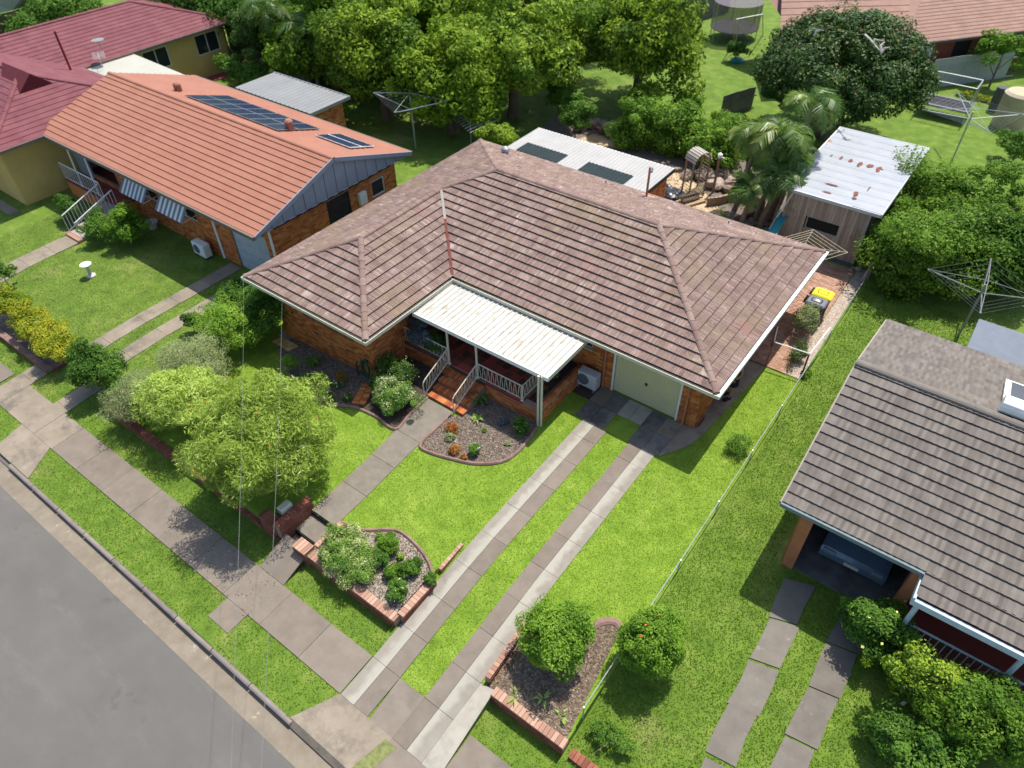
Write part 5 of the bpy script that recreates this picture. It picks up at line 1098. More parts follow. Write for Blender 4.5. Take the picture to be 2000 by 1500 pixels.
# striped awnings
BLS = flat('blue_stripe', (.16, .20, .27)); 
for x0, x1, sl_ in ((-25.3, -23.3, .95), (-28.1, -26.2, .95)):
    aw = thing('awning', None, None, (0, 0, 0)); aw.parent = lh; aw.location = Vector(((x0+x1)/2, fy, 2.1))-lh.location; n = 13
    for i in range(n):
        a = x0+(x1-x0)*i/n; b = x0+(x1-x0)*(i+1)/n
        MB().add([(a, fy-.05, 2.15), (b, fy-.05, 2.15), (b, fy-.75, 1.25), (a, fy-.75, 1.25), (a, fy-.05, 2.13), (b, fy-.05, 2.13), (b, fy-.75, 1.23), (a, fy-.75, 1.23)], [(3, 2, 1, 0), (4, 5, 6, 7), (2, 3, 7, 6)]).build('awning_slat', WHITE if i % 2 else BLS, aw)
    for x in (x0, x1): MB().tube([(x, fy, 1.3), (x, fy-.75, 1.24)], .015, 4).build('arm', WHITE, aw)
window(lh, (-25.1, fy), (-23.4, fy), .9, 2.0, 2, WHITE); window(lh, (-27.9, fy), (-26.3, fy), .9, 2.0, 2, WHITE)
window(lh, (fx1, fy+3.0), (fx1, fy+4.3), 1.1, 2.2, 1, DARKM); window(lh, (fx1, fy+5.6), (fx1, fy+6.4), 1.25, 2.0, 1, WHITE)
B(fx1, fy+4.75, 1.3, fx1+.16, fy+5.15, 1.85).build('meter_box', WHITE, lh)
gdl = B(-20.9, fy+.05, -.4, -18.5, fy+.1, 1.85).build('garage_door', flat('pale_blue_door', (.36, .40, .44)), lh)
for i in range(1, 5): B(-20.9, fy+.042, -.4+.45*i, -18.5, fy+.05, -.385+.45*i).build('door_rib', flat('door_rib%d' % i, (.28, .31, .35)), gdl)
MB().tube([(-22.0, fy-.06, -.35), (-22.0, fy-.06, 2.2), (-22.0, ly0, 2.5)], .06, 6).build('downpipe', WHITE, lh); MB().tube([(fx1+.05, fy-.02, -.4), (fx1+.05, fy-.02, 2.5)], .05, 6).build('downpipe', WHITE, lh)
# solar panels on the far slope
SOL = mat('solar_glass', two((.018, .03, .07), (.03, .045, .09)), scale=6, rough=.12, spec=.8)
def lz(y): return LE+(ly1-y)*ltp+.06
def panels(label, x0, x1, ya, yb, nx_, ny_, fm=GREYM, pm=SOL):
    t = lh
    for i in range(nx_):
        for j in range(ny_):
            a = x0+(x1-x0)*i/nx_+.01; b = x0+(x1-x0)*(i+1)/nx_-.01; c = ya+(yb-ya)*j/ny_+.01; d = ya+(yb-ya)*(j+1)/ny_-.01
            f = MB().add([(a, c, lz(c)+.02), (b, c, lz(c)+.02), (b, d, lz(d)+.02), (a, d, lz(d)+.02), (a, c, lz(c)+.06), (b, c, lz(c)+.06), (b, d, lz(d)+.06), (a, d, lz(d)+.06)], [(4, 5, 6, 7), (0, 1, 5, 4), (1, 2, 6, 5), (2, 3, 7, 6), (3, 0, 4, 7)]).build('solar_panel', fm, t, label=label)
            for k in range(2):
                a2 = a+.03+(b-a-.06)*k/2+.0; b2 = a2+(b-a-.06)/2-.012
                MB().add([(a2, c+.03, lz(c+.03)+.066), (b2, c+.03, lz(c+.03)+.066), (b2, d-.03, lz(d-.03)+.066), (a2, d-.03, lz(d-.03)+.066)], [(0, 1, 2, 3)]).build('cell', pm, f)
    return t
pA, pB, pC, pD = (-28.235, 2.545, 4.000), (-28.170, 4.621, 3.400), (-22.458, 5.083, 3.200), (-23.304, 2.302, 3.900)
panels('dark solar panel with silver frame', -28.6, -21.9, 2.35, 4.6, 7, 2)
panels('blue solar panel with white frame', -20.9, -18.7, 3.5, 4.9, 1, 2, WHITE)
for lab, p in (('small square orange vent near the far end of the orange roof ridge', (-29.852, 2.807, 3.900)), ('round orange vent beside the solar array on the orange roof', (-22.006, 3.086, 3.900))):
    t = thing('roof_vent', None, None, Vector(p)-lh.location); t.parent = lh; t['label'] = lab; MB().box(p[0]-.13, p[1]-.13, p[2]-.5, p[0]+.13, p[1]+.13, p[2]+.08).build('base', OR, t); MB().lathe([(.19, .08), (.19, .2), (.12, .27), (0, .28)], p, 8).build('cap', OR, t)
ac2 = thing('air_conditioner', 'white air conditioner standing by the pale garage of the orange roofed house', 'air conditioner', (-22.9, -2.2, -.4))
MB().rbox(-23.35, -2.4, -.28, -22.5, -2.05, .32, .02).build('casing', WHITE, ac2); MB().lathe([(.22, 0), (.2, .02), (0, .02)], (0, 0, 0), 16).build('fan_grille', MATS['fan_dark'], ac2, world=False); ac2.children[-1].rotation_euler = (rad(90), 0, 0); ac2.children[-1].location = (-.15, -.2, .42)
for x in (-23.3, -22.6): B(x-.03, -2.4, -.42, x+.03, -2.05, -.28).build('foot', DARKM, ac2)
bb = thing('birdbath', 'white stone birdbath alone on the left front lawn', 'birdbath', (-25.6, -6.05, -.4))
MB().lathe([(.2, 0), (.2, .05), (.08, .1), (.06, .45), (.1, .5)], (-25.6, -6.05, -.4), 12).build('pedestal', flat('white_stone', (.45, .43, .4)), bb); MB().lathe([(.08, .5), (.22, .56), (.24, .61), (.21, .60), (0, .56)], (-25.6, -6.05, -.4), 16).build('basin', flat('white_stone2', (.62, .6, .57)), bb)
pot = thing('garden_pot', 'round pale garden pot by the brick wall of the orange roofed house', 'pot', (-26.920, -2.165, -0.400)); MB().lathe([(.18, 0), (.28, .3), (.3, .34), (.24, .33), (0, .28)], (-26.920, -2.165, -0.400), 12).build('pot', MATS['white_stone'], pot)
# maroon roofed house
MR = mat('maroon_tile', two((.125, .034, .042), (.19, .062, .07)), scale=1.5, detail=9, rough=.8, dirt=((.16, .07, .065), 1, .5, .7, .5))
YW = mat('mustard_render', two((.46, .32, .10), (.56, .40, .14)), scale=.8, rough=.85)
mh = thing('maroon_roof_house', 'mustard house with dark maroon tiled roofs at the top left', 'house', (-41, 4, -.4))
def hiproof(parent, x0, y0, x1, y1, z, tp, m, g=.34, ridge='y', cap=None, name='tile_course', lift=.03):
    hw_ = min(x1-x0, y1-y0)/2; n = int(hw_*math.sqrt(1+tp*tp)/g)
    if ridge == 'y': ra, rb = ((x0+x1)/2, y0+hw_), ((x0+x1)/2, y1-hw_)
    else: ra, rb = (x0+hw_, (y0+y1)/2), (x1-hw_, (y0+y1)/2)
    C = [(x0, y0), (x1, y0), (x1, y1), (x0, y1)]
    for i in range(n):
        a, b = hw_*i/n, min(hw_, hw_*(i+1.06)/n); ha, hb = z+a*tp+lift, z+b*tp+.004
        A_ = [(x0+a, y0+a), (x1-a, y0+a), (x1-a, y1-a), (x0+a, y1-a)]; B_ = [(x0+b, y0+b), (x1-b, y0+b), (x1-b, y1-b), (x0+b, y1-b)]
        for k in range(4):
            p, q, r, s_ = A_[k], A_[(k+1) % 4], B_[(k+1) % 4], B_[k]
            MB().add([(p[0], p[1], ha-lift), (q[0], q[1], ha-lift), (p[0], p[1], ha), (q[0], q[1], ha), (r[0], r[1], hb), (s_[0], s_[1], hb)], [(0, 1, 3, 2), (2, 3, 4, 5)]).build(name, m, parent)
    cap = cap or m; zt = z+hw_*tp+.03
    for c, e in ((C[0], ra), (C[3] if ridge == 'y' else C[1], rb), (C[1] if ridge == 'y' else C[3], ra), (C[2], rb)):
        ridge_caps(parent, cap, (c[0], c[1], z+.03), (e[0], e[1], zt), w=.12, h=.07, L=.9)
    if (Vector(ra)-Vector(rb)).length > .5: ridge_caps(parent, cap, (ra[0], ra[1], zt), (rb[0], rb[1], zt), w=.12, h=.07, L=.9)
    for a, b in ((0, 1), (1, 2), (2, 3), (3, 0)):
        p, q = Vector(C[a]+(0,)), Vector(C[b]+(0,)); d = (q-p).normalized(); o = Vector((d.y, -d.x, 0)); MB().obox((p+q)/2+o*.04+Vector((0, 0, z-.05)), d, o, (0, 0, 1), (q-p).length+.1, .1, .13).build('gutter', MATS['brown_gutter'], parent)
    B(x0+.05, y0+.05, z-.1, x1-.05, y1-.05, z-.08).build('soffit', SHADEC, parent)
hiproof(mh, -49, -6, -40.3, 13.8, 2.6, .32, MR); hiproof(mh, -50, -5.2, -33.3, 3.2, 2.62, .36, MR, ridge='x')
for q in ((-40.9, 3.4, -40.8, 13.2), ): brk = None
bwm = []
B(-48.4, 13.1, -.5, -40.9, 13.2, 2.5).build('wall', YW, mh)
def wall_h(parent, p, q, z0, z1, m, holes=()):
    w_ = []; bb_ = MB(); p0 = Vector((p[0], p[1], 0)); p1 = Vector((q[0], q[1], 0)); L = (p1-p0).length; d = (p1-p0)/L; n = Vector((d.y, -d.x, 0)); us = sorted({0, L}|{h[i] for h in holes for i in (0, 1)}); zs = sorted({z0, z1}|{h[i] for h in holes for i in (2, 3)})
    for a, b in zip(us[:-1], us[1:]):
        for c, e in zip(zs[:-1], zs[1:]):
            if any(h[0]-1e-4 <= a and b <= h[1]+1e-4 and h[2]-1e-4 <= c and e <= h[3]+1e-4 for h in holes): continue
            bb_.obox(p0+d*(a+b)/2-n*.06+Vector((0, 0, (c+e)/2)), d, n, (0, 0, 1), b-a, .12, e-c)
    return bb_.build('wall', m, parent)
wall_h(mh, (-40.9, 3.0), (-40.9, 13.2), -.5, 2.5, YW, [(7.9, 9.6, 1.0, 2.2), (4.2, 5.9, 1.0, 2.2)])
window(mh, (-40.9, 10.9), (-40.9, 12.6), 1.0, 2.2, 2, WHITE); window(mh, (-40.9, 7.2), (-40.9, 8.9), 1.0, 2.2, 2, WHITE)
wall_h(mh, (-40.9, -4.61), (-34.03, -4.61), -.5, 2.49, YW); wall_h(mh, (-33.9, -4.6), (-33.9, 2.6), -.5, 2.5, YW)
MB().tube([(-33.85, -1.3, -.4), (-33.85, -1.3, 2.5)], .06, 6).build('downpipe', flat('yellow_pipe', (.55, .42, .18)), mh)
# gablet
gz0 = 3.65
MB().add([(-36.2, -1.9, gz0), (-36.2, -.1, gz0), (-36.2, -1.0, gz0+.75), (-39, -1.0, gz0+.75), (-38, -1.9, gz0), (-38, -.1, gz0)], [(0, 1, 2), (0, 2, 3, 4), (2, 1, 5, 3)]).build('gablet', flat('deep_maroon', (.10, .015, .02)), mh)
MB().tube([(-39.3, 2.2, 3.0), (-39.3, 2.2, 5.0)], .06, 6).build('flue_pipe', flat('maroon_pipe', (.16, .02, .02)), mh)
for lab, p in (('grey dish antenna on the maroon roof', (-40.048, 4.562, 3.700)),):
    t = thing('satellite_dish', lab, 'dish', p); MB().lathe([(0, 0), (.2, .03), (.35, .12)], p, 12).build('dish', flat('dish_grey', (.2, .21, .2)), t); MB().tube([(p[0], p[1], p[2]-.5), (p[0], p[1], p[2])], .03, 5).build('pole', GREYM, t)
t = thing('aerial', 'small tv aerial on the maroon roof below the dish', 'aerial', (-39.829, 4.213, 3.200)); p = Vector((-39.279, 3.934, 3.300)); mb = MB().tube([p-Vector((0, 0, .6)), p], .02, 5).tube([p+Vector((-.6, .3, 0)), p+Vector((.6, -.3, 0))], .015, 4)
for k in range(6): c = p+Vector((-.5+.2*k, .25-.1*k, 0)); mb.tube([c+Vector((-.15, -.3, 0)), c+Vector((.15, .3, 0))], .012, 4)
mb.build('elements', GALV, t)
sheet('red_paving', [(-40.9, 4), (-39.9, 4), (-39.9, 15.0), (-43, 15.2), (-43, 13.3), (-40.9, 13.3)], flat('red_concrete', (.24, .06, .05), .2), .01)
sheet('red_paving', [(-40, -9), (-36.5, -9), (-36.5, -4.7), (-40, -4.7)], MATS['red_concrete'], .01)
wr = thing('carport', 'flat cream carport roof between the maroon and the orange roofs', 'carport', (-38, 4.5, -.4))
CRM = mat('cream_sheet', two((.36, .35, .29), (.41, .40, .34)), scale=.8, rough=.6)
wq = [(-41.428, 2.894, 2.500), (-37.352, 2.390, 2.500), (-34.103, 6.105, 2.500), (-40.449, 6.426, 2.500)]
MB().prism([(p[0], p[1]) for p in (wq[0], wq[1], (-33.9, 3.4, 0), wq[2], wq[3])], 2.42, 2.5).build('roof_deck', CRM, wr)
for x, y in ((-34.9, 6.1), (-39.8, 6.2)): MB().tube([(x, y, -.4), (x, y, 2.42)], .05, 6).build('post', WHITE, wr)
gs = thing('grey_shed', 'brick outbuilding with flat grey ribbed roof behind the orange roofed house', 'shed', (-27.6, 7.7, -.4))
GSH = mat('grey_sheet', two((.17, .175, .175), (.21, .215, .215)), scale=.8, rough=.6)
corrugated('roof_sheet', -30.7, 6.4, -24.75, 9.05, 2.62, GSH, gs, 'y', .3, .025, sheets=6); B(-30.7, 9.05, 2.5, -24.75, 9.1, 2.66).build('fascia', GREYM, gs); B(-24.75, 6.4, 2.5, -24.7, 9.1, 2.66).build('fascia', GREYM, gs)
bws = []; brick_wall(gs, (-25.1, 6.7), (-25.1, 8.8), -.5, 2.5, bws, MORT, holes=[(.0, .9, -.4, 1.9)]); brick_wall(gs, (-25.1, 8.8), (-30.3, 8.8), -.5, 2.5, bws, MORT); pieces('brick', gs, BRK, bws, {'b': brick_unit()}, limit=40)
# hills hoist in the left back yard
def hoist(label, c, top, R_, m=GALV, n=4, rot=.3, sag=.0, cords=6, droop=.35):
    t = thing('rotary_clothesline', label, 'clothesline', c); c = Vector(c); MB().tube([c, (c.x, c.y, top)], .04, 8).build('pole', m, t); ends = []
    for k in range(n):
        a = rot+2*math.pi*k/n; e = Vector((c.x+R_*math.cos(a), c.y+R_*math.sin(a), top-.0)); ends.append(e)
        MB().tube([(c.x, c.y, top-droop), e], .024, 5).build('arm', m, t); MB().tube([(c.x, c.y, top+.18), e], .012, 4).build('stay', m, t)
    mb = MB()
    for i in range(1, cords+1):
        f = .35+.65*i/cords; pts = [Vector((c.x, c.y, top-droop)).lerp(e, f) for e in ends]
        for k in range(n): mb.tube([pts[k], pts[(k+1) % n]], .0045, 3)
    mb.build('wires', m, t); return t
hoist('silver rotary clothesline behind the orange roofed house', (-22.467, 11.202, -0.400), 2.45, 2.1, rot=.35, droop=.7)
hoist('tall rotary clothesline on the back right lawn near the tank', (1.709, 25.681, 0.000), 2.5, 2.4, rot=.5)
hoist('rotary clothesline behind the grey tiled house on the right', (5.244, 10.709, 0.000), 2.3, 1.9, m=flat('dull_pipe', (.22, .23, .22)), rot=.1, cords=4)
t = thing('aerial', 'large tv aerial on a mast beside the silver rotary clothesline', 'aerial', (-19.872, 12.885, -0.400)); b_ = Vector((-19.872, 12.885, -0.400)); tz = 1.160; p = Vector((b_.x, b_.y, tz)); mb = MB(); MB().tube([b_, p], .03, 6).build('mast', GALV, t)
d = Vector((.5, .85, 0)).normalized(); d = Vector((1, -.1, 0)).normalized(); s_ = Vector((d.y, -d.x, 0)); mb.tube([p-d*1.0, p+d*1.0], .025, 4)
for k in range(8): q = p+d*(-1+.28*k); l = .35+.09*k; mb.tube([q-s_*l, q+s_*l], .016, 4)
mb.build('elements', GALV, t)
# ================================================================ right neighbour: grey tiles
GT_ = mat('grey_tile', [(0, (.085, .072, .062)), (.5, (.135, .116, .10)), (1, (.19, .168, .145))], src='mix', mix=.45, scale=2.5, detail=9, rough=.9, dirt=[((.20, .17, .12), 1, .55, .75, .5)])
rh = thing('grey_roof_house', 'house with large grey brown tiled gable roof, carport and verandah on the right', 'house', (8, 2, 0))
rx0, ry0, rry, RZ = 3.05, -2.85, 1.65, 2.62; ry1 = 6.15; rtp = 1.4/(rry-ry0)
P2_ = tile_profile(.33, .325, 2, .012, .050); wh = []; ex = MB(); XR = 14.5
vx, vy = 6.45, -3.45
slope_tiles([[(rx0, ry0), (vx, ry0), (vx, rry), (rx0, rry)], [(vx, ry0), (XR, ry0), (XR, rry), (vx, rry)]], (rx0, ry0, RZ), (1, 0), (0, 1), rtp, .33, .325, P2_, wh, ex)
slope_tiles([[(vx, ry0-.62), (XR, ry0-.62), (XR, ry0), (vx, ry0)]], (vx, ry0-.62, RZ-.62*rtp), (1, 0), (0, 1), rtp, .33, .31, P2_, wh, ex)
slope_tiles([[(rx0, ry1), (XR, ry1), (XR, rry), (rx0, rry)]], (rx0, ry1, RZ), (1, 0), (0, -1), 1.4/(ry1-rry), .33, .325, P2_, wh, ex)
rroof = thing('roof', None, None, (0, 0, 0)); rroof.parent = rh; rroof.location = Vector((8, 2, 2.6))-rh.location
pieces('roof_tile', rroof, GT_, wh, {'t': P2_, 'f': flipmb(P2_)}, ex)
MB().add([(rx0+.01, ry0, RZ-.02), (XR, ry0, RZ-.02), (XR, rry, RZ+1.38), (rx0+.01, rry, RZ+1.38), (XR, ry1, RZ-.02), (rx0+.01, ry1, RZ-.02)], [(0, 1, 2, 3), (3, 2, 4, 5)]).build('underlay', DK, rroof)
ridge_caps(rroof, flat('grey_cap', (.16, .14, .12)), (rx0, rry, RZ+1.44), (XR, rry, RZ+1.44), w=.13, h=.09, L=.42)
TRIM = flat('pale_blue_trim', (.42, .50, .54)); ORP = flat('orange_render', (.42, .16, .07), rough=.9)
for ya, yb in ((ry0, rry), (ry1, rry)):
    d = Vector((0, yb-ya, 1.4)); L = d.length; MB().obox(Vector((rx0-.02, (ya+yb)/2, RZ+.7-.06)), d.normalized(), (1, 0, 0), d.normalized().cross(Vector((1, 0, 0))), L, .04, .14).build('bargeboard', flat('verge_grey', (.3, .26, .22)), rh)
MB().add([(rx0+.5, ry0+.5, RZ), (rx0+.5, ry1-.5, RZ), (rx0+.5, rry, RZ+1.3)], [(0, 1, 2)]).build('gable', ORP, rh)
B(rx0, ry0-.09, RZ-.10, vx, ry0, RZ+.02).build('gutter', flat('teal_gutter', (.16, .20, .20)), rh)
B(rx0+.02, ry0+.02, RZ-.14, XR, ry1, RZ-.12).build('soffit', SHADEC, rh)
B(rx0+.5, ry0+.45, 0, rx0+.6, ry1-.4, RZ-.14).build('wall', ORP, rh)
B(rx0+.55, ry0+.25, -.02, rx0+.85, ry0+.55, RZ-.14).build('pillar', ORP, rh); B(vx-.15, ry0+.25, -.02, vx+.1, ry0+.55, RZ-.14).build('pillar', ORP, rh); B(rx0+.85, ry0+.25, RZ-.48, vx-.15, ry0+.5, RZ-.14).build('lintel', ORP, rh)
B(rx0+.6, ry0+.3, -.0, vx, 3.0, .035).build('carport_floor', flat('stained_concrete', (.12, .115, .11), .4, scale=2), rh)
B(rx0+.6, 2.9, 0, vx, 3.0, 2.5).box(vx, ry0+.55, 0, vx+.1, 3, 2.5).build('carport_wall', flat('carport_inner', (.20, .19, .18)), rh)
# verandah
B(vx+.05, ry0-.3, -.05, XR, ry0+.0, .55).build('verandah_base', BRKR, rh); B(vx+.1, ry0-.0, .3, XR, ry0+2.6, .56).build('verandah_floor', flat('red_floor', (.26, .055, .04), .15, rough=.6), rh)
B(vx+.1, ry0+2.6, .5, XR, ry0+2.7, 2.5).build('wall', flat('maroon_wall', (.17, .05, .04)), rh)
zb = RZ-.62*rtp
B(vx-.03, ry0-.72, zb-.17, vx+.03, ry0+.3, zb+.06).box(vx-.02, ry0-.74, zb-.19, XR, ry0-.64, zb-.01).build('fascia', TRIM, rh)
MB().tube([(vx+.15, ry0-.62, .4), (vx+.15, ry0-.62, zb-.1)], .06, 8).build('post', TRIM, rh)
MB().tube([(vx+2.3, ry0-.62, .4), (vx+2.3, ry0-.62, zb-.1)], .06, 8).build('post', TRIM, rh)
bars(rh, (vx+.15, ry0-.55, .55), (vx+4.2, ry0-.55, .55), .78, 26, m=TRIM)
B(vx+.05, ry0-.7, -.05, XR, ry0-.3, .52).build('verandah_base', BRKR, rh)
# solar water heater on the ridge
def shz(x, y): return RZ+1.4-(y-rry)*1.4/(ry1-rry)
hwu = thing('solar_water_heater', None, None, Vector((7, 2.9, 4))-rh.location); hwu.parent = rh; hwu['label'] = 'white solar water heater with dark panels'
MB().add([(6.55, 2.2, shz(0, 2.2)+.1), (9, 2.2, shz(0, 2.2)+.1), (9, 4.2, shz(0, 4.2)+.1), (6.55, 4.2, shz(0, 4.2)+.1), (6.55, 2.2, shz(0, 2.2)+.2), (9, 2.2, shz(0, 2.2)+.2), (9, 4.2, shz(0, 4.2)+.2), (6.55, 4.2, shz(0, 4.2)+.2)], [(4, 5, 6, 7), (0, 1, 5, 4), (1, 2, 6, 5), (2, 3, 7, 6), (3, 0, 4, 7)]).build('frame', WHITE, hwu)
for k in range(2): MB().add([(6.7+1.15*k, 2.3, shz(0, 2.3)+.21), (7.7+1.15*k, 2.3, shz(0, 2.3)+.21), (7.7+1.15*k, 4.1, shz(0, 4.1)+.21), (6.7+1.15*k, 4.1, shz(0, 4.1)+.21)], [(0, 1, 2, 3)]).build('panel', SOL, hwu)
MB().tube([(6.5, 2.0, shz(0, 2.0)+.32), (9.0, 2.0, shz(0, 2.0)+.32)], .24, 14).build('tank', WHITE, hwu)
fr = thing('flat_roof_lean_to', 'dark blue grey flat roofed lean-to behind the grey tiled house', 'lean-to', (7.5, 7.2, 0))
B(5.45, 6.2, 2.32, 9.5, 8.3, 2.42).build('roof_deck', flat('slate_sheet', (.11, .13, .16), rough=.5), fr); B(5.6, 6.3, 0, 9.4, 8.1, 2.32).build('wall', ORP, fr)
# car in the carport
car = thing('parked_car', 'dark blue grey car parked nose out in the shady carport', 'car', (5.15, -.15, .03))
CP = flat('blue_car_paint', (.10, .15, .21), .05, rough=.3, coat=.6)
prof = [(-.85, .25), (-.88, .5), (-.8, .62), (-.05, .80), (.5, 1.25), (1.6, 1.30), (2.4, 1.0), (3.1, .92), (3.2, .5), (3.15, .25)]
def carloft(w, ins, m, name, prof, z0=0):
    mb = MB(); n = len(prof); vs = []
    for x, k in ((-w, 1), (-w*ins, 0), (w*ins, 0), (w, 1)):
        for y, z in prof: vs.append((x*(1-.18*max(0, z-.75)/.55), y, z+(0 if k else .03)))
    f = [(i*n+j, (i+1)*n+j, (i+1)*n+(j+1) % n, i*n+(j+1) % n) for i in range(3) for j in range(n)]+[tuple(range(n)), tuple(range(4*n-1, 3*n-1, -1))]
    mb.add(vs, f); mb.sm = False; return mb.build(name, m, car, world=False)
cb = carloft(.85, .8, CP, 'body', [(y-.9, z) for y, z in prof])
MB().add([(-.62, -.98, .815), (.62, -.98, .815), (.55, -.42, 1.285), (-.55, -.42, 1.285)], [(0, 1, 2, 3)]).build('windscreen', GLASS, cb, world=False)
for sx in (-1, 1):
    for y in (-.95, 1.6): MB().tube([(sx*.72, y, .31), (sx*.87, y, .31)], .31, 16).build('wheel', DARKM, car, world=False)
    MB().rbox(sx*.62-.16, -1.79, .5, sx*.62+.16, -1.7, .62, .02).build('headlight', flat('headlamp%d' % sx, (.2, .22, .24), rough=.15), cb, world=False)
B(-.19, -1.8, .36, .19, -1.77, .46).build('number_plate', CREAM, cb, world=False)
# ================================================================ top right house and yard
TR = mat('salmon_tile', two((.22, .125, .095), (.30, .18, .135)), scale=1.2, detail=9, rough=.85, dirt=((.38, .28, .20), .6, .58, .75, .4))
th = thing('long_tiled_house', 'long house with weathered salmon tiled roof along the top right edge', 'house', (0, 38, 0))
ta_, tb_ = Vector((-10.534, 33.194, 2.600)), Vector((1.586, 40.006, 2.600)); tc_ = Vector((-2.878, 34.242, 2.600))
d = (tb_-tc_).normalized()
# local frame along the eave
th.location = (tc_.x, tc_.y, 0); th.rotation_euler = (0, 0, math.atan2(d.y, d.x))
def thb(mb, name, m, par=None): return mb.build(name, m, par or th, world=False)
n = 16
for i in range(n):
    a, b = 4.5*i/n, 4.5*(i+1.06)/n
    MB().add([(-1.0-0+a*.9, a, 2.6+a*.38), (16, a, 2.6+a*.38), (-1.0+a*.9, a, 2.63+a*.38), (16, a, 2.63+a*.38), (16, b, 2.604+b*.38), (-1.0+b*.9, b, 2.604+b*.38)], [(0, 1, 3, 2), (2, 3, 4, 5)]).build('tile_course', TR, th, world=False)
thb(MB().add([(-1, 0, 2.6), (3.05, 4.5, 4.3), (-6.5, 3, 2.6), (-6.5, 9, 4.6), (2.5, 9, 4.6)], [(0, 1, 4, 3, 2)]), 'roof_wing', TR)
for i in range(12):
    t0, t1 = i/12, (i+1.06)/12; p0 = Vector((-1, 0, 2.62)).lerp(Vector((3.0, 6, 4.9)), t0)
    q0 = Vector((-8.5, 1.5, 2.62)).lerp(Vector((-5, 8, 4.9)), t0); p1 = Vector((-1, 0, 2.62)).lerp(Vector((3.0, 6, 4.9)), t1); q1 = Vector((-8.5, 1.5, 2.62)).lerp(Vector((-5, 8, 4.9)), t1); u = Vector((0, 0, .03))
    thb(MB().add([q0, p0, q0+u, p0+u, p1, q1], [(0, 1, 3, 2), (2, 3, 4, 5)]), 'tile_course', TR)
thb(MB().box(-1, -.1, 2.48, 16, .02, 2.62), 'gutter', flat('dark_gutter', (.09, .07, .06)))
thb(MB().add([(-8.5, 1.45, 2.5), (-1, -.05, 2.5), (-1, -.05, 2.64), (-8.5, 1.45, 2.64)], [(0, 1, 2, 3)]), 'gutter', MATS['dark_gutter'])
RB = mat('dark_brick_wall', two((.17, .05, .03), (.26, .08, .045)), scale=4, rough=.9)
segs = [(.2, 1.0, DK), (1.0, 1.6, WHITE), (1.6, 2.6, RB), (2.6, 3.1, RB), (3.1, 4.3, DK), (4.3, 5.0, RB), (5.0, 6.2, GLASS), (6.2, 6.9, RB), (6.9, 8.2, GLASS), (8.2, 16, RB)]
for a, b, m in segs: thb(MB().box(a, .6, 0 if m is not WHITE else .9, b, .7, 2.5 if m is not WHITE else 2.1), 'wall' if m is RB else ('window' if m is GLASS else 'opening'), m)
thb(MB().box(-8, 2.4, 0, -.2, 2.5, 2.5), 'wall', RB)
# fences
GPF = mat('grey_paling', two((.10, .095, .08), (.19, .175, .15)), src='mix', mix=.6, scale=3, rough=.95)
def fence(label, p, q, h, w, m, name='paling_fence', gap=.015, piece='paling'):
    p, q = Vector((p[0], p[1], 0)), Vector((q[0], q[1], 0)); t = thing(name, label, 'fence', p); d = (q-p).normalized(); L = (q-p).length; o = Vector((d.y, -d.x, 0)); n = int(L/w)
    me = MB().box(-w/2+gap/2, -.01, -.1, w/2-gap/2, .01, h).mesh(piece); me.materials.append(m)
    for i in range(n):
        c = p+d*(w*(i+.5)); ob = bpy.data.objects.new(piece, me); COL.objects.link(ob); ob.parent = t; ob.location = Vector((c.x, c.y, zg(c.x, c.y)+random.uniform(-.02, .02)))-t.location; ob.rotation_euler = (0, 0, math.atan2(d.y, d.x))
    for z in (.3, h-.3): MB().obox((p+q)/2+o*.04+Vector((0, 0, z-.2)), d, o, (0, 0, 1), L, .05, .08).build('rail', m, t)
    return t
fence('tall grey paling fence along the far edge of the top lawn', (-20.088, 38.370), (-18.544, 43.708), 1.8, .3, GPF)
fence('short grey paling fence behind the back hedge', (-10.216, 23.520), (-9.232, 25.930), 1.3, .25, GPF)
GF = flat('grey_panel', (.30, .31, .29), .08, rough=.7)
fence('smooth grey panel fence below the long salmon roof', (-1.866, 34.583), (2.017, 39.840), 1.75, 1.2, GF, 'panel_fence', piece='panel')
fence('dark paling fence behind the left back yard trees', (-44.283, 15.450), (-28.390, 15.279), 1.5, .35, flat('dark_paling', (.07, .06, .05)))
tk = thing('water_tank', 'beige round water tank at the right edge below the trees', 'tank', (3.208, 31.847, 0.000)); MB().lathe([(.85, 0), (.85, 1.7), (.7, 1.85), (0, 1.95)], (3.208, 31.847, 0.000), 24).build('tank_body', flat('tank_beige', (.42, .33, .20), rough=.6), tk); tk.children[0].data.polygons.foreach_set('use_smooth', [False]*len(tk.children[0].data.polygons))
MB().lathe([(.86, 1.70), (.86, 1.75), (.72, 1.88), (.7, 1.86)], (3.208, 31.847, 0.000), 24).build('rim', flat('tank_rim', (.5, .42, .3)), tk)
td = thing('rain_barrel', 'dark grey barrel beside the beige water tank', 'barrel', (2.144, 33.660, 0.000)); MB().lathe([(.3, 0), (.33, .6), (.3, 1.3), (0, 1.32)], (2.144, 33.660, 0.000), 14).build('barrel', flat('barrel_grey', (.08, .085, .09)), td)
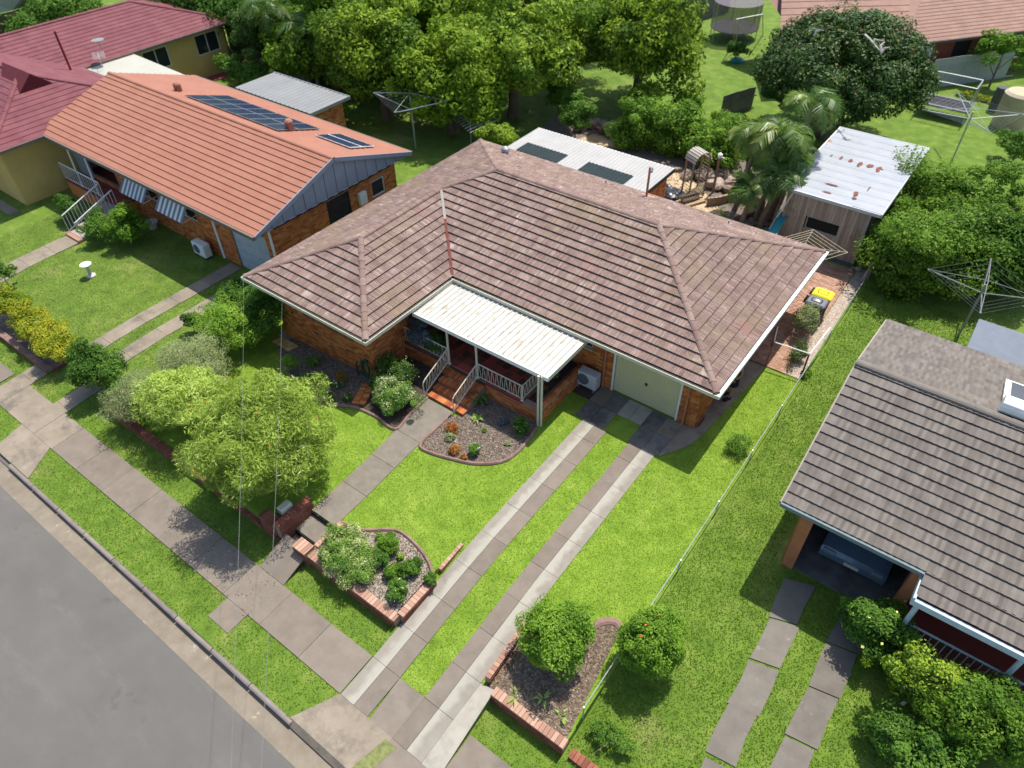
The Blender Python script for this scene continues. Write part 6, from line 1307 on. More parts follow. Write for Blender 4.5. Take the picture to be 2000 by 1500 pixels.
def trampoline(label, c, r, h, enc, rect=False):
    t = thing('trampoline', label, 'trampoline', c); x, y, z = c
    if not rect:
        MB().lathe([(r-.15, h-.02), (r-.15, h), (0, h)], c, 20).build('mat', flat('tramp_mat', (.02, .02, .025)), t); MB().lathe([(r-.2, h+.01), (r, h+.02), (r, h-.03), (r-.2, h-.02)], c, 20).build('pad', flat('tramp_pad', (.16, .15, .16)), t)
        for k in range(6):
            a = 2*math.pi*k/6; MB().tube([(x+r*math.cos(a), y+r*math.sin(a), z), (x+r*math.cos(a), y+r*math.sin(a), z+h+enc)], .03, 5).build('pole', GALV, t)
        nm = bpy.data.materials.new('net'); nm.use_nodes = True; nn = nm.node_tree; bs = nn.nodes['Principled BSDF']; bs.inputs['Base Color'].default_value = (.16, .12, .14, 1); bs.inputs['Alpha'].default_value = .55
        MB().lathe([(r, h), (r, h+enc)], c, 24).build('net', nm, t)
        for o in t.children:
            if o.name.startswith('net'):
                me = o.data
    else:
        B(x-r, y-r*.6, z+h-.05, x+r, y+r*.6, z+h).build('mat', flat('tramp_mat2', (.03, .03, .035)), t)
        mb = MB(); q = [(x-r, y-r*.6), (x+r, y-r*.6), (x+r, y+r*.6), (x-r, y+r*.6)]
        for i in range(4):
            a, b = q[i], q[(i+1) % 4]; MB().tube([(a[0], a[1], z+h), (b[0], b[1], z+h)], .08, 6).build('pad', flat('tramp_pad2', (.24, .25, .26)), t); MB().tube([(a[0], a[1], z), (a[0], a[1], z+h+enc)], .03, 5).build('pole', GALV, t); mb.tube([(a[0], a[1], z+h+enc), (b[0], b[1], z+h+enc)], .03, 5)
        mb.build('top_rail', GALV, t)
    return t
trampoline('round trampoline with dim purple grey net on the far lawn', (-15.709, 37.807, -0.381), 1.7, .8, 1.7, False)
trampoline('rectangular trampoline with pipe frame below the grey panel fence', (-0.114, 31.195, 0.000), 1.25, .7, 1.3, True)
sw = thing('swing_frame', 'pale pipe swing frame beside the round trampoline', 'swing', (-15.629, 38.521, -0.375))
p = [(-14.102, 33.507, 2.200), (-13.070, 35.526, 2.200), (-15.157, 36.723, -0.344), (-14.523, 37.923, -0.302), (-14.084, 39.461, -0.272)]
MB().tube([p[0], p[1]], .04, 6).tube([p[0], p[2]], .035, 6).tube([p[0], p[3]], .035, 6).tube([p[1], p[4]], .035, 6).build('frame', GALV, sw)
ty = thing('sandpit_shell', 'small turquoise plastic shell on the far lawn', 'toy', (-13.338, 33.223, -0.223)); MB().lathe([(.45, 0), (.5, .12), (.3, .22), (0, .25)], (-13.338, 33.223, -0.223), 12).build('shell', TEAL, ty)
ug = thing('green_roof_house', 'corner of a brown brick house with pale green roof at the top left', 'house', (-75, 14, -.4))
q = [(-54.392, 4.128, 2.700), (-54.232, 6.244, 2.700), (-54.816, 8.680, 2.700), (-53.716, 7.835, 4.000), (-54.706, 4.288, 4.000)]
MB().add(list(q), [(0, 1, 2, 3, 4)]).build('roof', flat('pale_green_roof', (.28, .31, .22)), ug); q2 = [(-54.458, 4.107, 2.600), (-54.262, 6.106, 2.600), (-54.893, 8.489, 2.600)]
for a, b in zip(q2[:-1], q2[1:]): MB().add([(a[0], a[1], -.4), (b[0], b[1], -.4), (b[0], b[1], 2.65), (a[0], a[1], 2.65)], [(0, 1, 2, 3)]).build('wall', flat('brown_brick_far', (.13, .08, .05)), ug)
a_, b_ = Vector(q2[1]), Vector(q2[2]); 
for k in (0.2, .6):
    c_ = a_.lerp(b_, k); d_ = a_.lerp(b_, k+.22); MB().add([(c_.x, c_.y-.05, .8), (d_.x, d_.y-.05, .8), (d_.x, d_.y-.05, 2.1), (c_.x, c_.y-.05, 2.1)], [(0, 1, 2, 3)]).build('window', GLASS, ug)
gh = thing('grey_gable', 'small pale grey gabled roof among the top left trees', 'roof', (-42.642, 19.259, -0.400))
q = [(-36.742, 13.959, 2.500), (-35.062, 14.469, 3.200), (-34.461, 15.294, 2.500), (-34.081, 14.034, 2.500)]
MB().add(list(q)+[(v[0], v[1], 2.3) for v in q], [(0, 1, 2, 3), (3, 2, 6, 7), (0, 3, 7, 4)]).build('roof', flat('pale_grey_roof', (.42, .43, .44)), gh)
MB().prism([(v[0]*.97+q[0][0]*.03, v[1]) for v in (q[0], q[3], q[2], q[1])], -.4, 2.3).build('wall', flat('grey_wall_far', (.2, .2, .2)), gh)
# service wires to the house
wi = thing('service_wires', 'thin twisted service wires running from the left wing fascia down over the front lawn', 'wire', (-14.2, -4.4, 2.4))
for a, b in (((-14.1, -4.47, 2.3), (0.697, -15.627, 8.000)), ((-16.2, -4.4, 2.5), (0.448, -15.811, 8.000))):
    a, b = Vector(a), Vector(b); MB().tube([a.lerp(b, i/10)-Vector((0, 0, .2*math.sin(math.pi*i/10))) for i in range(11)], .0035, 4).build('wire', flat('wire_grey', (.16, .16, .16)), wi)

# ================================================================ plants
LG = leafm('leaf_bright', [(.035, .09, .01), (.08, .17, .016), (.16, .28, .028), (.30, .42, .06)])
LY = leafm('leaf_yellow_green', [(.03, .07, .008), (.08, .155, .014), (.19, .285, .024), (.33, .41, .05)])
LT = leafm('leaf_tree', [(.03, .07, .008), (.075, .14, .012), (.17, .26, .018), (.30, .38, .035)])
LD = leafm('leaf_dark_glossy', [(.012, .032, .006), (.03, .068, .01), (.055, .11, .014), (.11, .165, .026)], rough=.5, spec=.2, trans=.2)
LB = leafm('leaf_bottlebrush', [(.07, .12, .018), (.18, .25, .035), (.34, .44, .09), (.54, .62, .22)], gain=1.45)
LRB = leafm('leaf_bushy', [(.025, .065, .008), (.055, .12, .013), (.11, .20, .02), (.20, .30, .04)])
LS = leafm('leaf_silver_green', [(.10, .14, .05), (.18, .22, .085), (.28, .32, .14), (.40, .43, .23)])
LM = leafm('leaf_mid', [(.03, .08, .012), (.06, .13, .018), (.10, .20, .025), (.16, .27, .05)])
LW = leafm('leaf_variegated', [(.03, .09, .012), (.08, .17, .025), (.20, .30, .06), (.60, .58, .33), (.74, .68, .50)])
LH = leafm('leaf_gold', [(.05, .10, .01), (.12, .19, .015), (.26, .28, .02), (.40, .36, .03)])
LP = leafm('palm_leaf', [(.03, .07, .012), (.07, .14, .022), (.14, .22, .04), (.30, .34, .11)], rough=.4, spec=.5)
LR = leafm('leaf_russet', [(.08, .12, .02), (.22, .15, .03), (.42, .10, .03), (.20, .28, .05)])
LV = leafm('leaf_slate', [(.03, .04, .045), (.06, .08, .085), (.10, .12, .13), (.18, .14, .15)], trans=.15)
FLP = flat('pink_petal', (.62, .30, .45)); FLR = flat('red_petal', (.60, .09, .03)); FLW = flat('cream_petal', (.75, .70, .55)); FLV = flat('mauve_petal', (.55, .42, .60))
def flowers(t, m, c, r, n, s=.05, seed=1):
    rg = np.random.default_rng(seed); e = rg.normal(0, 1, (n, 3)); e[:, 2] = abs(e[:, 2]); e /= np.linalg.norm(e, axis=1)[:, None]; p = np.array(c)+e*np.array(r)*1.02
    leaves('flowers', m, p, e, s, t, 1.1, .4, kind='stuff')
def shrub(label, c, r, m, n, leaf, nc=None, cr=None, cat='shrub', group=None, seed=None, fl=None, name='shrub', **k):
    r = r if hasattr(r, '__len__') else (r, r, r*.85); seed = seed or int(abs(c[0]*91+c[1]*37))+3
    t = tree(name, label, cat, c, r, m, BARK, n, nc or 34, cr or min(r)*.34, leaf, seed=seed, tr=.03*max(.4, r[0]), group=group, limbs=3, **k)
    if fl: flowers(t, fl[0], c, r, fl[1], fl[2], seed)
    return t
# front left corner
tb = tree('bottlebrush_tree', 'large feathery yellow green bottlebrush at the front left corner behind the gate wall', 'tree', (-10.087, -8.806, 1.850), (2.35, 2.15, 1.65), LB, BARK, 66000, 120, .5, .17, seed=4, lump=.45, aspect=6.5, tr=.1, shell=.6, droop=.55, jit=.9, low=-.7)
flowers(tb, FLR, (-10.231, -8.854, 1.800), (2.3, 1.9, 1.5), 30, .07, 5)
tb2 = tree('bottlebrush_tree', 'lower bright bottlebrush growing along the front wall left of the large one', 'tree', (-14.163, -8.825, 1.050), (1.7, 1.35, 1.05), LB, BARK, 26000, 70, .42, .15, seed=6, lump=.6, aspect=6.5, tr=.06, droop=.4, jit=.9)
tree('silver_shrub', 'sprawling silver green shrub at the far left front corner', 'shrub', (-16.029, -9.463, 0.550), (1.4, 1.1, .75), LS, BARK, 20000, 60, .34, .10, seed=8, aspect=6, tr=.05, jit=1.0)
tree('silver_shrub', 'silver green shrub behind the bottlebrush beside the curved lawn', 'shrub', (-15.586, -7.452, 0.700), (1.8, 1.2, .85), LS, BARK, 22000, 60, .36, .09, seed=9, aspect=5, tr=.05, jit=1.0)
shrub('dark glossy hedge shrub against the left wall of the house', (-16.188, -3.918, 0.800), (1.3, 1.6, 1.2), LM, 17000, .085, 60, .38)
shrub('glossy green hedge shrub between the left wall and the silver shrubs', (-16.723, -5.371, 0.700), (1.5, 1.3, .95), LG, 16000, .08, 60, .36)
shrub('small bush overhanging the left neighbour driveway', (-18.330, -3.536, 0.500), (.9, .9, .6), LM, 6000, .09, 30, .28)
# by the steps
shrub('rounded bush covered in cream flowers left of the front steps', (-9.184, -4.331, 0.420), (.92, 1.02, .5), LW, 21000, .06, 70, .24)
shrub('dark green bush between the flowering bush and the patio wall', (-10.124, -3.383, 0.450), (1.0, .62, .62), LD, 12000, .06, 50, .24, fl=(FLW, 60, .03))
shrub('dark creeper climbing the left wing wall corner by the patio', (-10.107, -3.979, 0.350), (.5, .4, .45), LD, 5000, .05, 24, .18, fl=(FLW, 40, .03))
shrub('slate coloured vine filling the patio corner behind the railing', (-10.015, -2.009, 1.200), (.62, .5, .55), LV, 9000, .05, 40, .2)
shrub('dark potted foliage beside the slate vine on the patio', (-9.396, -1.966, 1.100), (.4, .45, .45), LD, 5000, .055, 24, .18)
# front corner bed
shrub('variegated cream and green shrub at the front gate pillar', (-5.989, -9.540, 0.300), (1.2, .85, .42), LW, 24000, .06, 90, .22)
GR = 'small green shrubs of the front corner bed'
for i, (c, r, m, lab) in enumerate((((-5.465, -8.604, 0.250), .42, LG, 'bright feathery shrub nearest the dark curved edging in the front bed'), ((-5.329, -9.134, 0.220), .34, LM, 'green shrub touching the variegated shrub in the front bed'), ((-4.416, -8.784, 0.220), .34, LM, 'olive shrub by the inner curve of the front bed edging'),
    ((-4.270, -9.500, 0.240), .38, LM, 'white speckled shrub nearest the footpath in the front bed'), ((-3.780, -8.732, 0.200), .2, LM, 'small shrub beside the end of the salmon driveway wall'), ((-4.928, -8.660, 0.120), .11, LG, 'tiny round green ball plant in the front bed'), ((-4.689, -9.204, 0.200), .3, LG, 'soft green shrub in the middle of the front bed'))):
    shrub(lab, c, (r, r, r*.75), m, int(16000*r), .05, 30, r*.3, group=GR, seed=30+i, fl=(FLW, 25, .03) if i == 3 else None)
# bed between path and driveway
GB = 'plants of the bed between path and driveway'
for i, (c, r, m, n, lab, fl) in enumerate((((-6.902, -4.092, 0.120), .24, LR, 1600, 'orange flowering plant at the path side of the mulch bed', (FLR, 30, .04)), ((-6.735, -4.444, 0.120), .17, LS, 1100, 'small silver plant just below the orange flowering one', None),
    ((-6.247, -4.796, 0.100), .22, LR, 1300, 'reddish low plant near the edging corner of the mulch bed', (FLR, 14, .04)), ((-5.703, -4.407, 0.180), .27, LM, 2600, 'dark round plant with mauve flowers on the mulch bed edge', (FLV, 12, .06)),
    ((-6.044, -3.512, 0.060), .1, LY, 400, 'tiny yellow green seedling in the middle of the mulch bed', None), ((-5.102, -3.543, 0.060), .13, LS, 400, 'pale sparse tuft near the right edge of the mulch bed', None),
    ((-5.034, -2.856, 0.250), .36, LM, 4200, 'rounded green bush at the foot of the patio planter', (FLW, 10, .03)), ((-5.741, -2.885, 0.150), .22, LV, 1200, 'dim purple plant in the shade below the railing', None), ((-5.873, -4.797, 0.060), .12, LR, 500, 'low red tipped sprig against the pink edging', (FLR, 6, .03)))):
    shrub(lab, c, (r, r, r*.8), m, n, .05, 20, r*.35, group=GB, seed=50+i, fl=fl)
SPK = leafm('spike_leaf', [(.04, .09, .02), (.10, .18, .03), (.22, .32, .07)])
spike_plant('spiky_plant', 'pale lime rosette in the sunny part of the mulch bed', 'plant', (-6.559, -3.245, 0.000), 26, .30, .05, leafm('lime_leaf', [(.2, .3, .06), (.34, .45, .12)]), GB, .7)
spike_plant('spiky_plant', 'dark spiky plant against the patio wall right of the steps', 'plant', (-6.971, -2.564, 0.000), 40, .55, .045, SPK, GB, 1.2)
# shady bed by the left wing
GS = 'plants of the shady bed below the left wing'
spike_plant('spiky_plant', 'spiky green clump close to the wing wall in the shady bed', 'plant', (-13.301, -4.431, -0.220), 60, .48, .04, SPK, GS, 1.0)
for i, (c, r, m, n, lab, fl) in enumerate((((-13.578, -5.144, 0.250), .36, LG, 3000, 'leafy green plant at the left end of the shady bed', None), ((-12.528, -5.310, 0.150), .25, LM, 1500, 'low green plant with pink flowers beside the curved edging', (FLP, 14, .06)), ((-12.159, -4.978, 0.150), .25, SPK, 1200, 'yellow tipped low plant in the middle of the shady bed', None),
    ((-11.329, -5.510, 0.120), .26, LM, 1400, 'spreading plant with pale pink flowers at the front of the shady bed', (FLP, 16, .06)), ((-11.677, -4.531, 0.150), .26, LR, 1300, 'brownish plant near the hose in the shady bed', None), ((-11.478, -4.896, 0.120), .2, LM, 900, 'small plant with mauve flowers right of centre in the shady bed', (FLV, 12, .06)), ((-10.778, -5.085, 0.100), .2, LM, 800, 'small plant with one bright pink flower by the brick strip', (FLP, 8, .06)))):
    shrub(lab, c, (r, r, r*.8), m, n, .055, 20, r*.35, group=GS, seed=70+i, fl=fl)
bs_ = thing('brick_strip', 'short strip of red paving bricks between the shady bed and the flowering bush', 'brick edging', (-10.606, -4.627, -0.040)); q0, q1 = Vector((-10.261, -5.084, -0.017)), Vector((-10.698, -4.114, -0.047)); d = (q1-q0).normalized(); o = Vector((d.y, -d.x, 0))
for i in range(12):
    for s_ in (-1, 1): MB().obox(q0.lerp(q1, (i+.5)/12)+o*.12*s_+Vector((0, 0, .05)), d, o, (0, 0, 1), (q1-q0).length/12-.012, .22, .08).build('brick', BRK, bs_)
for i, (c, lab) in enumerate((((-6.147, 0.977, 0.600), 'red and pink flowering plant in the patio planter near the wall'), ((-5.165, -1.222, 0.580), 'pink flowering plant in the patio planter behind the corner post'), ((-5.222, -0.461, 0.560), 'white flowering plant in the middle of the patio planter'))):
    shrub(lab, (c[0]+(-.1 if i else 0), c[1], .58), .13, LM, 400, .04, 12, .06, group='plants in the patio planter', seed=80+i, fl=((FLW if i == 2 else FLR), 14, .04))
# driveway corner
tree('round_tree', 'round glossy green tree in the corner bed beside the driveway', 'tree', (0.017, -8.438, 1.050), (.86, .86, .92), LG, BARKW, 20000, 70, .25, .08, seed=12, lump=.5, tr=.05, shell=.75, aspect=2.2)
t = tree('round_tree', 'round tree with orange flowers beyond the mesh fence in the right lot', 'tree', (2.003, -7.208, 0.980), (.80, .80, .95), LG, BARKW, 24000, 110, .20, .065, seed=13, lump=.3, tr=.05, shell=.85, aspect=2.0)
flowers(t, FLR, (2.003, -7.208, 0.980), (.80, .80, .95), 10, .07, 3)
for i, (c, lab) in enumerate((((0.436, -9.499, 0.000), 'strappy green plant in the middle of the driveway corner bed'), ((0.991, -9.606, 0.000), 'upright light green plant near the front of the driveway corner bed'), ((-0.096, -9.845, 0.000), 'yellow strappy plant at the salmon brick edge of the corner bed'))):
    spike_plant('strap_plant', lab, 'plant', c, 9, .28, .05, MATS['lime_leaf'], 'strap plants of the driveway corner bed', .9)
shrub('sparse olive shrub on the bright lawn beside the boundary fence', (0.908, 0.566, 0.300), (.42, .5, .34), LM, 2600, .05, 30, .16, fill=0)
shrub('tall spindly olive shrub in the paved side path beside the bins', (0.482, 7.425, 0.700), (.42, 1.0, .72), LS, 7200, .055, 50, .22, fill=0)
shrub('dark ragged shrub at the lower end of the paved side path', (0.919, 5.825, 0.350), (.35, .6, .4), LD, 2600, .055, 30, .2, fill=0)
tree('leafy_tree', 'small bright leafy tree leaning over the shed corner', 'tree', (1.546, 12.713, 1.900), (.72, .80, .62), LG, BARKW, 9000, 50, .30, .09, base=(1.25, 12.2, 0), seed=15, tr=.05, fill=.05)
shrub('bright shrub squeezed behind the shed roof edge', (1.288, 15.349, 2.000), (.35, .6, .5), LG, 3500, .09, 24, .22)
shrub('green sprig growing over the right edge of the shed roof', (0.932, 18.976, 2.300), (.25, .4, .3), LG, 1400, .09, 16, .16)
# right lot
for i, (c, r, lab) in enumerate((((3.199, 13.403, 1.500), (2.4, 2.4, 1.9), 'dense green bushy tree beside the shed, its lower front part'), ((3.286, 17.430, 1.700), (3.0, 2.8, 2.0), 'wide dense green tree behind the shed along the right edge'), ((5.286, 14.457, 1.500), (2.5, 2.3, 1.8), 'dense green bushy tree above the right clothesline'))):
    tree('bushy_tree', lab, 'tree', c, r, LRB, BARK, 36000, 90, .62, .15, seed=17+i, tr=.15, low=-.8, group='bushy trees of the right lot')
shrub('dark shrub with a few yellow flowers beside the verandah', (6.198, -3.528, 0.800), (.75, .9, .95), LM, 14000, .09, 50, .3, fl=(flat('yellow_petal', (.8, .75, .2)), 12, .09))
tree('yellow_tree', 'open yellow green tree below the verandah railing', 'tree', (7.315, -4.566, 1.200), (1.0, .9, .9), LY, BARKW, 9000, 70, .22, .09, seed=22, tr=.05, fill=0, limbs=9)
tree('light_tree', 'light green leafy tree in the bottom right corner', 'tree', (8.643, -4.608, 1.300), (1.15, 1.0, .95), LRB, BARKW, 20000, 90, .26, .085, seed=23, tr=.06)
tree('light_tree', 'dark green tree at the bottom edge right of the cracked driveway', 'tree', (7.797, -5.914, 0.800), (1.0, .7, .7), LM, BARK, 12000, 60, .26, .09, seed=24, tr=.06)
shrub('low leafy plant patch beside the brick corner in the right lot', (2.269, -9.287, 0.120), (.9, .45, .05), LM, 3500, .05, 60, .07)
shrub('small bush beside the grey tiled roof gable', (1.450, 5.216, 0.100), (.3, .3, .15), LG, 600, .07, 12, .1)
# back of the main lot
for i, (c, lab) in enumerate((((-12.364, 18.161, 1.100), 'bright glossy hedge shrub at the left end of the back hedge'), ((-10.382, 18.397, 1.100), 'bright glossy hedge shrub in the middle of the back hedge'), ((-8.284, 18.035, 1.100), 'bright glossy hedge shrub at the right end of the back hedge'))):
    shrub(lab, c, (1.9, 1.5, 1.45), LG, 17000, .15, 50, .55, group='shrubs of the back hedge', seed=90+i, low=-.9)
shrub('dark glossy shrub in the back left corner beyond the annex', (-15.874, 17.106, 1.000), (1.2, .9, .9), LM, 8000, .13, 40, .34)
shrub('yellow green bush just behind the far roof corner', (-17.801, 12.723, 0.900), (1.2, .8, .8), LY, 8000, .12, 40, .3)
for i, (px, lab, m) in enumerate((((-13.311, 20.323, 1.600), 'tall bright bush behind the left part of the back hedge', LY), ((-11.634, 22.203, 0.800), 'low bright bush behind the middle of the back hedge', LG), ((-8.638, 21.004, 0.800), 'low green bush between back hedge and palms', LG), ((-17.578, 18.396, 1.200), 'rounded bush under the big trees left of the yellow green ones', LM))):
    shrub(lab, px, (1.2, 1.0, .8), m, 7000, .14, 36, .34, group='bushes behind the back hedge', seed=95+i)
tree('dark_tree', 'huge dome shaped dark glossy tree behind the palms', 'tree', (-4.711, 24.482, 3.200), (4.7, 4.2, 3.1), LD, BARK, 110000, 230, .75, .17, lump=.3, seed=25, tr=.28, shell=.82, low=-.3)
dt = bpy.data.objects['dark_tree']
cc = Vector((-2.633, 22.159, 5.600)); rg = random.Random(4)
for a, b in (((-3.602, 22.262, 6.000), (-2.297, 20.281, 6.000)), ((-2.896, 20.934, 6.100), (-2.561, 21.197, 6.200)), ((-2.297, 20.281, 6.000), (-2.094, 20.552, 6.200)), ((-2.297, 20.281, 6.000), (-2.405, 20.762, 6.300)), ((-6.238, 22.546, 5.600), (-5.597, 22.777, 5.700)), ((-5.829, 22.102, 5.600), (-5.710, 22.303, 5.800))):
    a, b = Vector(a), Vector(b); MB().tube([a, a.lerp(b, .4)+Vector((rg.uniform(-.2, .2), 0, .1)), b], [.06, .045, .02], 5).build('dead_branch', BARKW, dt)
flowers(dt, flat('russet_tip', (.14, .10, .025)), (-4.582, 23.906, 3.400), (4.5, 4.0, 3.0), 160, .16, 8)
PT = flat('palm_trunk', (.20, .17, .13), .3, scale=6)
for i, (tp_, L_, lab) in enumerate((((-3.696, 16.574, 4.600), 1.9, 'tallest palm, against the dark dome shaped tree'), ((-4.009, 14.437, 4.000), 1.9, 'palm with drooping fronds left of the shed roof'), ((-5.162, 14.717, 3.600), 1.6, 'palm at the right end of the back hedge'), ((-4.287, 13.026, 2.100), 1.5, 'low palm in front of the rock terrace'), ((-3.514, 13.517, 2.600), 1.6, 'palm beside the left shed wall'), ((-3.495, 14.636, 3.200), 1.6, 'palm between the drooping one and the shed corner'))):
    palm(lab, (tp_[0]-.15, tp_[1]-.2, -.05), tp_, 17, L_*1.08, LP, PT, 'palms beside the shed', 40+i)
shrub('yellow green bush in the middle of the palms', (-5.492, 17.960, 2.000), (.7, .6, .8), LY, 5000, .12, 30, .28)
spike_plant('banana_plant', 'broad dark leaved plant left of the low palm', 'plant', (-5.848, 16.768, 0.000), 14, 1.3, .3, LD, None, 1.6)
spike_plant('spiky_plant', 'leafy clump at the base of the palms', 'plant', (-3.181, 12.691, 0.000), 50, .8, .07, SPK, None, 1.0)
# trees beyond the back
TG_ = 'big yellow green trees beyond the back fence'
for i, (c, r, lab) in enumerate((((-32.553, 14.870, 3.000), (3.6, 3.2, 3.0), 'yellow green tree at the left end of the big tree row'), ((-26.444, 13.183, 2.600), (3.6, 3.0, 2.9), 'yellow green tree hanging low left above the silver rotary clothesline'), ((-26.981, 19.446, 3.400), (4.8, 4.0, 3.2), 'yellow green tree at the top edge, tallest crown above the annex'),
    ((-22.069, 13.995, 2.300), (3.6, 2.8, 2.6), 'yellow green tree hanging lowest, right above the tv aerial mast'), ((-20.669, 17.745, 3.000), (3.6, 3.2, 3.2), 'yellow green tree left of the forked trunk'), ((-20.368, 23.516, 3.800), (4.6, 3.8, 2.7), 'forked yellow green tree with its dark trunk showing'), ((-15.272, 22.813, 3.600), (4.0, 3.4, 2.6), 'spreading tree at the right end of the row beside the far lawn'), ((-32.021, 18.883, 3.600), (4.2, 3.2, 3.0), 'yellow green tree at the top edge right of the slim palms'))):
    tree('big_tree', lab, 'tree', c, r, [LY, LT, LY, LT, LY, LY, LT, LT][i], BARK, 30000, 70, .95, .27, seed=120+i, tr=.3, group=TG_, base=(-21.0, 24.0, -.4) if i == 5 else None, low=-.6, shell=.78, fill=.05, jit=.75)
for i, (c, r, m, lab) in enumerate((((-36.034, 14.098, 1.200), (1.8, 1.5, 1.3), LM, 'dark green bush behind the grey flat roofed outbuilding'), ((-37.068, 11.141, 0.800), (1.9, .9, .9), LM, 'low hedge bush between the mustard wall and the outbuilding'), ((-36.707, 12.798, 2.500), (1.8, 1.8, 1.8), LD, 'dim tree behind the mustard house corner'), ((-28.657, 10.664, 0.600), (1.2, .8, .6), LG, 'low bright bush right of the grey flat roof'))):
    shrub(lab, c, r, m, 10000, .18, 40, .45, seed=130+i)
for i, (tp_, lab) in enumerate((((-32.250, 13.099, 3.500), 'slim palm among the top left trees'), ((-35.909, 13.215, 4.000), 'palm at the top edge left of the big trees'))): palm(lab, (tp_[0], tp_[1], -.4), tp_, 14, 2.4, LP, PT, 'palms beyond the left yard', 60+i)
for i, (c, r, lab) in enumerate((((-44.883, 14.117, 3.000), (5, 3, 2.5), 'dark tree crown at the top edge above the maroon roof'), ((-41.014, 15.364, 3.000), (4.5, 3, 2.5), 'dark tree crown at the top edge left of the palm'), ((-51.862, 8.783, 2.000), (2.2, 2, 2.2), 'dark tree between the pale green roof and the maroon roof'), ((-53.790, 7.075, 1.600), (2.2, 2, 1.5), 'dark bush beside the far brown brick house'), ((-35.911, 23.859, 3.500), (5, 4, 3), 'tree crown at the top edge behind the big tree row'), ((-23.998, 30.402, 3.500), (5, 4, 3), 'tree crown at the top edge beside the far fence'))):
    tree('far_tree', lab, 'tree', c, r, LM, BARK, 14000, 60, .9, .26, seed=140+i, tr=.25, group='dark trees along the top edge')
# far right yard plants
shrub('small tree with pale green leaves in front of the grey panel fence', (1.233, 37.075, 2.000), (1.9, 1.3, 1.2), LG, 5000, .18, 34, .4, name='small_tree', cat='tree', fill=0)
shrub('yellow green bush beside the dark dome tree and the salmon roof', (-3.091, 37.758, 1.200), (1.2, 1.0, 1.0), LY, 5000, .17, 30, .35)
shrub('leafy bush at the right edge below the water tank', (4.233, 27.232, 0.700), (1.2, 1.0, .8), LM, 5000, .12, 30, .3)
shrub('patch of yellow ground cover beside the rectangular trampoline', (1.048, 34.868, 0.100), (1.6, 1.0, .2), LH, 3000, .1, 30, .18)
shrub('dim bush behind the round trampoline', (-13.473, 33.118, 0.600), (.9, .7, .5), LM, 3000, .15, 24, .25)
# left front garden
for i, (c, lab) in enumerate((((-25.228, -9.300, 0.350), 'golden hedge plant at the left edge of the left garden bed'), ((-23.117, -9.447, 0.350), 'golden hedge plant in the middle of the left garden bed'), ((-21.316, -9.557, 0.300), 'golden hedge plant at the right end of the left garden bed'))):
    shrub(lab, c, (1.3, .8, .5), LH, 12000, .09, 60, .26, group='golden hedge of the left garden', seed=150+i)
shrub('round dark clipped bush at the left edge above the golden hedge', (-27.861, -8.497, 0.300), (.6, .6, .6), LM, 4000, .08, 30, .2)
shrub('large dark green bush where the left driveway meets the footpath', (-18.628, -9.518, 0.600), (1.15, 1.0, .85), LM, 14000, .1, 60, .34)
shrub('low green bush beside the silver corner shrub at the footpath', (-17.396, -9.423, 0.300), (.6, .5, .4), LM, 3500, .09, 24, .22)
shrub('round green bush in front of the orange roofed house', (-26.501, -3.533, 0.600), (1.0, .9, .8), LG, 9000, .1, 50, .3)
shrub('bush at the foot of the white stairs', (-27.782, -4.145, 0.400), (.8, .7, .55), LM, 6000, .1, 40, .25)
shrub('small hedge bush left of the white stairs', (-30.614, -4.032, 0.400), (.9, .6, .5), LM, 5000, .1, 36, .24)
shrub('small bush on the verge of the left driveway strip', (-18.604, -5.763, 0.250), (.5, .4, .35), LM, 2500, .08, 20, .18)
# ================================================================ grass blades
def pip(P, poly):
    x, y = P[:, 0], P[:, 1]; ins = np.zeros(len(P), bool); n = len(poly)
    for i in range(n):
        x0, y0 = poly[i-1]; x1, y1 = poly[i]
        if y0 == y1: continue
        c = ((y0 > y) != (y1 > y)) & (x < (x1-x0)*(y-y0)/(y1-y0)+x0); ins ^= c
    return ins
for r_ in ((-15.7, -3.8, -10.7, 8.7), (-10.8, .55, -.6, 8.7), (-10.8, -2.3, -4.7, .6), (-8.7, -3.5, -7.0, -2.2), (-15, 8.6, -7.5, 12), (-34, -2.0, -18, 5.5), (3.4, -2.6, 15, 6)): hard([(r_[0], r_[1]), (r_[2], r_[1]), (r_[2], r_[3]), (r_[0], r_[3])])
def grass(name, x0, y0, x1, y1, dens, h, w, label=None, m=None):
    n = int((x1-x0)*(y1-y0)*dens); P = np.stack([RNG.uniform(x0, x1, n), RNG.uniform(y0, y1, n)], 1); keep = np.ones(n, bool)
    for poly in HARD:
        m_ = (P[:, 0] > poly[:, 0].min()) & (P[:, 0] < poly[:, 0].max()) & (P[:, 1] > poly[:, 1].min()) & (P[:, 1] < poly[:, 1].max())
        if m_.any():
            idx = np.where(m_)[0]; keep[idx[pip(P[idx]+RNG.normal(0, .022, (len(idx), 2)), poly)]] = False
    P = P[keep]; n = len(P); Z = np.array([zg(a, b) for a, b in P]); a = RNG.uniform(0, 2*math.pi, n); l = h*RNG.uniform(.5, 1.3, n); lean = RNG.uniform(.3, 1.1, n)
    b = np.column_stack([P, Z]); t = b+np.column_stack([np.cos(a)*l*lean, np.sin(a)*l*lean, l*.7]); s = np.column_stack([-np.sin(a), np.cos(a), np.zeros(n)])*(w*RNG.uniform(.6, 1.3, n)/2)[:, None]
    me = arrmesh(name, np.stack([b-s, b+s, t], 1), 3, RNG.uniform(.001, .999, n), m or BLADE); o = link(name, me); tag(o, label, 'grass', None, 'stuff')
grass('grass', -17.5, -9.95, 1.4, 4.8, 900, .045, .020, 'short bright grass of the main front lawn')
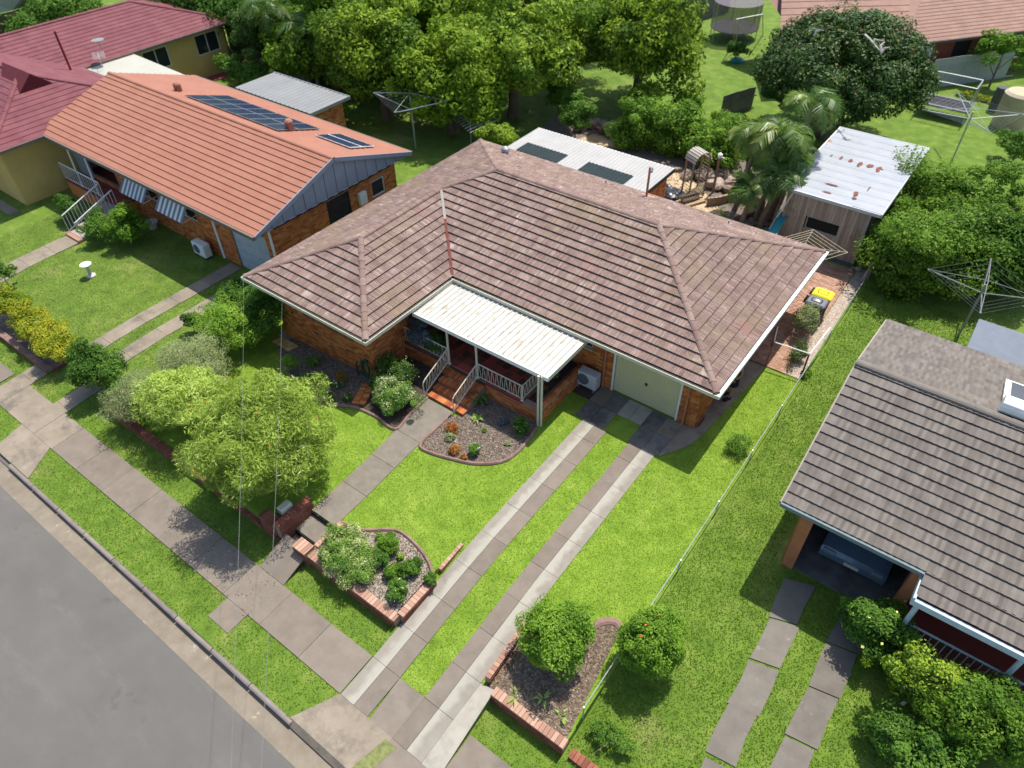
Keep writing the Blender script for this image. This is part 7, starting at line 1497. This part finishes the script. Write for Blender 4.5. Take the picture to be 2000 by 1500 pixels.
grass('grass', -32, -10.2, -17.6, -2, 340, .05, .025, 'short olive grass of the left neighbour lawn', BLADE3)
grass('grass', -2.79, -11.04, -1.99, -9.95, 900, .045, .020, 'short bright grass between the driveway strips near the footpath')
hard([(-2.8, -11.05), (-1.98, -11.05), (-1.98, -9.9), (-2.8, -9.9)])
grass('grass', -32, -13.3, 8, -10.2, 480, .05, .025, 'short grass of the verge strips along the footpath', BLADE2)
grass('grass', 1.5, -10.1, 9, 12, 620, .06, .024, 'longer patchy grass of the right lot', BLADE2)

# fallen leaves and bark chips
def litter(name, poly, n, size, m, label, dz=.035):
    poly = np.array([(p[0], p[1]) for p in poly]); P = np.stack([RNG.uniform(poly[:, 0].min(), poly[:, 0].max(), n*2), RNG.uniform(poly[:, 1].min(), poly[:, 1].max(), n*2)], 1); P = P[pip(P, poly)][:n]
    p3 = np.array([(a, b, zg(a, b)+dz) for a, b in P]); o = leaves(name, m, p3, np.tile([0, 0, 1.], (len(p3), 1)), size, None, 1.5, .35, kind='stuff'); tag(o, label, 'leaf litter')
CH = mat('bark_chip', [(0, (.06, .04, .028)), (.5, (.16, .115, .08)), (.85, (.26, .20, .15)), (1, (.42, .35, .28))], src='rnd', rough=1)
litter('bark_chips', b3+[(-4.85, -2.2), (-7.0, -2.2), (-7.0, -3.4)], 5200, .05, CH, 'scattered bark chips over the bed between path and driveway')
litter('bark_chips', b1+[(-10.72, -4.6), (-10.8, -3.75), (-15.6, -3.75), (-15.65, -4.3)], 4200, .05, CH, 'scattered bark chips over the shady bed below the left wing')
litter('bark_chips', b4+[(-3.72, -9.95), (-7.2, -9.95), (-7.2, -9.0)], 4200, .05, CH, 'scattered bark chips over the front corner bed')
litter('leaf_litter', [(-.9, -8.5)]+b5+[(1.40, -9.95), (-.9, -9.95)], 2200, .045, CH, 'dry leaves and chips over the driveway corner bed')
litter('leaf_litter', [(-17, -13.9), (5, -13.9), (5, -13.5), (-17, -13.5)], 260, .05, CH, 'dry leaves lying in the road gutter', dz=-.19)
litter('leaf_litter', [(-11.5, -12.3), (-7.2, -12.3), (-7.2, -10.9), (-11.5, -10.9)], 220, .05, CH, 'dry leaves fallen on the footpath below the bottlebrush')
litter('leaf_litter', [(-7.111, 9.876), (-10.315, 13.957), (-10.040, 16.099), (-3.941, 19.089), (-2.059, 14.013)], 1800, .09, CH, 'dry leaves over the sandy back yard')
